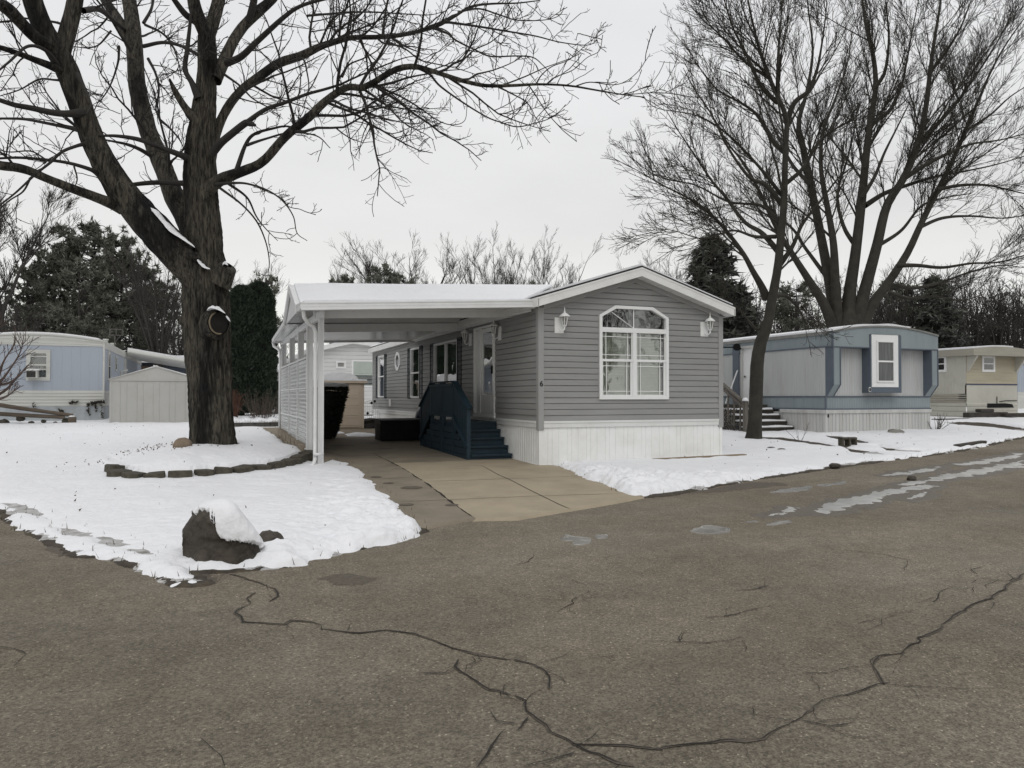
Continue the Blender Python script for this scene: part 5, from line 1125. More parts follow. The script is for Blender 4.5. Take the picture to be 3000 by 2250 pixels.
# steel shed
SHY = 30.0; sp_ = lambda x, y: on_y(*C7(x, y), SHY); sx0 = float(sp_(1190, 800)[0]); xm_ = float(sp_(1690, 460)[0]); sx1 = 2*xm_-sx0; gz = float(tz(sx0, SHY)); ze = float(sp_(1190, 600)[2]); za = float(sp_(1690, 462)[2])
M_STEEL = mat('beige_steel', (.405, .40, .375), rough=.5, var=.05, scale=.7, dirt=(.27, .26, .22), dirt_scale=1, dirt_amt=.35)
t = thing('steel_shed', (xm_, SHY, gz), 'beige steel garden shed with low gable and snowy roof behind the big tree', 'shed')
mb = MB(); ribs(mb, MY(SHY), sx0, sx1, gz-.05, ze, ((0, 0), (.30, 0), (.306, .012), (.325, .012), (.331, 0), (.50, 0), (.506, .012), (.525, .012), (.531, 0))); ribs(mb, MX(sx0), SHY, SHY+2.4, gz-.05, ze); ribs(mb, MX(sx1, 1), SHY, SHY+2.4, gz-.05, ze); mb.mbox(MY(SHY), sx0-.02, sx1+.02, ze-.03, ze+.02, -.02, .03); mb.mbox(MY(SHY), sx0-.02, sx0+.05, gz-.05, ze, -.02, .018); mb.build('shed_wall', M_STEEL, t)
mb = MB(); mb.prism(MY(SHY), [(sx0-.03, ze+.02), (sx1+.03, ze+.02), (xm_, za)], .02, -.02); mb.build('gable', M_STEEL, t)
mb = MB()
for a, b in (((sx0-.06, ze+.0), (xm_, za)), ((xm_, za), (sx1+.06, ze+.0))): mb.hexa([(a[0], SHY-.05, a[1]), (b[0], SHY-.05, b[1]), (b[0], SHY+2.5, b[1]), (a[0], SHY+2.5, a[1]), (a[0], SHY-.05, a[1]+.03), (b[0], SHY-.05, b[1]+.03), (b[0], SHY+2.5, b[1]+.03), (a[0], SHY+2.5, a[1]+.03)])
rf = mb.build('roof', M_STEEL, t)
mb = MB(); a, b = (xm_-.1, za+.02), (sx1+.04, ze+.03); mb.hexa([(a[0], SHY-.03, a[1]), (b[0], SHY-.03, b[1]), (b[0], SHY+2.4, b[1]), (a[0], SHY+2.4, a[1]), (a[0], SHY-.03, a[1]+.05), (b[0], SHY-.03, b[1]+.05), (b[0], SHY+2.4, b[1]+.05), (a[0], SHY+2.4, a[1]+.05)]); a = (sx0+.1, ze+.05); b = (xm_, za+.03); mb.hexa([(a[0], SHY+.2, a[1]), (b[0], SHY+.2, b[1]), (b[0], SHY+2.4, b[1]), (a[0], SHY+2.4, a[1]), (a[0], SHY+.2, a[1]+.04), (b[0], SHY+.2, b[1]+.04), (b[0], SHY+2.4, b[1]+.04), (a[0], SHY+2.4, a[1]+.04)]); mb.build('roof_snow', M_SNOW, rf)
# fallen split rails resting on a stub post
M_RAIL = mat('weathered_rail', (.105, .085, .066), rough=.9, var=.3, scale=3, stretch=(.6, 6, 6), bump=.01, bscale=14)
RY = 30.2; rp_ = lambda x, y: on_y(*C7(x, y), RY)
t = thing('rail_fence', rp_(780, 1090), 'collapsed wooden rail fence resting on a stub post at left', 'fence')
for a, b in (((-350, 820), (790, 985)), ((-350, 945), (700, 1005))):
    mb = MB(); mb.tube([rp_(*a), rp_((a[0]+b[0])/2, (a[1]+b[1])/2+4), rp_(*b)], [.075, .07, .06], 6); mb.build('rail', M_RAIL, t)
a, b = rp_(740, 1095), rp_(822, 1000); mb = MB(); mb.box(a[0], b[0], RY-.12, RY+.12, a[2]-.1, b[2]); mb.build('stub_post', M_RAIL, t, bevel=.03)
mb = MB(); c = rp_(775, 1000); mb.lathe((c[0], RY, b[2]), [(.10, -.01), (.10, .03), (.03, .06)], 10); mb.build('snow_cap', M_SNOW, t, smooth=True)
for k, (u, v, r_) in enumerate(((25, 1065, .16), (210, 1020, .13), (330, 1070, .10), (710, 1050, .15), (590, 1070, .08), (460, 1050, .08))):
    c = rp_(u, v); rock('garden_stone', (c[0], RY+.15, c[2]), r_, M_BLOCKE, ['dark mossy stone under the rails at the left picture edge', 'green mossy stone below the lower rail', 'small dark stone in snow below the rails', 'dark stone tucked behind the stub post', 'tiny dark stone left of the stub post', 'tiny dark stone midway under the fallen rails'][k], 'stone', 40+k, amp=.35, group='stones along the fallen rails')

# ------------------------------------------------------------------ blue and grey home, number 8
P6 = lambda x, y: (2000+x/2.212, 850+y/2.212)
TY = 17.2; TM = MY(TY); tp = lambda x, y, Y=TY: on_y(*P6(x, y), Y)
CO = .30; tX0 = float(tp(926, 775)[0]); tX1 = float(tp(1604, 775)[0]); gz = float(tz(tX0, TY))
TS = MX(tX0)
zc0 = float(tp(965, 362, TY-CO)[2]); zcl = float(tp(970, 272, TY-CO)[2]); zpk = float(tp(1310, 230, TY-CO)[2]); zcr = float(tp(1655, 282, TY-CO)[2]); zcl = (zcl+zcr)/2
zb1, zb0 = float(tp(926, 690)[2]), float(tp(926, 772)[2]); zs1 = float(tp(926, 800)[2])
M_TBLUE = mat('dusty_blue_metal', (.235, .273, .287), rough=.5, var=.07, scale=.8, stretch=(3, 3, .5), dirt=(.15, .185, .20), dirt_scale=1.2, dirt_amt=.4)
M_TDARK = mat('slate_blue_trim', (.098, .118, .145), rough=.5, var=.08)
M_TGREY = mat('light_grey_metal', (.43, .44, .435), rough=.5, var=.06, scale=.9, stretch=(3, 3, .3), dirt=(.28, .275, .24), dirt_scale=1.1, dirt_amt=.45)
M_TSK = mat('grey_skirting', (.48, .48, .465), rough=.6, var=.12, scale=1.2, stretch=(4, 4, .3), dirt=(.28, .21, .16), dirt_scale=1.0, dirt_amt=.35)
t = thing('mobile_home', ((tX0+tX1)/2, TY+6, gz), 'dusty blue and grey mobile home with white bay window right of the grey home', 'house')
TL = 14.5; fin = ((0, 0), (.075, 0), (.08, .006), (.09, .006), (.095, 0))
bx0, bx1 = float(tp(1225, 400, TY-.33)[0]), float(tp(1410, 400, TY-.33)[0]); bz0, bz1 = float(tp(1225, 665, TY-.33)[2]), float(tp(1225, 290, TY-.33)[2])
mb = MB(); ribs(mb, TM, tX0, tX1, zb1, zc0, fin); ribs(mb, TS, TY, TY+TL, zb1, zc0, fin); mb.build('grey_wall', M_TGREY, t)
mb = MB(); ribs(mb, TM, tX0, tX1, zb0, zb1, fin); ribs(mb, TS, TY, TY+TL, zb0, zb1, fin); ribs(mb, TS, TY+.004, TY+TL, zc0, zcl-.02, fin); mb.build('blue_band', M_TBLUE, t)
mb = MB()
for z in (zb1, zb0): mb.mbox(TM, tX0-.02, tX1+.02, z-.02, z+.02, -.01, .025); mb.mbox(TS, TY+.0, TY+TL, z-.02, z+.02, -.01, .022)
mb.mbox(TS, TY-CO, TY+TL, zc0-.02, zc0+.02, -.01, .025); mb.mbox(TM, tX0-.022, tX0+.03, zb0, zb1, -.01, .022); mb.mbox(TM, tX0-.022, tX0+.02, zc0, zcl, CO-.04, CO+.02); mb.mbox(TM, tX0, tX1, zc0-.03, zc0-.001, .0, CO+.01)
mb.build('trim_strip', M_TDARK, t)
tc_ = (tX0+tX1)/2; tarch = lambda x: zcl+(zpk-zcl)*(1-((x-tc_)/((tX1-tX0)/2))**2)
xs_ = np.linspace(tX0, tX1, 23)
mb = MB(); mb.prism(TM, [(tX0, zc0), (bx0-.06, zc0), (bx0-.06, bz1+.02), (bx1+.06, bz1+.02), (bx1+.06, zc0), (tX1, zc0)]+[(x, tarch(x)-.03) for x in xs_[::-1]], 0, CO); mb.build('front_cap', M_TBLUE, t)
mb = MB(); mb.prism(MY(TY-CO-.03), [(x, tarch(x)) for x in xs_]+[(x, tarch(x)-.05) for x in xs_[::-1]], 0, -TL-.3)
mb.mbox(TS, TY-.1, TY+TL, zcl-.10, zcl-.02, 0, .04); rf = mb.build('roof', mat('dull_metal_edge', (.20, .20, .19), rough=.6, var=.2), t)
mb = MB(); mb.prism(MY(TY-CO+.0), [(x, tarch(x)+.055+.012*math.sin(x*5)) for x in xs_[:-6]]+[(x, tarch(x)+.003) for x in xs_[:-6][::-1]], 0, -TL); mb.build('roof_snow', M_SNOW, rf)
# angled fins under the cap
zk = float(tp(985, 612, TY-CO)[2])
for xa, xb in ((tX0, tX0+.30), (tX1-.30, tX1)):
    mb = MB()
    mb.box(xa+.03, xb-.03, TY-CO+.01, TY-CO+.05, zk, zc0); mb.hexa([(xa+.03, TY-.03, zb1+.02), (xb-.03, TY-.03, zb1+.02), (xb-.03, TY+.0, zb1+.02), (xa+.03, TY+.0, zb1+.02), (xa+.03, TY-CO+.01, zk), (xb-.03, TY-CO+.01, zk), (xb-.03, TY-CO+.05, zk), (xa+.03, TY-CO+.05, zk)])
    f = mb.build('corner_fin', M_TBLUE, t)
    mb = MB()
    for x in (xa, xb-.03):
        mb.box(x, x+.03, TY-CO-.01, TY-.001, zk, zc0-.03); mb.prism(MX(x), [(TY-CO-.01, zk), (TY-.045, zb1+.02), (TY-.001, zb1+.02), (TY-.001, zk)], 0, -.03)
    mb.build('fin_edge', M_TDARK, f)
# bay window
mb = MB(); mb.box(bx0-.05, bx1+.05, TY-.33, TY-.001, bz0, bz1+.0); bay = mb.build('bay_window', M_TDARK, t, bevel=.01)
BM = MY(TY-.33); a, b = tp(1230, 628, TY-.36), tp(1398, 294, TY-.36); g0, g1 = tp(1262, 592, TY-.36), tp(1366, 335, TY-.36)
mb = MB(); mb.mbox(BM, a[0], b[0], a[2], b[2], 0, .02)
mb2 = MB(); frame(mb2, BM, g0[0]-.02, g1[0]+.02, g0[2]-.02, g1[2]+.02, .045, .02, .055); zc = float(tp(1310, 462, TY-.36)[2]); mb2.mbox(BM, g0[0], g1[0], zc-.025, zc+.025, .02, .05)
sur = mb.build('window_surround', M_WHITEP, bay); wf = mb2.build('window_frame', M_WHITEP, bay)
mb = MB(); mb.mbox(BM, g0[0]+.02, g1[0]-.02, g0[2]+.02, g1[2]-.02, .021, .026); mb.build('pane', mat('curtained_pane', (.075, .08, .08), rough=.12, var=.5, scale=2.5, stretch=(6, 1, .4), spec=.6), bay)
n8 = tp(1217, 646, TY-.36); text_obj('house_number', '8', .20, (n8[0], TY-.342, n8[2]), ROT_Y, .004, M_WHITEP, bay); text_obj('house_number', '8', .15, (n8[0], TY-.348, n8[2]), ROT_Y, .003, M_BLACK, bay)
mb = MB(); ribs(mb, TM, tX0, tX1, gz-.25, zs1, ((0, 0), (.10, 0), (.105, -.014), (.125, -.014), (.13, 0), (.24, 0), (.245, -.014), (.265, -.014), (.27, 0))); ribs(mb, TS, TY, TY+TL, gz-.25, zs1, ((0, 0), (.10, 0), (.105, -.014), (.125, -.014), (.13, 0))); sk = mb.build('skirting', M_TSK, t)
mb = MB(); mb.mbox(TM, tX0-.02, tX1+.03, zs1, zb0-.02, -.02, .035); mb.mbox(TS, TY, TY+1.9, zs1, zb0-.02, -.02, .035); mb.build('skirting_trim', M_TSK, t, bevel=.006)
n6 = tp(943, 816); text_obj('house_number', '8', .13, (n6[0], TY-.006, n6[2]), ROT_Y, .004, M_BLACK, sk)
# door, dark panel, lamp
sx_ = lambda x, y: on_x(*P6(x, y), tX0)
d0, d1 = float(sx_(470, 500)[1]), float(sx_(386, 500)[1]); dz0, dz1 = float(sx_(420, 742)[2]), float(sx_(420, 362)[2])
mb = MB(); frame(mb, TS, d0, d1, dz0, dz1, .09, 0, .07); dr = mb.build('door', M_TSK, t); mb = MB(); mb.mbox(TS, d0+.09, d1-.09, dz0+.05, dz1-.09, .0, .03); mb.build('door_leaf', M_WHITEP, dr); mb = MB(); mb.lathe((tX0-.06, d1-.2, dz0+.95), [(.02, -.03), (.035, 0), (.02, .03)], 8); mb.build('handle', M_GREYB, dr)
e0_, e1_ = float(sx_(370, 500)[1]), float(sx_(328, 500)[1]); mb = MB(); mb.mbox(TS, e0_, e1_, zb0, zcl-.05, .012, .03); mb.build('slate_panel', M_TDARK, t)
lpn = on_x(*P6(350, 370), tX0-.3); mb = MB(); c = Vector((tX0-.30, lpn[1], lpn[2])); mb.tube([c+Vector((-.05, -.07, 0)), c+Vector((.03, .06, 0))], [.125, .11], 20); mb.bar(c, (tX0, lpn[1]+.1, lpn[2]-.05), .05, .05); mb.bar(c+Vector((0, 0, 0)), c+Vector((-.9, .5, .0)), .05, .04); mb.build('black_lamp', M_BLACK, t)
q = sx_(330, 665); q2 = on_x(*P6(355, 520), tX0-.08); mb = MB(); mb.tube([(tX0-.5, q[1]-.2, 1.09), (tX0-.08, q2[1], q2[2])], .022, 8); tag(mb.build('broom_handle', M_WHITEP), 'white broom handle leaning on the dark slate panel of the blue home', 'broom')
# wooden steps
M_GWOOD = mat('grey_weathered_wood', (.125, .113, .098), rough=.9, var=.3, scale=3, stretch=(5, 5, .7), bump=.006, bscale=20)
M_DWOOD = mat('dark_wet_wood', (.045, .040, .034), rough=.9, var=.3, scale=4)
sxl = 15.0; sxr = tX0-.04; zg = float(tz(15.9, 18.4)); t = thing('wooden_steps', ((sxl+sxr)/2, 19.6, zg), 'weathered wooden steps with snowy treads, railing and lattice at the blue home', 'steps')
tz_ = [.40, .575, .755, .93]; y = 18.45
mb = MB(); sn_ = MB()
for k, z in enumerate(tz_):
    ya = y+k*.30; mb.box(sxl, sxr, ya, ya+.33, z-.06, z-.012); mb.box(sxl, sxr, ya+.02, ya+.05, (zg-.05 if k == 0 else tz_[k-1]-.0), z-.06)
    n = 16
    for j in range(n):
        x0 = sxl+.04+(sxr-sxl-.08)*j/n; x1 = sxl+.04+(sxr-sxl-.08)*(j+1)/n; h = lambda x: .035+.012*math.sin(x*7+k)
        sn_.hexa([(x0, ya+.015, z-.012), (x1, ya+.015, z-.012), (x1, ya+.31, z-.012), (x0, ya+.31, z-.012), (x0, ya+.03, z+h(x0)), (x1, ya+.03, z+h(x1)), (x1, ya+.31, z+h(x1)), (x0, ya+.31, z+h(x0))])
mb.box(sxl, sxr, 19.66, 22.2, 1.0, 1.07); mb.box(sxl, sxr, 19.66, 19.70, .93, 1.0); mb.build('treads', M_DWOOD, t); sn_.build('tread_snow', M_SNOW, t)
mb = MB(); nw = (sxl-.05, 18.42); zt_ = float(on_y(2100+305/3.95, 900+1085/3.95, 18.42)[2])
mb.box(nw[0]-.06, nw[0]+.06, nw[1]-.06, nw[1]+.06, zg-.05, zt_); top2 = on_x(2100+75/3.95, 900+920/3.95, sxl-.05)
yb2, zb2 = 20.2, zt_+.92
mb.bar((nw[0], 18.42, zt_-.08), (nw[0], yb2, zb2), .14, .05); mb.bar((nw[0], yb2, zb2), (nw[0], 22.2, zb2), .14, .05); mb.box(nw[0]-.05, nw[0]+.05, yb2-.05, yb2+.05, zg, zb2)
mb.bar((nw[0]-.04, 18.42, zt_-.20), (nw[0]-.04, yb2, zb2-.12), .04, .09)
for k in range(13):
    f = (k+.7)/13; yy = 18.42+(22.2-18.42)*f; ztop = min(zb2, zt_+(zb2-zt_)*(yy-18.42)/(yb2-18.42))-.03; mb.box(nw[0]-.045, nw[0]-.005, yy-.02, yy+.02, max(zg+.05, ztop-1.0), ztop)
mb.build('railing', M_GWOOD, t)
mb = MB(); n = 26
for k in range(-8, n):
    for sgn in (1, -1):
        y0 = 18.9+k*.13; a = Vector((nw[0]+.02*sgn, y0, zg)); b = Vector((nw[0]+.02*sgn, y0+sgn*.75, zg+.75))
        lo, hi = 18.7, 22.2
        if min(a.y, b.y) < lo or max(a.y, b.y) > hi: continue
        mb.bar(a, b, .012, .045, up=(1, 0, 0))
mb.build('lattice', M_GWOOD, t)
mb = MB(); mb.lathe((nw[0], nw[1], zt_), [(.10, -.004), (.09, .05), (.05, .09), (.01, .10)], 10); mb.build('snow_cap', M_SNOW, t, smooth=True)
# cinder block, rocks, weeds, planks on the lawn
c = ground(*P6(1069, 1022)); z = float(tz(c[0], c[1]))+.02
t = thing('cinder_block', (c[0], c[1], z), 'snow topped grey cinder block standing on the snowy lawn', 'block')
mb = MB(); mb.box(-.19, .19, -.1, .1, .19, .235); mb.box(-.19, .19, -.1, .1, 0, .035)
for x in (-.19, -.02, .15): mb.box(x, x+.04, -.099, .099, .035, .19)
o = mb.build('block', M_BLOCKE, None, bevel=.006); o.data.transform(Matrix.Translation(Vector((c[0], c[1], z))) @ Matrix.Rotation(R(-12), 4, 'Z')); attach(o, t)
mb = MB(); mb.box(-.18, .18, -.09, .09, .235, .275); o = mb.build('snow_cap', M_SNOW, None, bevel=.018); o.data.transform(Matrix.Translation(Vector((c[0], c[1], z))) @ Matrix.Rotation(R(-12), 4, 'Z')); attach(o, t)
c = ground(*P6(1400, 940)); rock('flat_stone', (c[0], c[1]+.1, c[2]+.06), .24, mat('grey_stone', (.20, .195, .175), rough=.9, var=.2), 'flat grey stone in the snow before the blue home', 'stone', 61, sq=(1.3, .8, .5))
c = ground(*P6(1640, 915)); stems('dry_weed', (c[0], c[1], c[2]), 16, .62, .10, .010, mat('dry_weed_stem', (.05, .045, .036), rough=.9), 'dry dark weed stalks beside the blue home corner', 'plant', 9, 5.0)
c = ground(*P6(755, 990)); stems('dry_weed', (c[0], c[1], c[2]), 5, .55, .05, .006, M_BARKN, 'thin bare sapling in front of the wooden steps', 'plant', 10, 5.0)
a, b = ground(*P6(1775, 1010), .07), ground(*P6(1950, 983), .07); mb = MB(); mb.bar(a, b, .16, .07); tag(mb.build('dark_plank', M_DWOOD, bevel=.02), 'dark plank lying in the snow near the road edge', 'plank')
for k, (x, y) in enumerate(((578, 1028), (640, 1038))):
    c = ground(*P6(x, y), .06); rock('dark_rock', (c[0], c[1], c[2]), .11, M_ROCK, ['dark flat rock right of the slim street tree', 'smaller dark rock farther right of the slim street tree'][k], 'rock', 70+k, sq=(1.2, .8, .4))
c = ground(*P6(985, 1138), .05); rock('dark_rock', (c[0], c[1], c[2]), .10, M_ROCK, 'dark clod poking from the snow below the cinder block', 'rock', 75, sq=(1.3, .8, .5)); c = ground(*P6(1485, 1233)); rock('dark_rock', (c[0], c[1], c[2]+.03), .07, M_ROCK, 'small dark stone lying out on the icy road', 'rock', 76)

# ------------------------------------------------------------------ beige home and the sliver beyond it
BY = 21.9; BM_ = MY(BY); b6 = lambda x, y, Y=BY: on_y(*P6(x, y), Y)
X0, X1 = float(b6(1838, 700)[0]), float(b6(2168, 700)[0]); gz = float(tz(X0, BY)); BS = MX(X0)
z_ct, z_cb = float(b6(1875, 378, BY-.5)[2]), float(b6(1875, 420, BY-.5)[2]); z_m1, z_m0 = float(b6(1900, 606)[2]), float(b6(1900, 614)[2]); z_sk = float(b6(1840, 732)[2]); zpk = float(b6(2000, 370, BY-.5)[2])+.04
M_BEIGE = mat('tan_lap_panel', (.40, .365, .275), rough=.6, var=.1, scale=1.2, stretch=(.5, .5, 6), dirt=(.30, .26, .18), dirt_scale=1.5, dirt_amt=.5)
M_CREAM = mat('cream_panel', (.47, .46, .405), rough=.6, var=.06, scale=1, dirt=(.33, .32, .26), dirt_scale=1.2, dirt_amt=.4)
M_BEIG2 = mat('beige_grey_panel', (.33, .315, .265), rough=.6, var=.1, stretch=(.5, .5, 5), scale=1.5)
t = thing('mobile_home', ((X0+X1)/2, BY+5, gz), 'beige and cream mobile home with eave brackets farther along the road', 'house')
mb = MB(); lap(mb, BM_, X0, X1, z_m1, z_cb+.1, .12, .012); mb.build('tan_wall', M_BEIGE, t)
mb = MB(); mb.mbox(BM_, X0, X1, z_sk, z_m0, -.05, 0); s0_, s1_ = BY+.35, BY+13; zw = float(on_x(*P6(1700, 672), X0)[2]); ribs(mb, BS, s0_, s1_, zw, z_cb+.1, ((0, 0), (.12, 0), (.125, .01), (.145, .01), (.15, 0))); mb.mbox(BS, BY, s0_, zw-.3, z_cb+.1, -.04, -.0); mb.build('cream_wall', M_CREAM, t)
mb = MB(); hrib(mb, BS, BY, BY+13, z_sk, zw, 4, .02); mb.build('lower_band', M_BEIG2, t)
mb = MB(); mb.mbox(BM_, X0, X1, z_m0, z_m1, -.03, .02); mb.build('navy_strip', mat('navy_strip', (.045, .05, .10), rough=.5), t)
mb = MB(); lap(mb, BM_, X0, X1, gz-.1, z_sk, .21, .03); lap(mb, BS, BY, BY+13, gz-.1, z_sk, .21, .03); mb.build('skirting', M_CREAM, t)
xc = (X0+X1)/2; br = lambda x: z_ct+(zpk-z_ct)*(1-((x-xc)/((X1-X0)/2+.25))**2); xs_ = np.linspace(X0-.2, X1+.25, 17)
mb = MB(); mb.prism(MY(BY-.5), [(x, z_cb) for x in (X0-.2, X1+.25)]+[(x, br(x)) for x in xs_[::-1]], 0, -13.5); rf = mb.build('roof', M_BEIG2, t)
mb = MB(); mb.prism(MY(BY-.45), [(x, br(x)+.06) for x in xs_[:-5]]+[(x, br(x)+.003) for x in xs_[:-5][::-1]], 0, -13.4); mb.build('roof_snow', M_SNOW, rf)
for x in (X0+.03, X1-.12):
    mb = MB(); mb.prism(MX(x), [(BY, z_cb), (BY-.45, z_cb), (BY-.45, z_cb-.06), (BY-.06, z_cb-.62), (BY, z_cb-.66)], 0, -.09); mb.build('eave_bracket', M_CREAM, t)
a, b = b6(1938, 530), b6(2020, 425); sash(t, BM_, a[0], b[0], a[2], b[2], w=.10, back=M_GREYIN, fr=M_WHITEP, solid=True)
a, b = on_x(*P6(1712, 530), X0), on_x(*P6(1640, 428), X0); sash(t, BS, a[1], b[1], a[2], b[2], w=.10, back=M_GREYIN, fr=M_WHITEP, solid=True)
a, b = b6(1970, 762), b6(2140, 733); mb = MB(); mb.prism(BM_, [(a[0], a[2]), (b[0], a[2]), (b[0]-.1, a[2]+.14), (b[0]-.5, b[2]), (a[0], b[2])], .005, .045); mb.build('skirting_gap', M_BLACK, t)
mb = MB(); mb.tube([b6(2037, 740, BY-.02), b6(2037, 690, BY-.02)], .02, 5); mb.tube([b6(2055, 722, BY-.02), b6(2100, 716, BY-.02), b6(2165, 716, BY-.02)], .02, 5); mb.build('cable', M_GREYB, t)
for k, (x0, y0, x1, y1, h) in enumerate(((1835, 828, 2090, 840, .30), (1930, 792, 2015, 798, .13), (2070, 822, 2260, 835, .24), (1620, 835, 1835, 838, .10), (2090, 842, 2150, 850, .08))):
    a, b = on_y(*P6(x0, y0), BY-.5-.1*k), on_y(*P6(x1, y1), BY-.5-.1*k); zz = float(tz(a[0], BY-.6)); mb = MB()
    if k == 1: zz += .30
    mb.bar((a[0], BY-.5-.12*(k != 1)*k, zz+h/2), (b[0], BY-.5-.12*(k != 1)*k, zz+h/2), .28, h); tag(mb.build('landscape_timber', M_DWOOD, bevel=.03), ['longest black landscape timber below the tan wall', 'short grey timber lying on top of the long black one', 'black landscape timber at the right picture edge', 'thin dark timber along the side skirting of the beige home', 'smallest dark timber in the snow gap'][k], 'timber', group='timbers in front of the beige home')
FY_ = 27.5; a = on_y(*P6(2172, 700), FY_); gz = float(tz(a[0], FY_)); zt_ = float(on_y(*P6(2200, 452), FY_)[2]); zb_ = float(on_y(*P6(2200, 660), FY_)[2])
t = thing('mobile_home', (a[0]+2, FY_+5, gz), 'pale lavender blue mobile home cut off by the right picture edge', 'house')
mb = MB(); ribs(mb, MY(FY_), a[0], a[0]+4.2, zb_, zt_-.2); ribs(mb, MX(a[0]), FY_, FY_+12, zb_, zt_-.2); mb.build('blue_wall', M_PBLUE, t)
mb = MB(); mb.box(a[0], a[0]+4.2, FY_, FY_+12, gz-.1, zb_); mb.build('skirting', M_CREAMW, t); mb = MB(); mb.box(a[0]-.1, a[0]+4.3, FY_-.1, FY_+12, zt_-.2, zt_); rf = mb.build('roof', M_CREAMW, t); mb = MB(); mb.box(a[0]-.05, a[0]+4.25, FY_-.05, FY_+12, zt_+.003, zt_+.08); mb.build('roof_snow', M_SNOW, rf)
sash(t, MY(FY_), a[0]+.9, a[0]+1.8, zb_+.9, zt_-.5, w=.1, back=M_GREYIN, solid=True)
# small far house and railing beside the arborvitae
q = at_depth(*C8(1020, 400), 52); t = thing('grey_house', (q[0]+2, q[1], float(tz(q[0], q[1]))), 'small far grey house with white windows right of the arborvitae', 'house'); gz = float(tz(q[0], q[1])); QM = MY(q[1]); e8 = lambda x, y: on_y(*C8(x, y), q[1])
mb = MB(); lap(mb, QM, q[0]-2, q[0]+6, gz, e8(1100, 250)[2], .2, .02); mb.build('wall', M_CREAMW, t)
mb = MB(); z = float(e8(1100, 222)[2]); z2 = float(e8(1100, 185)[2]); mb.prism(MX(q[0]-2.3), [(q[1]-.6, z-.15), (q[1]-.6, z), (q[1]+4, z2+.9), (q[1]+8, z)], 0, -9); mb.build('roof', M_SNOW, t)
for x0, x1 in ((1040, 1105), (1140, 1205)): a, b = e8(x0, 440), e8(x1, 275); sash(t, QM, a[0], b[0], a[2], b[2], w=.12, back=M_GREYIN, solid=True)
mb = MB(); a, b = e8(960, 800), e8(1300, 460); mb.mbox(QM, a[0], b[0], gz, b[2], .6, .8); mb.build('porch_wall', mat('dark_porch', (.02, .018, .016), rough=.9), t)
RYy = 37.0; r8 = lambda x, y: on_y(*C8(x, y), RYy); a, b = r8(700, 800), r8(1135, 650); gz = float(tz(a[0], RYy)); t = thing('deck_railing', (a[0], RYy, gz), 'small weathered deck railing with snowy rail behind the red stems', 'railing')
mb = MB(); mb.bar((a[0], RYy, b[2]), (b[0]+.1, RYy, b[2]), .1, .06); mb.bar((a[0], RYy, gz+.55), (b[0], RYy, gz+.55), .08, .06)
for k in range(16): x = a[0]+(b[0]-a[0])*k/15; mb.box(x-.025, x+.025, RYy-.02, RYy+.02, gz, b[2])
mb.box(b[0]-.04, b[0]+.08, RYy-.06, RYy+.06, gz, b[2]+.06); mb.build('rails', M_GWOOD, t); mb = MB(); mb.box(a[0], b[0], RYy-.05, RYy+.05, gz+.585, gz+.66); mb.build('rail_snow', M_SNOW, t)
# ------------------------------------------------------------------ the big old tree by the carport
def bark_mat():
    m = mat('wet_grey_bark', (.070, .063, .050), rough=.9, var=.35, scale=6.0, stretch=(3.2, 3.2, .55), bump=.02, bscale=9, spec=.25, dirt=(.010, .0095, .009), dirt_scale=.55, dirt_amt=.97, dlo=.47, dhi=.58)
    nt = m.node_tree; N, L = nt.nodes, nt.links; b = next(n for n in N if n.type == 'BSDF_PRINCIPLED'); src = b.inputs['Base Color'].links[0].from_socket
    tc = N.new('ShaderNodeTexCoord'); mp = N.new('ShaderNodeMapping'); mp.inputs['Scale'].default_value = (1, 1, .16); L.new(tc.outputs['Object'], mp.inputs[0])
    nz = N.new('ShaderNodeTexNoise'); nz.inputs['Scale'].default_value = 24; nz.inputs['Detail'].default_value = 7; nz.inputs['Roughness'].default_value = .7; nz.inputs['Distortion'].default_value = .6; L.new(mp.outputs[0], nz.inputs['Vector'])
    mr = N.new('ShaderNodeMapRange'); mr.inputs[1].default_value = .40; mr.inputs[2].default_value = .56; mr.inputs[3].default_value = .22; mr.inputs[4].default_value = 1.15; L.new(nz.outputs[0], mr.inputs[0])
    sc = N.new('ShaderNodeVectorMath'); sc.operation = 'SCALE'; L.new(src, sc.inputs[0]); L.new(mr.outputs[0], sc.inputs['Scale']); L.new(sc.outputs[0], b.inputs['Base Color'])
    bp = next(n for n in N if n.type == 'BUMP'); bp.inputs['Distance'].default_value = .03; L.new(nz.outputs[0], bp.inputs['Height']); return m
M_BARK = bark_mat()
M_LIMB = mat('limb_bark', (.050, .045, .037), rough=.9, var=.35, scale=6, bump=.006, bscale=30, dirt=(.024, .022, .019), dirt_scale=1.5, dirt_amt=.7)
M_TWIG = mat('twig_bark', (.028, .025, .022), rough=.85, var=.25, scale=3)
T1 = lambda pts: [(p[0]/2.212, p[1]/2.212, p[2]/2.212) for p in pts]                  # traced on an enlargement of the photograph
T8 = lambda pts: [(900+p[0]/1.952, p[1]/1.952, p[2]/1.952) for p in pts]
TD = 14.6
def trace(pts, d0, d1, S=40, slim=lambda t: 1.0):
    P = np.array([at_depth(u, v, d0+(d1-d0)*k/(len(pts)-1)) for k, (u, v, w_) in enumerate(pts)])
    r = np.array([w_/2*(d0+(d1-d0)*k/(len(pts)-1))/FPX*slim(k/(len(pts)-1)) for k, (u, v, w_) in enumerate(pts)])
    return resample(P, r, S)
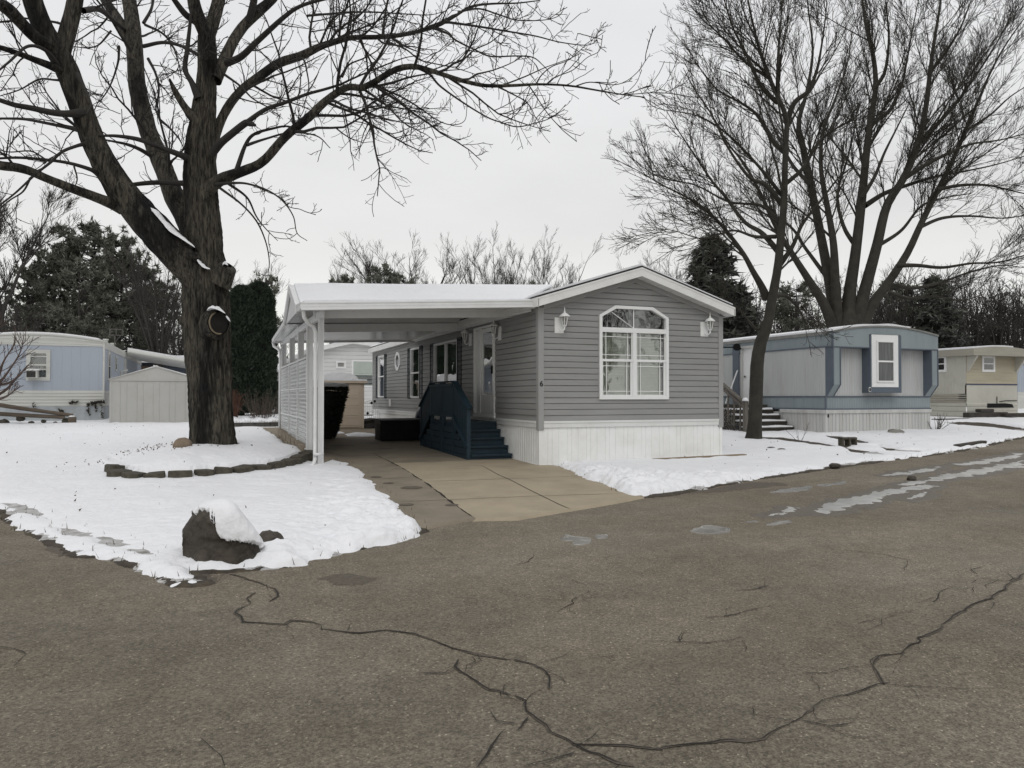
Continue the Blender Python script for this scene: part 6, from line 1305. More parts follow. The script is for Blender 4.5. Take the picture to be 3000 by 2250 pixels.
def bark_tube(P, r, sides, step, amp, seed, flare=None):
    r = np.asarray(r)*.90
    L = np.concatenate([[0], np.cumsum(np.linalg.norm(np.diff(P, axis=0), axis=1))]); n = max(6, int(L[-1]/step)); s = np.linspace(0, L[-1], n)
    Pn = np.stack([np.interp(s, L, P[:, k]) for k in range(3)], 1); rn = np.interp(s, L, r)
    T = np.gradient(Pn, axis=0); T /= np.linalg.norm(T, axis=1, keepdims=True); ref = np.array([0, 1., 0.])
    A = np.cross(T, ref); A /= np.linalg.norm(A, axis=1, keepdims=True); B = np.cross(A, T)
    g = np.arange(sides)*2*np.pi/sides; TH, SS = np.meshgrid(g, s)
    lump = fbm(np.cos(TH)*1.6+SS*.9, np.sin(TH)*1.6-SS*.3, 3, seed)
    cx = np.cos(TH); sx = np.sin(TH); k_ = 3.0/.42*np.maximum(rn, .06)[:, None]**.75*.42
    a1 = np.abs(fbm(cx*k_*4.2+SS*.25, sx*k_*4.2+SS*.9, 3, seed+1)); a2 = fbm(cx*k_*11, sx*k_*11+SS*4.5, 3, seed+2)
    rad = rn[:, None]*(1+.085*lump)+amp*((a1*2.2-.55)+.45*a2)*np.minimum(1, rn[:, None]/.3)**.8
    if flare is not None: rad = rad*(1+flare(SS, TH))
    V = Pn[:, None, :]+rad[:, :, None]*(A[:, None, :]*np.cos(TH)[:, :, None]+B[:, None, :]*np.sin(TH)[:, :, None])
    i = np.arange(n*sides).reshape(n, sides); Q = np.stack([i[:-1], np.roll(i[:-1], -1, 1), np.roll(i[1:], -1, 1), i[1:]], -1).reshape(-1, 4)
    return V.reshape(-1, 3), Q
def join(parts):
    Vs, Qs, o = [], [], 0
    for V, Q in parts: Vs.append(V); Qs.append(Q+o); o += len(V)
    return np.concatenate(Vs), np.concatenate(Qs)
big_tree = thing('bare_tree', (TB[0], TB[1], .3), 'huge old bare tree with dark furrowed bark, sawn burl and snow in its fork', 'tree')
tr_px = [(627, 1350, 158), (626, 1312, 148), (622, 1250, 142), (616, 1150, 138), (610, 1060, 138), (606, 985, 142), (605, 900, 146), (604, 830, 138), (604, 770, 126), (600, 700, 112), (592, 620, 102), (588, 540, 96), (588, 450, 88), (595, 360, 80), (603, 270, 70), (606, 190, 62), (604, 105, 58)]
Ptr, rtr = trace(tr_px, TD, TD, 80)
parts = [bark_tube(Ptr, rtr, 180, .02, .05, 3, lambda s, th: -.06+np.exp(-s/.22)*(.14+.20*np.cos(th*5+1)))]
LIMBS = [   # (points, depth at start, depth at end)
 (T1([(1330, 1860, 220), (1230, 1730, 240), (1120, 1612, 248), (1000, 1490, 235), (860, 1330, 212), (720, 1130, 182), (610, 920, 160), (530, 710, 150), (450, 500, 158), (375, 330, 150), (290, 200, 140), (225, 50, 135), (180, -150, 120)]), TD-.05, TD-1.5),
 (T1([(390, 380, 110), (440, 200, 110), (475, 60, 105), (510, -130, 95)]), TD-1.1, TD-1.0),
 (T1([(360, 320, 90), (240, 250, 85), (130, 140, 85), (40, 50, 90), (-80, 0, 70)]), TD-1.2, TD-2.2),
 (T1([(1260, 1560, 150), (1190, 1400, 140), (1130, 1270, 140), (1045, 1050, 128), (960, 850, 122), (900, 610, 118), (880, 400, 112), (868, 200, 106), (845, 50, 96), (815, -120, 90)]), TD+.1, TD+1.6),
 (T1([(850, 300, 70), (800, 190, 72), (740, 90, 66), (680, 0, 62), (620, -120, 50)]), TD+1.2, TD+1.8),
 (T1([(1340, 240, 100), (1285, 110, 92), (1255, 0, 86), (1240, -130, 80)]), TD, TD-.3), (T1([(1340, 240, 100), (1385, 120, 92), (1415, 0, 88), (1440, -140, 80)]), TD, TD+.5),
 (T1([(1270, 140, 50), (1200, 90, 42), (1130, 0, 34), (1090, -60, 28)]), TD, TD-.8),
 (T1([(790, 1350, 90), (700, 1310, 75), (620, 1278, 68), (450, 1215, 64), (300, 1155, 60), (150, 1095, 62), (20, 1075, 66), (-160, 1040, 55)]), TD-.5, TD-2.2),
 (T1([(1330, 1240, 110), (1420, 1170, 84), (1550, 1118, 72), (1700, 1050, 66), (1850, 885, 60), (2000, 762, 56), (2120, 648, 50), (2260, 560, 46)]) + T8([(300, 508, 40), (400, 460, 38), (500, 400, 36), (600, 380, 34), (700, 402, 31), (850, 450, 27), (1000, 488, 23), (1150, 490, 19), (1320, 482, 15), (1500, 490, 13), (1650, 515, 11), (1800, 540, 8), (1930, 556, 5)]), TD-.1, TD-2.6),
 (T1([(1340, 1180, 80), (1390, 900, 66), (1450, 740, 62), (1550, 600, 60), (1700, 482, 64), (1820, 402, 62), (1950, 360, 58), (2080, 300, 48), (2200, 262, 40)]) + T8([(250, 215, 30), (400, 212, 29), (500, 205, 27), (600, 188, 24), (740, 150, 21), (850, 90, 17), (930, 40, 15), (1050, 22, 12), (1200, 18, 9), (1330, 2, 6)]), TD, TD+2.2),
 (T1([(1390, 520, 100), (1440, 420, 86), (1500, 290, 76), (1570, 180, 70), (1680, 70, 74), (1760, 0, 62), (1850, -110, 52)]), TD, TD+1.0), (T1([(1610, 140, 44), (1640, 30, 46), (1660, -80, 40)]), TD+.5, TD+.3),
 (T1([(1470, 410, 50), (1560, 370, 44), (1650, 285, 38), (1750, 192, 34), (1830, 120, 30), (1910, 60, 26), (2010, 18, 22), (2212, -30, 16)]), TD-.1, TD-1.6),
 (T1([(1370, 1000, 56), (1430, 930, 50), (1500, 870, 48), (1590, 800, 46), (1620, 800, 40), (1655, 812, 16)]), TD-.2, TD-.6),
 (T1([(1590, 800, 34), (1720, 710, 28), (1860, 660, 24), (1990, 610, 20), (2100, 580, 18), (2212, 546, 16)]) + T8([(200, 478, 12), (300, 432, 10), (450, 370, 8), (560, 330, 6), (640, 318, 4)]), TD-.5, TD-1.0),
 (T1([(1290, 800, 90), (1210, 710, 54), (1140, 602, 44), (1098, 510, 14)]), TD-.1, TD-.5),
 (T1([(1290, 640, 60), (1245, 540, 38), (1200, 450, 32), (1215, 310, 28), (1230, 170, 22), (1240, 60, 16)]), TD-.2, TD-.3),
 (T1([(1250, 1040, 60), (1170, 1005, 40), (1050, 960, 34), (900, 905, 30), (760, 882, 22), (640, 880, 14)]), TD-.1, TD-.9),
 (T1([(980, 1010, 30), (900, 965, 25), (820, 935, 20), (740, 918, 15), (650, 900, 8)]), TD+.2, TD-.8),
 (T1([(1280, 1190, 60), (1180, 1188, 38), (1000, 1184, 32), (840, 1200, 26), (780, 1215, 20)]), TD, TD-.4),
 (T1([(640, 1130, 40), (590, 1100, 28), (450, 1058, 22), (300, 1036, 20), (120, 1022, 18), (-60, 1030, 14)]), TD-.8, TD-1.8),
 (T1([(560, 930, 30), (500, 945, 22), (400, 985, 20), (330, 1050, 17), (230, 1130, 15), (100, 1250, 12), (-20, 1345, 9)]), TD-.9, TD-2.0),
 (T1([(540, 730, 70), (460, 738, 46), (350, 732, 42), (200, 700, 37), (100, 682, 34), (0, 650, 30), (-120, 610, 24)]), TD-1.0, TD-2.0),
 (T1([(540, 850, 40), (460, 832, 24), (300, 798, 20), (150, 772, 18), (0, 768, 15)]), TD-.9, TD-.2),
 (T1([(420, 470, 80), (330, 428, 54), (200, 378, 42), (100, 340, 38), (0, 308, 36), (-120, 290, 30)]), TD-1.1, TD-2.4),
 (T1([(470, 530, 24), (350, 518, 14), (250, 515, 12), (130, 580, 9), (0, 622, 6)]), TD-1.0, TD-.3),
 (T1([(500, 480, 30), (560, 600, 16), (590, 680, 11), (560, 740, 7)]), TD-1.2, TD-1.8),
 (T1([(390, 440, 34), (300, 330, 24), (180, 300, 20), (60, 400, 15), (-60, 500, 10)]), TD-1.2, TD-2.6),
 (T1([(1400, 1195, 26), (1500, 1186, 18), (1600, 1190, 14), (1730, 1232, 12), (1830, 1300, 10), (1900, 1400, 8), (1925, 1510, 6), (1990, 1560, 4)]), TD-.3, TD-1.6),
 (T1([(1420, 1215, 18), (1560, 1320, 13), (1660, 1430, 11), (1720, 1560, 9), (1745, 1690, 7), (1735, 1790, 4)]), TD-.3, TD-1.0),
 (T1([(1530, 1110, 34), (1590, 940, 24), (1650, 868, 20), (1770, 832, 16), (1860, 818, 12), (1950, 840, 6)]), TD-.4, TD-.2),
 (T1([(1480, 1190, 20), (1600, 1280, 14), (1660, 1400, 10), (1720, 1480, 7), (1800, 1560, 4)]), TD-.2, TD+.8),
 (T1([(1600, 940, 22), (1720, 900, 15), (1880, 860, 12), (2050, 880, 9), (2140, 960, 5)]), TD-.6, TD+.4),
 (T8([(620, 380, 20), (700, 425, 14), (760, 492, 12), (900, 592, 10), (1030, 670, 8.5), (1110, 700, 7.5), (1200, 725, 7), (1300, 705, 6), (1380, 680, 5), (1440, 640, 4), (1478, 598, 3)]), TD-1.4, TD-2.0),
 (T8([(380, 490, 16), (450, 515, 12), (550, 560, 10), (650, 622, 8), (750, 690, 6.5), (830, 714, 5), (900, 690, 4), (915, 600, 3)]), TD-1.1, TD-.6), (T8([(330, 515, 16), (450, 600, 11), (540, 692, 8), (620, 740, 6), (680, 770, 4.5), (722, 800, 3)]), TD-1.0, TD-1.7),
 (T8([(720, 160, 16), (800, 190, 12), (850, 230, 11), (960, 285, 9.5), (1050, 322, 9), (1200, 320, 8), (1290, 328, 7), (1345, 370, 5), (1400, 430, 4)]), TD+1.5, TD+.8), (T8([(790, 125, 16), (900, 140, 13), (1000, 155, 12), (1150, 180, 10), (1300, 205, 8), (1450, 242, 6.5), (1600, 258, 5), (1660, 230, 3.5)]), TD+1.6, TD+2.2),
 (T8([(860, 70, 12), (980, 50, 10), (1100, 85, 8), (1200, 115, 7), (1350, 115, 5), (1440, 90, 4), (1470, 45, 3)]), TD+1.8, TD+1.4), (T8([(1310, 480, 9), (1340, 430, 7), (1400, 380, 6), (1500, 340, 5), (1590, 260, 3)]), TD-2.0, TD-1.6), (T8([(1375, 475, 8), (1420, 440, 6), (1520, 400, 5), (1600, 330, 4), (1670, 290, 3), (1690, 200, 2.5)]), TD-2.1, TD-2.4), (T8([(1540, 490, 8), (1620, 470, 6), (1750, 485, 5), (1830, 460, 4), (1900, 400, 3), (1935, 345, 2.5)]), TD-2.3, TD-2.1),
 (T8([(850, 390, 10), (950, 290, 8), (1050, 240, 6.5), (1130, 170, 5), (1180, 100, 3)]), TD-1.7, TD-1.0), (T8([(430, 215, 16), (440, 120, 13), (460, 0, 11), (470, -90, 8)]), TD+1.4, TD+1.8), (T8([(180, 235, 15), (195, 120, 12), (230, 20, 10), (250, -80, 7)]), TD+1.0, TD+.6), (T8([(250, 225, 12), (270, 120, 9), (285, 60, 7), (240, -40, 5)]), TD+1.1, TD+1.6),
 (T8([(450, 235, 12), (560, 280, 9), (640, 340, 8), (720, 362, 7), (850, 390, 5), (1000, 440, 4), (1060, 480, 3)]), TD+1.4, TD+.3), (T8([(0, 90, 14), (120, 80, 12), (250, 70, 10), (400, 70, 9), (560, 80, 7), (700, 85, 5), (800, 60, 3)]), TD-.8, TD-1.4), (T8([(200, 440, 14), (240, 370, 10), (330, 330, 8), (420, 270, 6), (470, 170, 4)]), TD-1, TD-.4),
 (T1([(960, 380, 20), (1010, 480, 16), (1030, 590, 13), (1010, 700, 10), (1040, 800, 7)]), TD+.8, TD+.1), (T1([(930, 300, 26), (1060, 275, 22), (1180, 300, 20), (1290, 360, 24)]), TD+1.0, TD+.1), (T1([(770, 300, 18), (765, 400, 14), (720, 540, 10), (660, 640, 7), (600, 680, 4)]), TD+.9, TD+.2), (T1([(720, 200, 14), (640, 290, 10), (560, 310, 8), (470, 300, 5)]), TD+1.2, TD+.7),
 (T1([(1450, 480, 18), (1560, 560, 13), (1640, 640, 10), (1760, 700, 7), (1850, 690, 5)]), TD-.1, TD-.9), (T1([(1880, 400, 18), (1960, 380, 13), (1990, 470, 10), (2000, 580, 8), (1960, 700, 5)]), TD+.3, TD-.5), (T1([(540, 70, 40), (640, 60, 36), (720, 120, 30), (800, 190, 24)]), TD-1.0, TD+1.1), (T1([(480, 200, 20), (380, 150, 17), (250, 130, 14), (100, 110, 10)]), TD-1.1, TD-.6),
 (T1([(940, 160, 18), (1050, 215, 14), (1120, 300, 11), (1160, 420, 8), (1180, 520, 5)]), TD+1.3, TD+.5), (T1([(930, 150, 22), (980, 60, 18), (1000, -40, 14)]), TD+1.4, TD+1.8),
 (T1([(1040, 780, 20), (1100, 830, 13), (1160, 900, 9), (1190, 960, 6)]), TD+.4, TD-.1), (T1([(300, 1035, 12), (200, 980, 10), (60, 985, 8), (-40, 960, 6)]), TD-1.3, TD-.8), (T1([(480, 1080, 12), (500, 1160, 9), (480, 1220, 5)]), TD-1.0, TD-1.4), (T1([(200, 1150, 14), (150, 1240, 11), (60, 1300, 9), (-60, 1400, 6)]), TD-1.6, TD-1.2),
]
xr = np.random.default_rng(5)
def extended(P, r):
    """carry a limb that leaves the picture on to its tip"""
    if r[-1] < .03 or P[-1][2] < 3.5: return P, r
    d = P[-1]-P[-6]; d /= np.linalg.norm(d); q = [P[-1]]; L = min(5.0, 14*r[-1]+1.5)
    for k in range(8): d = d+xr.normal(size=3)*.12+np.array([0, 0, .04]); d /= np.linalg.norm(d); q.append(q[-1]+d*L/8)
    return resample(np.vstack([P[::4], q]), np.concatenate([r[::4], np.linspace(r[-1], .012, 9)]), 64)
traced = [extended(*trace(p, a, b, 48)) for p, a, b in LIMBS]
traced = [(P, r) if len(P) == 64 else resample(P, r, 64) for P, r in traced]
for k, (P, r) in enumerate(traced):
    if r.max() > .10: parts.append(bark_tube(P, np.maximum(r, .01), 56 if r.max() > .25 else 28, .035, .026, 20+k))
# burl with its sawn face
bc = at_depth(630, 950, TD-.30); fdir = Vector((.35, -.93, .05)).normalized()
Pb = np.array([np.array(bc)+np.array(fdir)*t_ for t_ in (-.25, -.1, .05, .13, .17)]); rb = np.array([.33, .32, .29, .26, .235])
A_ = fdir.cross(Vector((0, 0, 1))).normalized(); B_ = A_.cross(fdir)
sides = 56; gg = np.arange(sides)*2*np.pi/sides; rows = []
for k in range(5):
    rj = rb[k]*(1+.10*fbm(np.cos(gg)*2+k*.3, np.sin(gg)*2, 3, 44))
    rows.append(Pb[k]+rj[:, None]*(np.cos(gg)[:, None]*np.array(A_)*.85+np.sin(gg)[:, None]*np.array(B_)))
Vb = np.concatenate(rows); i = np.arange(5*sides).reshape(5, sides); parts.append((Vb, np.stack([i[:-1], np.roll(i[:-1], -1, 1), np.roll(i[1:], -1, 1), i[1:]], -1).reshape(-1, 4)))
# broken knob on the right of the fork and small dead stub on the left
for (u, v, w0, u1, v1, w1, d) in ((640, 830, 80, 668, 782, 62, TD-.1), (545, 940, 40, 524, 938, 26, TD-.1), (560, 752, 60, 570, 735, 58, TD-.35)):
    P_, r_ = trace([(u, v, w0), ((u+u1)/2, (v+v1)/2, (w0+w1)/2), (u1, v1, w1), (u1+(u1-u)*.1, v1+(v1-v)*.1, w1*.3)], d, d-.05, 12); parts.append(bark_tube(P_, r_, 30, .03, .02, 77))
V, Q = join(parts); trunk = fastmesh('trunk', V, [Q], M_BARK, big_tree)
mb = MB(); fc = Vector(Pb[4]); n = 30
face = [fc+fdir*.006+(A_*math.cos(2*math.pi*j/n)*.85+B_*math.sin(2*math.pi*j/n))*.205 for j in range(n)]
mb.add([p for p in face], [tuple(range(n))[::-1]]); mb.build('sawn_face', mat('black_rotten_wood', (.012, .011, .010), rough=.95, var=.4, scale=8), trunk)
mb = MB(); js = [j % n for j in range(-9, 7)]; mb.tube([fc+fdir*.012+(A_*math.cos(2*math.pi*j/n)*.85+B_*math.sin(2*math.pi*j/n))*.205 for j in js], [.006]+[.016]*(len(js)-2)+[.006], 8); mb.build('callus_rim', mat('pale_wood_rim', (.17, .14, .095), rough=.8, var=.2), trunk)
def snow_ridge(path, d, wid, hgt, dep=.0):
    Pp, rr = trace(path, d, d, 30); n = len(Pp); rows = []
    for k in range(n):
        f = math.sin(math.pi*min(max(k/(n-1), .0), 1))**.5*(1+.35*float(fbm(k*.35, 2, 3, 6))); row = []
        for j in range(9): g = math.pi*j/8; row.append(Pp[k]+np.array(_F)*(-math.cos(g)*wid*f)+np.array([0, 0, math.sin(g)**.7*hgt*f-.03]))
        rows.append(row)
    i = np.arange(n*9).reshape(n, 9); return np.array(rows).reshape(-1, 3), np.stack([i[:-1, :-1], i[1:, :-1], i[1:, 1:], i[:-1, 1:]], -1).reshape(-1, 4)
sn = [snow_ridge(T1([(905, 1300, 1), (962, 1330, 1), (1022, 1385, 1), (1072, 1445, 1), (1122, 1500, 1), (1182, 1540, 1), (1265, 1595, 1)]), TD-.50, .14, .10), snow_ridge([(577, 756, 1), (590, 772, 1), (602, 782, 1), (616, 784, 1)], TD-.40, .08, .06), snow_ridge([(606, 906, 1), (622, 900, 1), (642, 904, 1), (660, 914, 1)], TD-.50, .10, .06), snow_ridge([(652, 778, 1), (660, 771, 1), (668, 773, 1)], TD-.25, .07, .06), snow_ridge([(662, 922, 1), (668, 930, 1), (675, 938, 1)], TD-.36, .04, .04)]
for V, Q in sn: fastmesh('fork_snow', V, [Q], M_SNOW, trunk)
rng = np.random.default_rng(21)
LP = np.stack([P for P, r in traced]); LR = np.stack([np.maximum(r, .006) for P, r in traced])
thinm = LR.max(1) <= .10
c1 = sprout(rng, LP, LR, 2.6, .34, (28, 68), .02, .13, 9, .0075, .10, .5, .02, .5, 2.4)
c2 = sprout(rng, np.concatenate([c1[0]]), c1[1], 4.6, .55, (30, 62), .03, .13, 7, .0055, .10, .62, .035, .25, 1.1)
c2b = sprout(rng, LP[LR.min(1) < .03], LR[LR.min(1) < .03], 2.2, .16, (30, 70), .0, .13, 7, .0055, .25, .45, .04, .2, .8)
c3 = sprout(rng, np.concatenate([c2[0], c2b[0]]), np.concatenate([c2[1], c2b[1]]), 7.5, .42, (32, 65), .05, .12, 5, .0042, .12, .7, .06, .08, .42)
V, Q = merge_tubes([(LP[thinm], LR[thinm], 7), (c1[0], c1[1], 5), (c2[0], c2[1], 4), (c2b[0], c2b[1], 4), (c3[0], c3[1], 3)])
fastmesh('crown', V, [Q], M_TWIG, big_tree)
print('big tree twigs', len(c1[0]), len(c2[0]), len(c3[0]), len(V))

# ------------------------------------------------------------------ right hand street tree and the many-stemmed tree behind
T7 = lambda pts: [(1700+p[0]/1.659, p[1]/1.659, p[2]/1.659) for p in pts]
M_TWIGR = mat('greenish_grey_bark', (.038, .035, .028), rough=.9, var=.3, scale=4, dirt=(.028, .026, .022), dirt_scale=1.5, dirt_amt=.6)
def grow(limbs, seed, lv, S=36):
    rng = np.random.default_rng(seed); tr = [trace(p, a, b, S, lambda t: 1-.38*t) for p, a, b in limbs]
    P = np.stack([a for a, b in tr]); Rr = np.stack([b for a, b in tr]); sets = []; cur = (P, Rr)
    for kw in lv:
        src = cur if not kw.get('both') else (cur[0], cur[1])
        q = sprout(rng, cur[0], cur[1], kw['n'], kw['L'], kw['a'], kw['up'], kw['w'], kw['S'], kw['r'], kw.get('t', .1), kw.get('rk', .6), kw.get('c', .03), kw.get('mn', .2), kw.get('mx', 9), 0.0, kw.get('tm', 1.0), kw.get('tk', .085)); sets.append((q[0], q[1], kw.get('k', 3))); cur = q
    return P, Rr, sets
st_limbs = [
 ([(2205.5, 1312, 60), (2206, 1296, 53), (2210, 1262, 45), (2212, 1225, 43), (2215, 1153, 46), (2217, 1077, 46), (2223, 1027, 43), (2232, 992, 42)] + T7([(903, 1600, 62), (918, 1540, 62), (935, 1440, 60), (960, 1300, 54), (975, 1150, 50), (988, 1000, 46), (994, 850, 42), (998, 700, 40), (1003, 580, 36), (960, 470, 32), (920, 380, 28), (880, 270, 23), (845, 140, 18), (815, 0, 14), (795, -110, 10)]), 20.2, 19.6),
 (T7([(905, 1450, 44), (880, 1390, 36), (840, 1320, 30), (790, 1230, 26), (700, 1110, 20), (620, 1030, 17), (520, 960, 13), (400, 900, 10), (280, 830, 6), (200, 790, 4)]), 20.2, 18.6),
 (T7([(960, 1220, 30), (880, 1130, 24), (800, 1080, 20), (700, 950, 17), (640, 880, 15), (560, 760, 11), (480, 640, 8), (420, 540, 5)]), 20.0, 21.4),
 (T7([(985, 1000, 28), (900, 900, 22), (820, 860, 18), (720, 720, 14), (640, 560, 11), (560, 440, 8), (500, 330, 5)]), 20.0, 18.4),
 (T7([(995, 740, 30), (940, 690, 24), (860, 560, 18), (780, 500, 14), (660, 430, 10), (560, 300, 7), (500, 190, 4)]), 20.0, 21.0),
 (T7([(1003, 600, 30), (1040, 500, 26), (1110, 440, 22), (1150, 340, 18), (1170, 240, 13), (1190, 100, 9), (1200, -20, 6)]), 20.0, 19.4), (T7([(960, 470, 24), (960, 360, 19), (965, 220, 15), (975, 90, 11), (985, -60, 8)]), 19.8, 20.6),
 (T7([(990, 900, 24), (1080, 820, 20), (1160, 690, 16), (1250, 620, 12), (1340, 570, 8), (1420, 480, 5)]), 20.0, 19.0), (T7([(960, 1300, 30), (1030, 1200, 22), (1080, 1090, 18), (1180, 960, 14), (1260, 860, 10), (1340, 800, 6)]), 20.1, 18.8),
 (T7([(960, 500, 24), (880, 420, 19), (800, 250, 14), (740, 130, 11), (700, 0, 8), (680, -80, 6)]), 19.8, 18.8), (T7([(920, 380, 18), (800, 300, 14), (690, 180, 10), (590, 90, 7), (520, 10, 5)]), 19.8, 20.4),
 (T7([(900, 1560, 26), (860, 1600, 18), (820, 1560, 13), (760, 1490, 9), (700, 1470, 5)]), 20.2, 19.6), (T7([(930, 1440, 24), (1000, 1440, 20), (1060, 1500, 15), (1100, 1580, 11)]), 20.2, 21.2), (T7([(950, 1150, 22), (850, 1150, 17), (740, 1120, 12), (600, 1160, 9), (450, 1120, 6), (290, 1100, 4)]), 20.1, 18.0), (T7([(970, 1080, 20), (880, 1000, 16), (720, 980, 12), (560, 900, 9), (380, 860, 6), (240, 760, 4)]), 20.0, 22.0),
 (T7([(980, 950, 20), (860, 800, 15), (700, 640, 11), (560, 560, 8), (360, 520, 5), (280, 420, 4)]), 20.0, 19.0),
]
P, Rr, sets = grow(st_limbs, 31, [dict(n=4.4, tm=.88, tk=.075, L=.42, a=(20, 48), up=.10, w=.08, S=9, r=.0075, rk=.40, k=5, c=.03, mx=3.2, mn=1.1, t=.22), dict(n=4.6, L=.55, a=(20, 46), up=.08, w=.09, S=7, r=.0055, k=4, c=.03, mx=1.6, mn=.55), dict(n=5.0, L=.55, a=(22, 48), up=.06, w=.10, S=5, r=.0042, k=3, c=.03, mx=.8, mn=.28), dict(n=5.0, L=.55, a=(22, 50), up=.03, w=.1, S=4, r=.0034, k=3, c=.03, mx=.36, mn=.12)])
b0 = ground(2205, 1300); street_tree = thing('bare_tree', (P[0, 0, 0], P[0, 0, 1], float(tz(P[0, 0, 0], P[0, 0, 1]))), 'slim bare street tree standing in snow between the grey and blue homes', 'tree')
pt = [bark_tube(np.vstack([P[0][:1]-np.array([[0, 0, .35]]), P[0]]), np.concatenate([[Rr[0][0]*1.2], Rr[0]*np.concatenate([np.linspace(1.12, 1, 4), np.ones(32)])]), 40, .05, .012, 90)]; V, Q = merge_tubes([(P[1:4], Rr[1:4], 12)])
V2, Q2 = join(pt+[(V, Q)]); fastmesh('trunk', V2, [Q2], M_TWIGR, street_tree)
V, Q = merge_tubes([(P[4:], Rr[4:], 8)]+sets); fastmesh('crown', V, [Q], M_TWIGR, street_tree); print('street tree', len(V))
b_d = 33.0
ms = [
 ([(1235, 1600, 60), (1180, 1470, 48), (1110, 1360, 40), (1040, 1250, 34), (960, 1120, 28), (880, 950, 22), (800, 800, 17), (720, 700, 12), (640, 560, 8)], -1.5), ([(1240, 1600, 70), (1225, 1450, 56), (1170, 1150, 46), (1120, 900, 40), (1080, 700, 34), (1060, 600, 28), (1100, 450, 22), (1130, 250, 16), (1110, 60, 11), (1100, -60, 8)], 1.5),
 ([(1250, 1600, 60), (1240, 1380, 46), (1230, 1180, 38), (1200, 1000, 32), (1170, 820, 26), (1180, 640, 20), (1240, 480, 15), (1300, 300, 10), (1320, 150, 7)], -2), ([(1300, 1600, 80), (1310, 1420, 62), (1335, 1250, 54), (1365, 1000, 48), (1385, 800, 42), (1408, 600, 38), (1435, 430, 32), (1425, 280, 28), (1390, 130, 22), (1370, 0, 17), (1360, -90, 14)], .5),
 ([(1330, 1600, 80), (1380, 1420, 60), (1440, 1200, 52), (1490, 1000, 46), (1570, 870, 42), (1640, 700, 38), (1680, 520, 32), (1700, 350, 27), (1720, 200, 22), (1745, 50, 17), (1760, -70, 13)], -1), ([(1360, 1590, 70), (1420, 1480, 54), (1500, 1370, 44), (1590, 1230, 38), (1660, 1080, 34), (1740, 920, 30), (1810, 780, 26), (1870, 640, 22), (1930, 500, 18), (1990, 360, 15), (2060, 230, 11), (2157, 90, 8), (2230, 0, 6)], 1),
 ([(1540, 1290, 24), (1640, 1290, 20), (1760, 1300, 17), (1900, 1280, 13), (2030, 1275, 10), (2160, 1240, 7), (2300, 1200, 5)], -3), ([(1500, 1380, 22), (1620, 1400, 18), (1760, 1370, 15), (1900, 1320, 11), (2040, 1290, 8), (2157, 1300, 5)], 2), ([(1385, 1000, 28), (1480, 940, 24), (1590, 900, 20), (1720, 860, 16), (1880, 830, 12), (2020, 800, 9), (2157, 760, 6)], 3),
 ([(1570, 870, 26), (1680, 800, 22), (1800, 740, 18), (1900, 700, 14), (2040, 680, 10), (2200, 640, 6)], -3), ([(1660, 690, 24), (1740, 600, 20), (1830, 500, 16), (1900, 400, 13), (2000, 250, 10), (2080, 100, 7), (2120, -20, 5)], 2), ([(1430, 430, 22), (1480, 350, 18), (1500, 200, 14), (1490, 60, 10), (1480, -60, 8)], -2),
 ([(1410, 600, 24), (1500, 540, 20), (1560, 420, 16), (1590, 280, 12), (1620, 120, 9), (1650, -30, 6)], 2), ([(1370, 960, 22), (1430, 860, 18), (1480, 740, 15), (1540, 620, 11), (1600, 500, 8)], -1.5), ([(1740, 920, 20), (1850, 900, 17), (1980, 900, 13), (2110, 930, 9), (2250, 960, 6)], -2), ([(1640, 1110, 20), (1760, 1060, 17), (1900, 1050, 13), (2050, 1060, 9), (2200, 1040, 6)], 2.5), ([(1340, 1200, 24), (1280, 1100, 20), (1250, 950, 16), (1290, 800, 12), (1330, 640, 9), (1350, 480, 6)], 2),
 ([(1120, 900, 22), (1030, 800, 18), (960, 660, 14), (900, 520, 11), (850, 380, 8)], 3), ([(1200, 1350, 22), (1090, 1200, 18), (1020, 1100, 15), (900, 1040, 11), (780, 1000, 8)], 3), ([(1700, 350, 18), (1780, 250, 14), (1850, 130, 11), (1900, 0, 8)], -1.5), ([(1870, 640, 15), (1990, 560, 12), (2090, 470, 9), (2200, 400, 6)], 2), ([(1500, 1420, 20), (1600, 1450, 16), (1720, 1440, 12), (1850, 1460, 9), (1960, 1430, 6)], -2), ([(1440, 1200, 22), (1560, 1120, 17), (1660, 1000, 13), (1780, 960, 10), (1900, 940, 7)], 3),
]
ms_limbs = [(T7(p), b_d+(0 if k < 6 else .1*dz), b_d+dz) for k, (p, dz) in enumerate(ms)]
P, Rr, sets = grow(ms_limbs, 37, [dict(n=2.3, tk=.24, L=.45, a=(15, 45), up=.12, w=.06, S=9, r=.010, rk=.36, k=4, c=.03, mx=5.0, mn=1.8, t=.28), dict(n=3.0, L=.5, a=(16, 40), up=.12, w=.07, S=7, r=.0080, k=3, c=.035, mx=2.6, mn=.9), dict(n=4.0, L=.5, a=(18, 42), up=.10, w=.08, S=5, r=.0062, k=3, c=.03, mx=1.2, mn=.45), dict(n=3.2, L=.5, a=(18, 45), up=.05, w=.08, S=4, r=.0048, k=3, c=.03, mx=.55, mn=.22)])
bt = at_depth(2450, 1240, b_d); multi = thing('bare_tree', (bt[0], bt[1], float(tz(bt[0], bt[1]))), 'tall many stemmed bare tree fanning out behind the blue home', 'tree')
st0 = [bark_tube(np.array([at_depth(1700+x/1.659, y/1.659, b_d) for x, y in ((1290, 1950), (1290, 1800), (1290, 1680), (1300, 1560), (1310, 1470))]), np.array([150, 145, 145, 110, 50])/1.659/2*b_d/FPX, 36, .08, .03, 61)]
V, Q = merge_tubes([(P[:6], Rr[:6], 12)]); V, Q = join(st0+[(V, Q)]); fastmesh('trunk', V, [Q], M_TWIGR, multi)
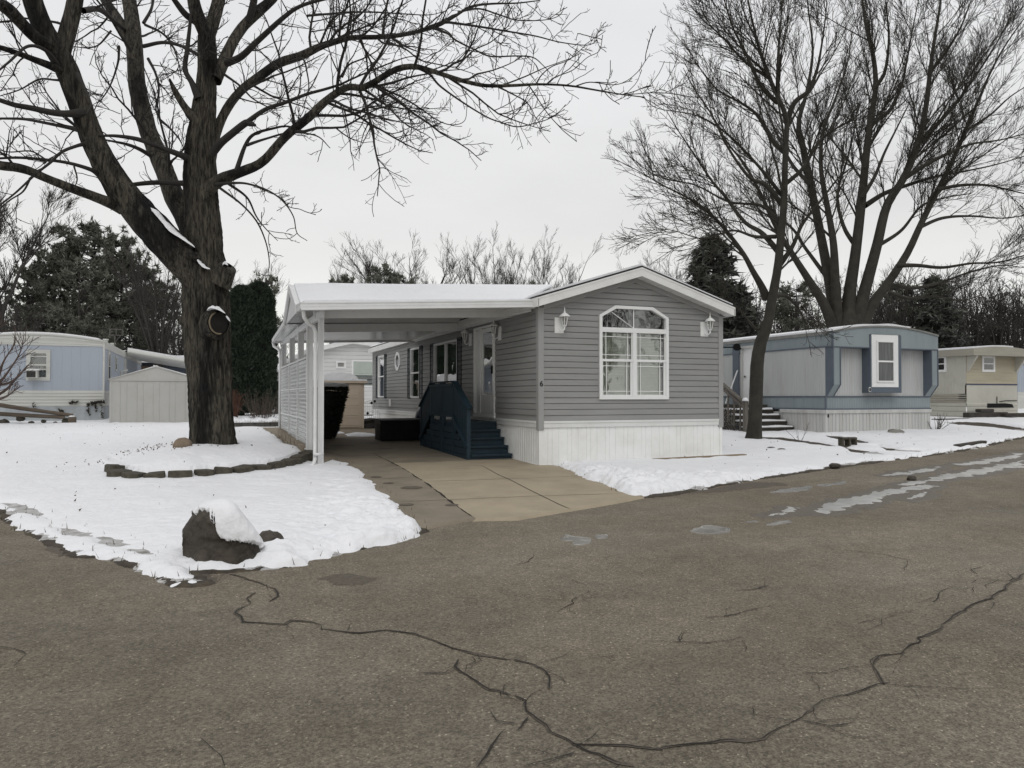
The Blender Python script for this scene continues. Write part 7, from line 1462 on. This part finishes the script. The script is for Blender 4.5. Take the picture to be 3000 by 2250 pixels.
V, Q = merge_tubes([(P[6:], Rr[6:], 7)]+sets); fastmesh('crown', V, [Q], M_TWIGR, multi); print('multi tree', len(V))

# ------------------------------------------------------------------ background trees: a few kinds, then copies
M_FARTW = mat('far_bare_bark', (.044, .040, .036), rough=.9, var=.2, scale=2)
def bare_kind(name, seed, h, stems_n, spread, n1, rmin, fork=.25):
    """origin-based bare tree: returns root with trunk and crown"""
    rng = np.random.default_rng(seed); limbs = []; rr = []
    for k in range(stems_n):
        a = 2*math.pi*k/stems_n+rng.uniform(-.4, .4); t = np.linspace(0, 1, 24); lean = spread*rng.uniform(.5, 1.1); hh = h*rng.uniform(.86, 1.0)
        base = fork*h; x = np.where(t < fork, 0, ((t-fork)/(1-fork))**1.15*lean*h*.5)
        P_ = np.stack([x*math.cos(a), x*math.sin(a), t*hh], 1)+np.cumsum(rng.normal(size=(24, 3))*.012*h*.3, 0)*np.linspace(0, 1, 24)[:, None]
        limbs.append(P_); rr.append(.014*h*(1-t)**.9*(1.0 if stems_n < 3 else .75)+rmin)
    P_ = np.stack(limbs); R_ = np.stack(rr)
    q1 = sprout(rng, P_, R_, n1*2.0, .34, (20, 50), .16, .05, 9, rmin*1.3, fork*.7, .5, .05, .12*h, .36*h); q2 = sprout(rng, q1[0], q1[1], n1*4.4, .5, (16, 40), .22, .055, 7, rmin, .12, .6, .05, .06*h, .2*h); q3 = sprout(rng, q2[0], q2[1], n1*7.0, .5, (16, 42), .18, .06, 5, rmin*.8, .12, .65, .04, .03*h, .09*h)
    root = bpy.data.objects.new(name, None); COL.objects.link(root); V, Q = merge_tubes([(P_, R_, 8)]); fastmesh('trunk', V, [Q], M_FARTW, root); V, Q = merge_tubes([(q1[0], q1[1], 4), (q2[0], q2[1], 3), (q3[0], q3[1], 3)]); fastmesh('crown', V, [Q], M_FARTW, root); return root
def needle_kind(name, seed, h, r, kind, m, cards, size):
    rng = np.random.default_rng(seed); root = bpy.data.objects.new(name, None); COL.objects.link(root)
    t = np.linspace(0, 1, 14); Pt = np.stack([.01*h*np.sin(t*5), .008*h*np.cos(t*4), t*h], 1)[None]; Rt_ = (.018*h*(1-t*.93))[None]
    bs = []; z0 = .30 if kind == 'pine' else .05
    nb = 74 if kind == 'pine' else 150
    P_ = np.empty((nb, 8, 3)); R_ = np.empty((nb, 8))
    for k in range(nb):
        f = z0+(1-z0)*rng.random()**(.9 if kind == 'pine' else 1.15); a = rng.uniform(0, 2*np.pi)
        L = r*((1-((f-.45)/.6)**2)**.5 if kind == 'pine' and abs((f-.45)/.6) < 1 else (1-f)**.85 if kind != 'pine' else .15)*rng.uniform(.55, 1.1)+.1
        s = np.linspace(0, 1, 8); rise = (.25*s+.25*s*s if kind == 'pine' else -.28*s+.15*s*s)*L*rng.uniform(.3, 1.3)
        P_[k] = np.stack([np.cos(a)*L*s, np.sin(a)*L*s, f*h*.97+rise], 1)+rng.normal(size=(8, 3))*.04*L*s[:, None]; R_[k] = np.linspace(.05, .012, 8)*h/12
    tw = sprout(rng, P_, R_, 1.6 if kind == 'pine' else 2.4, .38, (30, 70), .1 if kind == 'pine' else -.05, .08, 5, .012*h/12, .25, .6, .03, .2, 1.4)
    V, Q = merge_tubes([(Pt, Rt_, 8), (P_, R_, 4), (tw[0], tw[1], 3)]); fastmesh('trunk', V, [Q], M_FARTW, root)
    # clumps of needles along the outer twigs
    src = np.concatenate([P_[:, 5:].reshape(-1, 3), tw[0][:, 2:].reshape(-1, 3)]); idx = rng.integers(0, len(src), cards//10); C = src[idx]+rng.normal(size=(len(idx), 3))*.12
    Cc = np.repeat(C, 10, 0); n = len(Cc); D = rng.normal(size=(n, 3)); D[:, 2] += .5 if kind == 'pine' else -.1; D /= np.linalg.norm(D, axis=1, keepdims=True)
    s = size*rng.uniform(.6, 1.4, (n, 1)); b = np.cross(D, rng.normal(size=(n, 3))); b /= np.linalg.norm(b, axis=1, keepdims=True); w_ = s*.17
    V = np.stack([Cc-b*w_, Cc+b*w_, Cc+D*s+b*w_*.3, ], 1).reshape(-1, 3); fastmesh('crown', V, [np.arange(3*n).reshape(-1, 3)], m, root, smooth=False); return root
KIND = {'vase': bare_kind('bare_tree', 51, 12, 10, .80, .9, .008, .10), 'round': bare_kind('bare_tree', 52, 14, 11, .75, .75, .008, .20), 'tall': bare_kind('bare_tree', 53, 16, 3, .35, 1.1, .012, .4), 'pine': needle_kind('pine_tree', 54, 14, 3.2, 'pine', M_PINE, 12500, .36), 'pine2': needle_kind('pine_tree', 55, 14, 3.7, 'pine', M_PINE, 12500, .36), 'spruce': needle_kind('spruce_tree', 56, 11, 2.9, 'spruce', M_SPRUCE, 34000, .34)}
used = set()
def plant(kind, u, vtop, d, label, cat='tree', rz=0.0, group=None, wide=1.0, sink=0.0):
    """stand a tree of a kind where the photo shows it, tall enough to reach its top"""
    top = at_depth(u, vtop, d); g_ = float(tz(top[0], top[1]))-sink; proto = KIND[kind]; H = max(v.co.z for c in proto.children for v in c.data.vertices); s = (top[2]-g_)/H
    if kind in used: o = copy_tree(proto)
    else: o = proto; used.add(kind)
    o.location = (top[0], top[1], g_); o.rotation_euler = (0, 0, rz); o.scale = (s*wide, s*wide, s); return tag(o, label, cat, group)
D2N = 1.35623
def PD(kind, x, y, d, label, **k): return plant(kind, x*D2N, y*D2N, d, label, **k)
G_L, G_M, G_R = 'trees beyond the pale blue home', 'trees beyond the carport', 'trees beyond the blue home'
PD('tall', 8, 345, 47, 'bare tree at the left picture edge behind the pale blue home', rz=.4, group=G_L, wide=1.2)
PD('pine', 120, 515, 52, 'dark pine left of the tallest pine behind the pale blue home', rz=.2, group=G_L, wide=.95); PD('pine2', 205, 462, 54, 'tallest dark pine above the roof end of the pale blue home', rz=1.0, group=G_L, wide=1.05); PD('pine', 262, 492, 55, 'dark pine right of the tallest pine', rz=2.4, group=G_L); PD('pine2', 60, 575, 50, 'shorter dark pine nearest the left picture edge', rz=4.0, group=G_L); PD('pine', 175, 555, 49, 'low dark pine in front of the tallest pine', rz=5.0, group=G_L); PD('pine2', 300, 560, 60, 'low dark pine nearest the leaning limb of the big tree', rz=3.0, group=G_L, wide=1.1)
PD('round', 345, 480, 44, 'bare tree rising between the pines and the big trunk', rz=.9, group=G_L, wide=.75); PD('vase', 380, 560, 52, 'lower bare tree close to the left side of the big trunk', rz=2.2, group=G_L); PD('vase', 30, 640, 44, 'low spreading bare tree behind the left end of the pale blue roof', rz=.2, group=G_L)
PD('pine', 575, 585, 46, 'slim pine peeking over the arborvitae', rz=1.3, group=G_M, wide=.7); PD('round', 490, 540, 60, 'faint bare tree just right of the big trunk fork', rz=2.9, group=G_M)
PD('round', 905, 490, 56, 'broad bare tree above the carport roof', rz=.1, group=G_M, wide=1.25); PD('vase', 1085, 508, 58, 'bare tree above the roof ridge left of the front gable', rz=.6, group=G_M, wide=.9); PD('vase', 1165, 512, 60, 'bare tree nearest the left slope of the front gable', rz=1.9, group=G_M, wide=.9); PD('vase', 800, 545, 62, 'smaller bare tree left of the broad one above the carport', rz=3.0, group=G_M); PD('vase', 985, 580, 60, 'low bare tree between the two groups above the carport roof', rz=4.0, group=G_M)
for x, y, w_, l in ((755, 582, .8, 'leftmost dark pine above the carport roof'), (822, 566, .85, 'tallest dark pine above the carport roof'), (875, 580, .8, 'dark pine right of the tallest one above the carport roof'), (1010, 612, .5, 'tiny pine tip above the snowy carport ridge'), (1165, 603, .5, 'tiny pine tip before the front gable')): PD('pine2' if x % 2 else 'pine', x, y, 50, l, rz=x, group=G_M, wide=w_)
PD('round', 1448, 528, 48, 'small bare tree just over the right slope of the front gable', rz=.5, group=G_R, wide=.9)
PD('spruce', 1540, 497, 40, 'dark spruce behind the right roof edge of the grey home', rz=.3, group=G_R, wide=1.6); PD('spruce', 1600, 610, 44, 'lower dark spruce behind the slim street tree', rz=2.3, group=G_R, wide=1.3); PD('pine', 1720, 600, 52, 'dark pine low behind the blue roof left of the many stems', rz=.3, group=G_R)
PD('spruce', 2020, 590, 46, 'dark spruce right of the many stemmed tree', rz=1.1, group=G_R, wide=1.4); PD('pine2', 1945, 600, 52, 'dark pine behind the right end of the blue roof', rz=2.1, group=G_R); PD('vase', 2100, 600, 50, 'bare bushy tree above the beige home', rz=1.0, group=G_R, wide=1.3); PD('vase', 2190, 590, 48, 'bare bushy tree at the right picture edge', rz=3.1, group=G_R, wide=1.3); PD('round', 2060, 565, 56, 'taller bare tree over the beige roof', rz=.4, group=G_R, wide=1.2); PD('round', 1860, 560, 56, 'bare tree right behind the many stems', rz=1.4, group=G_R, wide=1.2)
for k in KIND:
    if k not in used: print('UNUSED', k)
# far wood: the mass of trunks and undergrowth closing the view
def wood(name, spec, seed):
    rng = np.random.default_rng(seed); sets = []
    Ps, Rs = [], []
    for (x0, x1, y, d0, d1, n) in spec:
        for k in range(n):
            f = rng.random(); u = (x0+(x1-x0)*f)*D2N; d = rng.uniform(d0, d1); top = at_depth(u, (y+rng.uniform(-10, 55))*D2N, d); g_ = float(tz(top[0], top[1])); t = np.linspace(0, 1, 10); h = top[2]-g_
            p = np.stack([top[0]+np.zeros(10), top[1]+np.zeros(10), g_+t*h], 1)+np.cumsum(rng.normal(size=(10, 3))*.10, 0); Ps.append(p); Rs.append(.02+.010*h*(1-t))
    P_ = np.stack(Ps); R_ = np.stack(Rs); q1 = sprout(rng, P_, R_, 3.0, .45, (25, 65), .15, .1, 6, .016, .03, .5, .05, .8, 3.6); q2 = sprout(rng, q1[0], q1[1], 2.2, .5, (25, 60), .1, .12, 4, .014, .1, .6, .04, .4, 1.4)
    V, Q = merge_tubes([(P_, R_, 5), (q1[0], q1[1], 3), (q2[0], q2[1], 3)]); print(name, len(V)); return tag(fastmesh(name, V, [Q], M_FARTW), kind='stuff')
tag(wood('far_wood', [(-40, 400, 640, 58, 75, 70), (470, 620, 690, 62, 78, 16), (690, 1250, 650, 66, 80, 30), (1420, 2280, 640, 52, 72, 130), (1900, 2260, 620, 46, 52, 40)], 5), 'bare thicket closing the view behind the homes', 'woodland')
# ------------------------------------------------------------------ arborvitae pair, red bush, left edge shrub
def column(label, u0, u1, vt, vb, d, seed):
    rng = np.random.default_rng(seed); b = at_depth((u0+u1)/2, vb, d); zt_ = at_depth((u0+u1)/2, vt, d)[2]; r = (u1-u0)/2*d/FPX; g_ = float(tz(b[0], b[1])); h = zt_-g_; root = thing('arborvitae', (b[0], b[1], g_), label, 'tree', 'arborvitae pair'); n = 26000
    f = rng.random(n)**.85; a = rng.uniform(0, 2*np.pi, n); prof = np.interp(f, [0, .05, .3, .7, .88, .97, 1], [.7, .95, 1.0, .96, .80, .50, .10]); rr = r*prof*(1+.12*fbm(a*3, f*14, 3, seed))*np.where(rng.random(n) < .75, rng.uniform(.88, 1.04, n), rng.uniform(.5, .95, n))
    P_ = np.stack([b[0]+rr*np.cos(a), b[1]+rr*np.sin(a), g_+.15+f*(h-.15)], 1); Nn = np.stack([np.cos(a)*.6, np.sin(a)*.6, np.full(n, .9)], 1); V, F = leaf_cloud(rng, P_, Nn, .17, .45, .45); fastmesh('crown', V, [F], M_EVER, root, smooth=False)
    mb = MB(); mb.lathe((b[0], b[1], g_), [(.16, -.1), (.14, .4), (r*.75, .5), (r*.8, h*.4), (r*.7, h*.7), (r*.4, h*.9), (.02, h*.96)], 14); mb.build('trunk', M_EVER, root)
column('dark green arborvitae column nearest the big trunk', 662, 752, 842, 1172, 33.0, 71); column('dark green arborvitae column next to the carport gable', 712, 804, 832, 1168, 33.6, 72)
q = at_depth(686, 1150, 31); stems('red_bush', (q[0], q[1], float(tz(q[0], q[1]))), 60, 1.1, .13, .012, mat('rusty_leaves', (.10, .05, .036), rough=.9, var=.4), 'small rusty red bush just right of the big trunk', 'shrub', 15, 6.0, (5, 22))
lsb = at_depth(-25, 1165, 24.5); rngs = np.random.default_rng(77)
sl_ = [([(-60, 1240, 16), (-40, 1160, 13), (0, 1120, 10), (30, 1080, 7), (60, 1030, 5), (70, 980, 3)], 24.5, 24), ([(-60, 1240, 16), (-20, 1170, 12), (20, 1140, 9), (55, 1100, 6), (80, 1070, 3)], 24.5, 25), ([(-50, 1200, 12), (-10, 1120, 10), (10, 1060, 7), (40, 1010, 4), (45, 960, 2.5)], 24.5, 24), ([(-40, 1180, 10), (10, 1165, 8), (35, 1150, 5), (60, 1130, 3)], 24.5, 23.6), ([(-50, 1190, 12), (-30, 1080, 9), (-20, 1000, 6), (5, 940, 3)], 24.5, 25), ([(-20, 1130, 10), (30, 1120, 8), (70, 1085, 4), (90, 1060, 2.5)], 24.4, 24.9)]
P, Rr, sets = grow(sl_, 41, [dict(n=5, L=.4, a=(20, 50), up=.15, w=.08, S=7, r=.008, k=4, mx=.9, mn=.2), dict(n=6, L=.5, a=(20, 50), up=.12, w=.09, S=5, r=.006, k=3, mx=.5, mn=.12)], 20)
V, Q = merge_tubes([(P, Rr, 6)]+sets); tag(fastmesh('bare_shrub', V, [Q], mat('reddish_bare_stems', (.085, .062, .052), rough=.9, var=.3)), 'bare reddish branching shrub at the left picture edge before the blue home', 'shrub')
# ------------------------------------------------------------------ trees across the road, mirrored in the front window
for kind, x, y, s, rz in (('round', 22, -14, .9, .3), ('vase', 27, -12, 1.0, 1.3), ('round', 17, -18, 1.0, 2.0), ('vase', 34, -20, 1.1, .9), ('round', 40, -14, 1.0, .9)):
    o = copy_tree(KIND[kind]); o.location = (x, y, -.2); o.scale = (s, s, s); o.rotation_euler = (0, 0, rz); tag(o, 'tree across the road mirrored in the arched front window', 'tree', 'trees across the road')
o = copy_tree(next(k for k in COL.objects if k.get('label', '').startswith('beige and cream'))); o.location = (26, -9, -.2); o.rotation_euler = (0, 0, math.pi+.3); tag(o, 'home across the road mirrored in the arched front window', 'house')
# ------------------------------------------------------------------ litter: leaves and grass tips on the snow
rng = np.random.default_rng(17); Vs = []; Fs = []
n = 900; px_ = np.concatenate([rng.uniform(-9, 3, 170), rng.uniform(6, 22, 110), rng.normal(-1.0, .6, 150)]); py_ = np.concatenate([rng.uniform(7, 28, 170), rng.uniform(9.5, 17, 110), rng.normal(15.5, .45, 150)])
tA, sA = snowA(px_, py_); sB = sdf(px_, py_, B_poly); hz_ = np.where(sA > .15, tA+tz(px_, py_), np.where(sB > .2, tz(px_, py_)+.095, -9)); ok = hz_ > -5
P_ = np.stack([px_, py_, hz_+.012], 1)[ok]; V, F = leaf_cloud(rng, P_, np.tile([[.3, 0, .25]], (len(P_), 1)), .035, .7, .8); tag(fastmesh('fallen_leaves', V, [F], mat('dead_leaf', (.075, .050, .032), rough=.9, var=.5, scale=9), smooth=False), 'brown fallen leaves and seeds strewn over the snow', 'leaves', kind='stuff')
n = 9000; px_ = np.concatenate([rng.uniform(-9, 3.2, n), rng.uniform(5.5, 24, n//2)]); py_ = np.concatenate([rng.uniform(5.8, 30, n), rng.uniform(8.8, 17.5, n//2)])
tA, sA = snowA(px_, py_); sB = sdf(px_, py_, B_poly); e = np.where((sA > -.1), sA, sB); ptch = fbm(px_*.35, py_*.35, 3, 99)
ok = ((e > -.12) & (e < .22)) | ((e > 0) & (ptch > .25) & (rng.random(len(px_)) < .45) & (py_ > 11)); px_, py_ = px_[ok], py_[ok]; base = tz(px_, py_)+.02; m = len(px_); hgt = rng.uniform(.03, .085, m); a = rng.uniform(0, 6.28, m)
P0 = np.stack([px_, py_, base], 1); d_ = np.stack([np.cos(a)*.5, np.sin(a)*.5, np.ones(m)], 1)*hgt[:, None]; sd_ = np.stack([-np.sin(a), np.cos(a), 0*a], 1)*.005
V = np.stack([P0-sd_, P0+sd_, P0+d_], 1).reshape(-1, 3); tag(fastmesh('grass', V, [np.arange(3*m).reshape(-1, 3)], mat('dead_grass', (.085, .075, .042), rough=.9, var=.4, scale=5), smooth=False), 'dead grass blades poking through the thin snow', 'grass', kind='stuff')
bpy.context.view_layer.update()
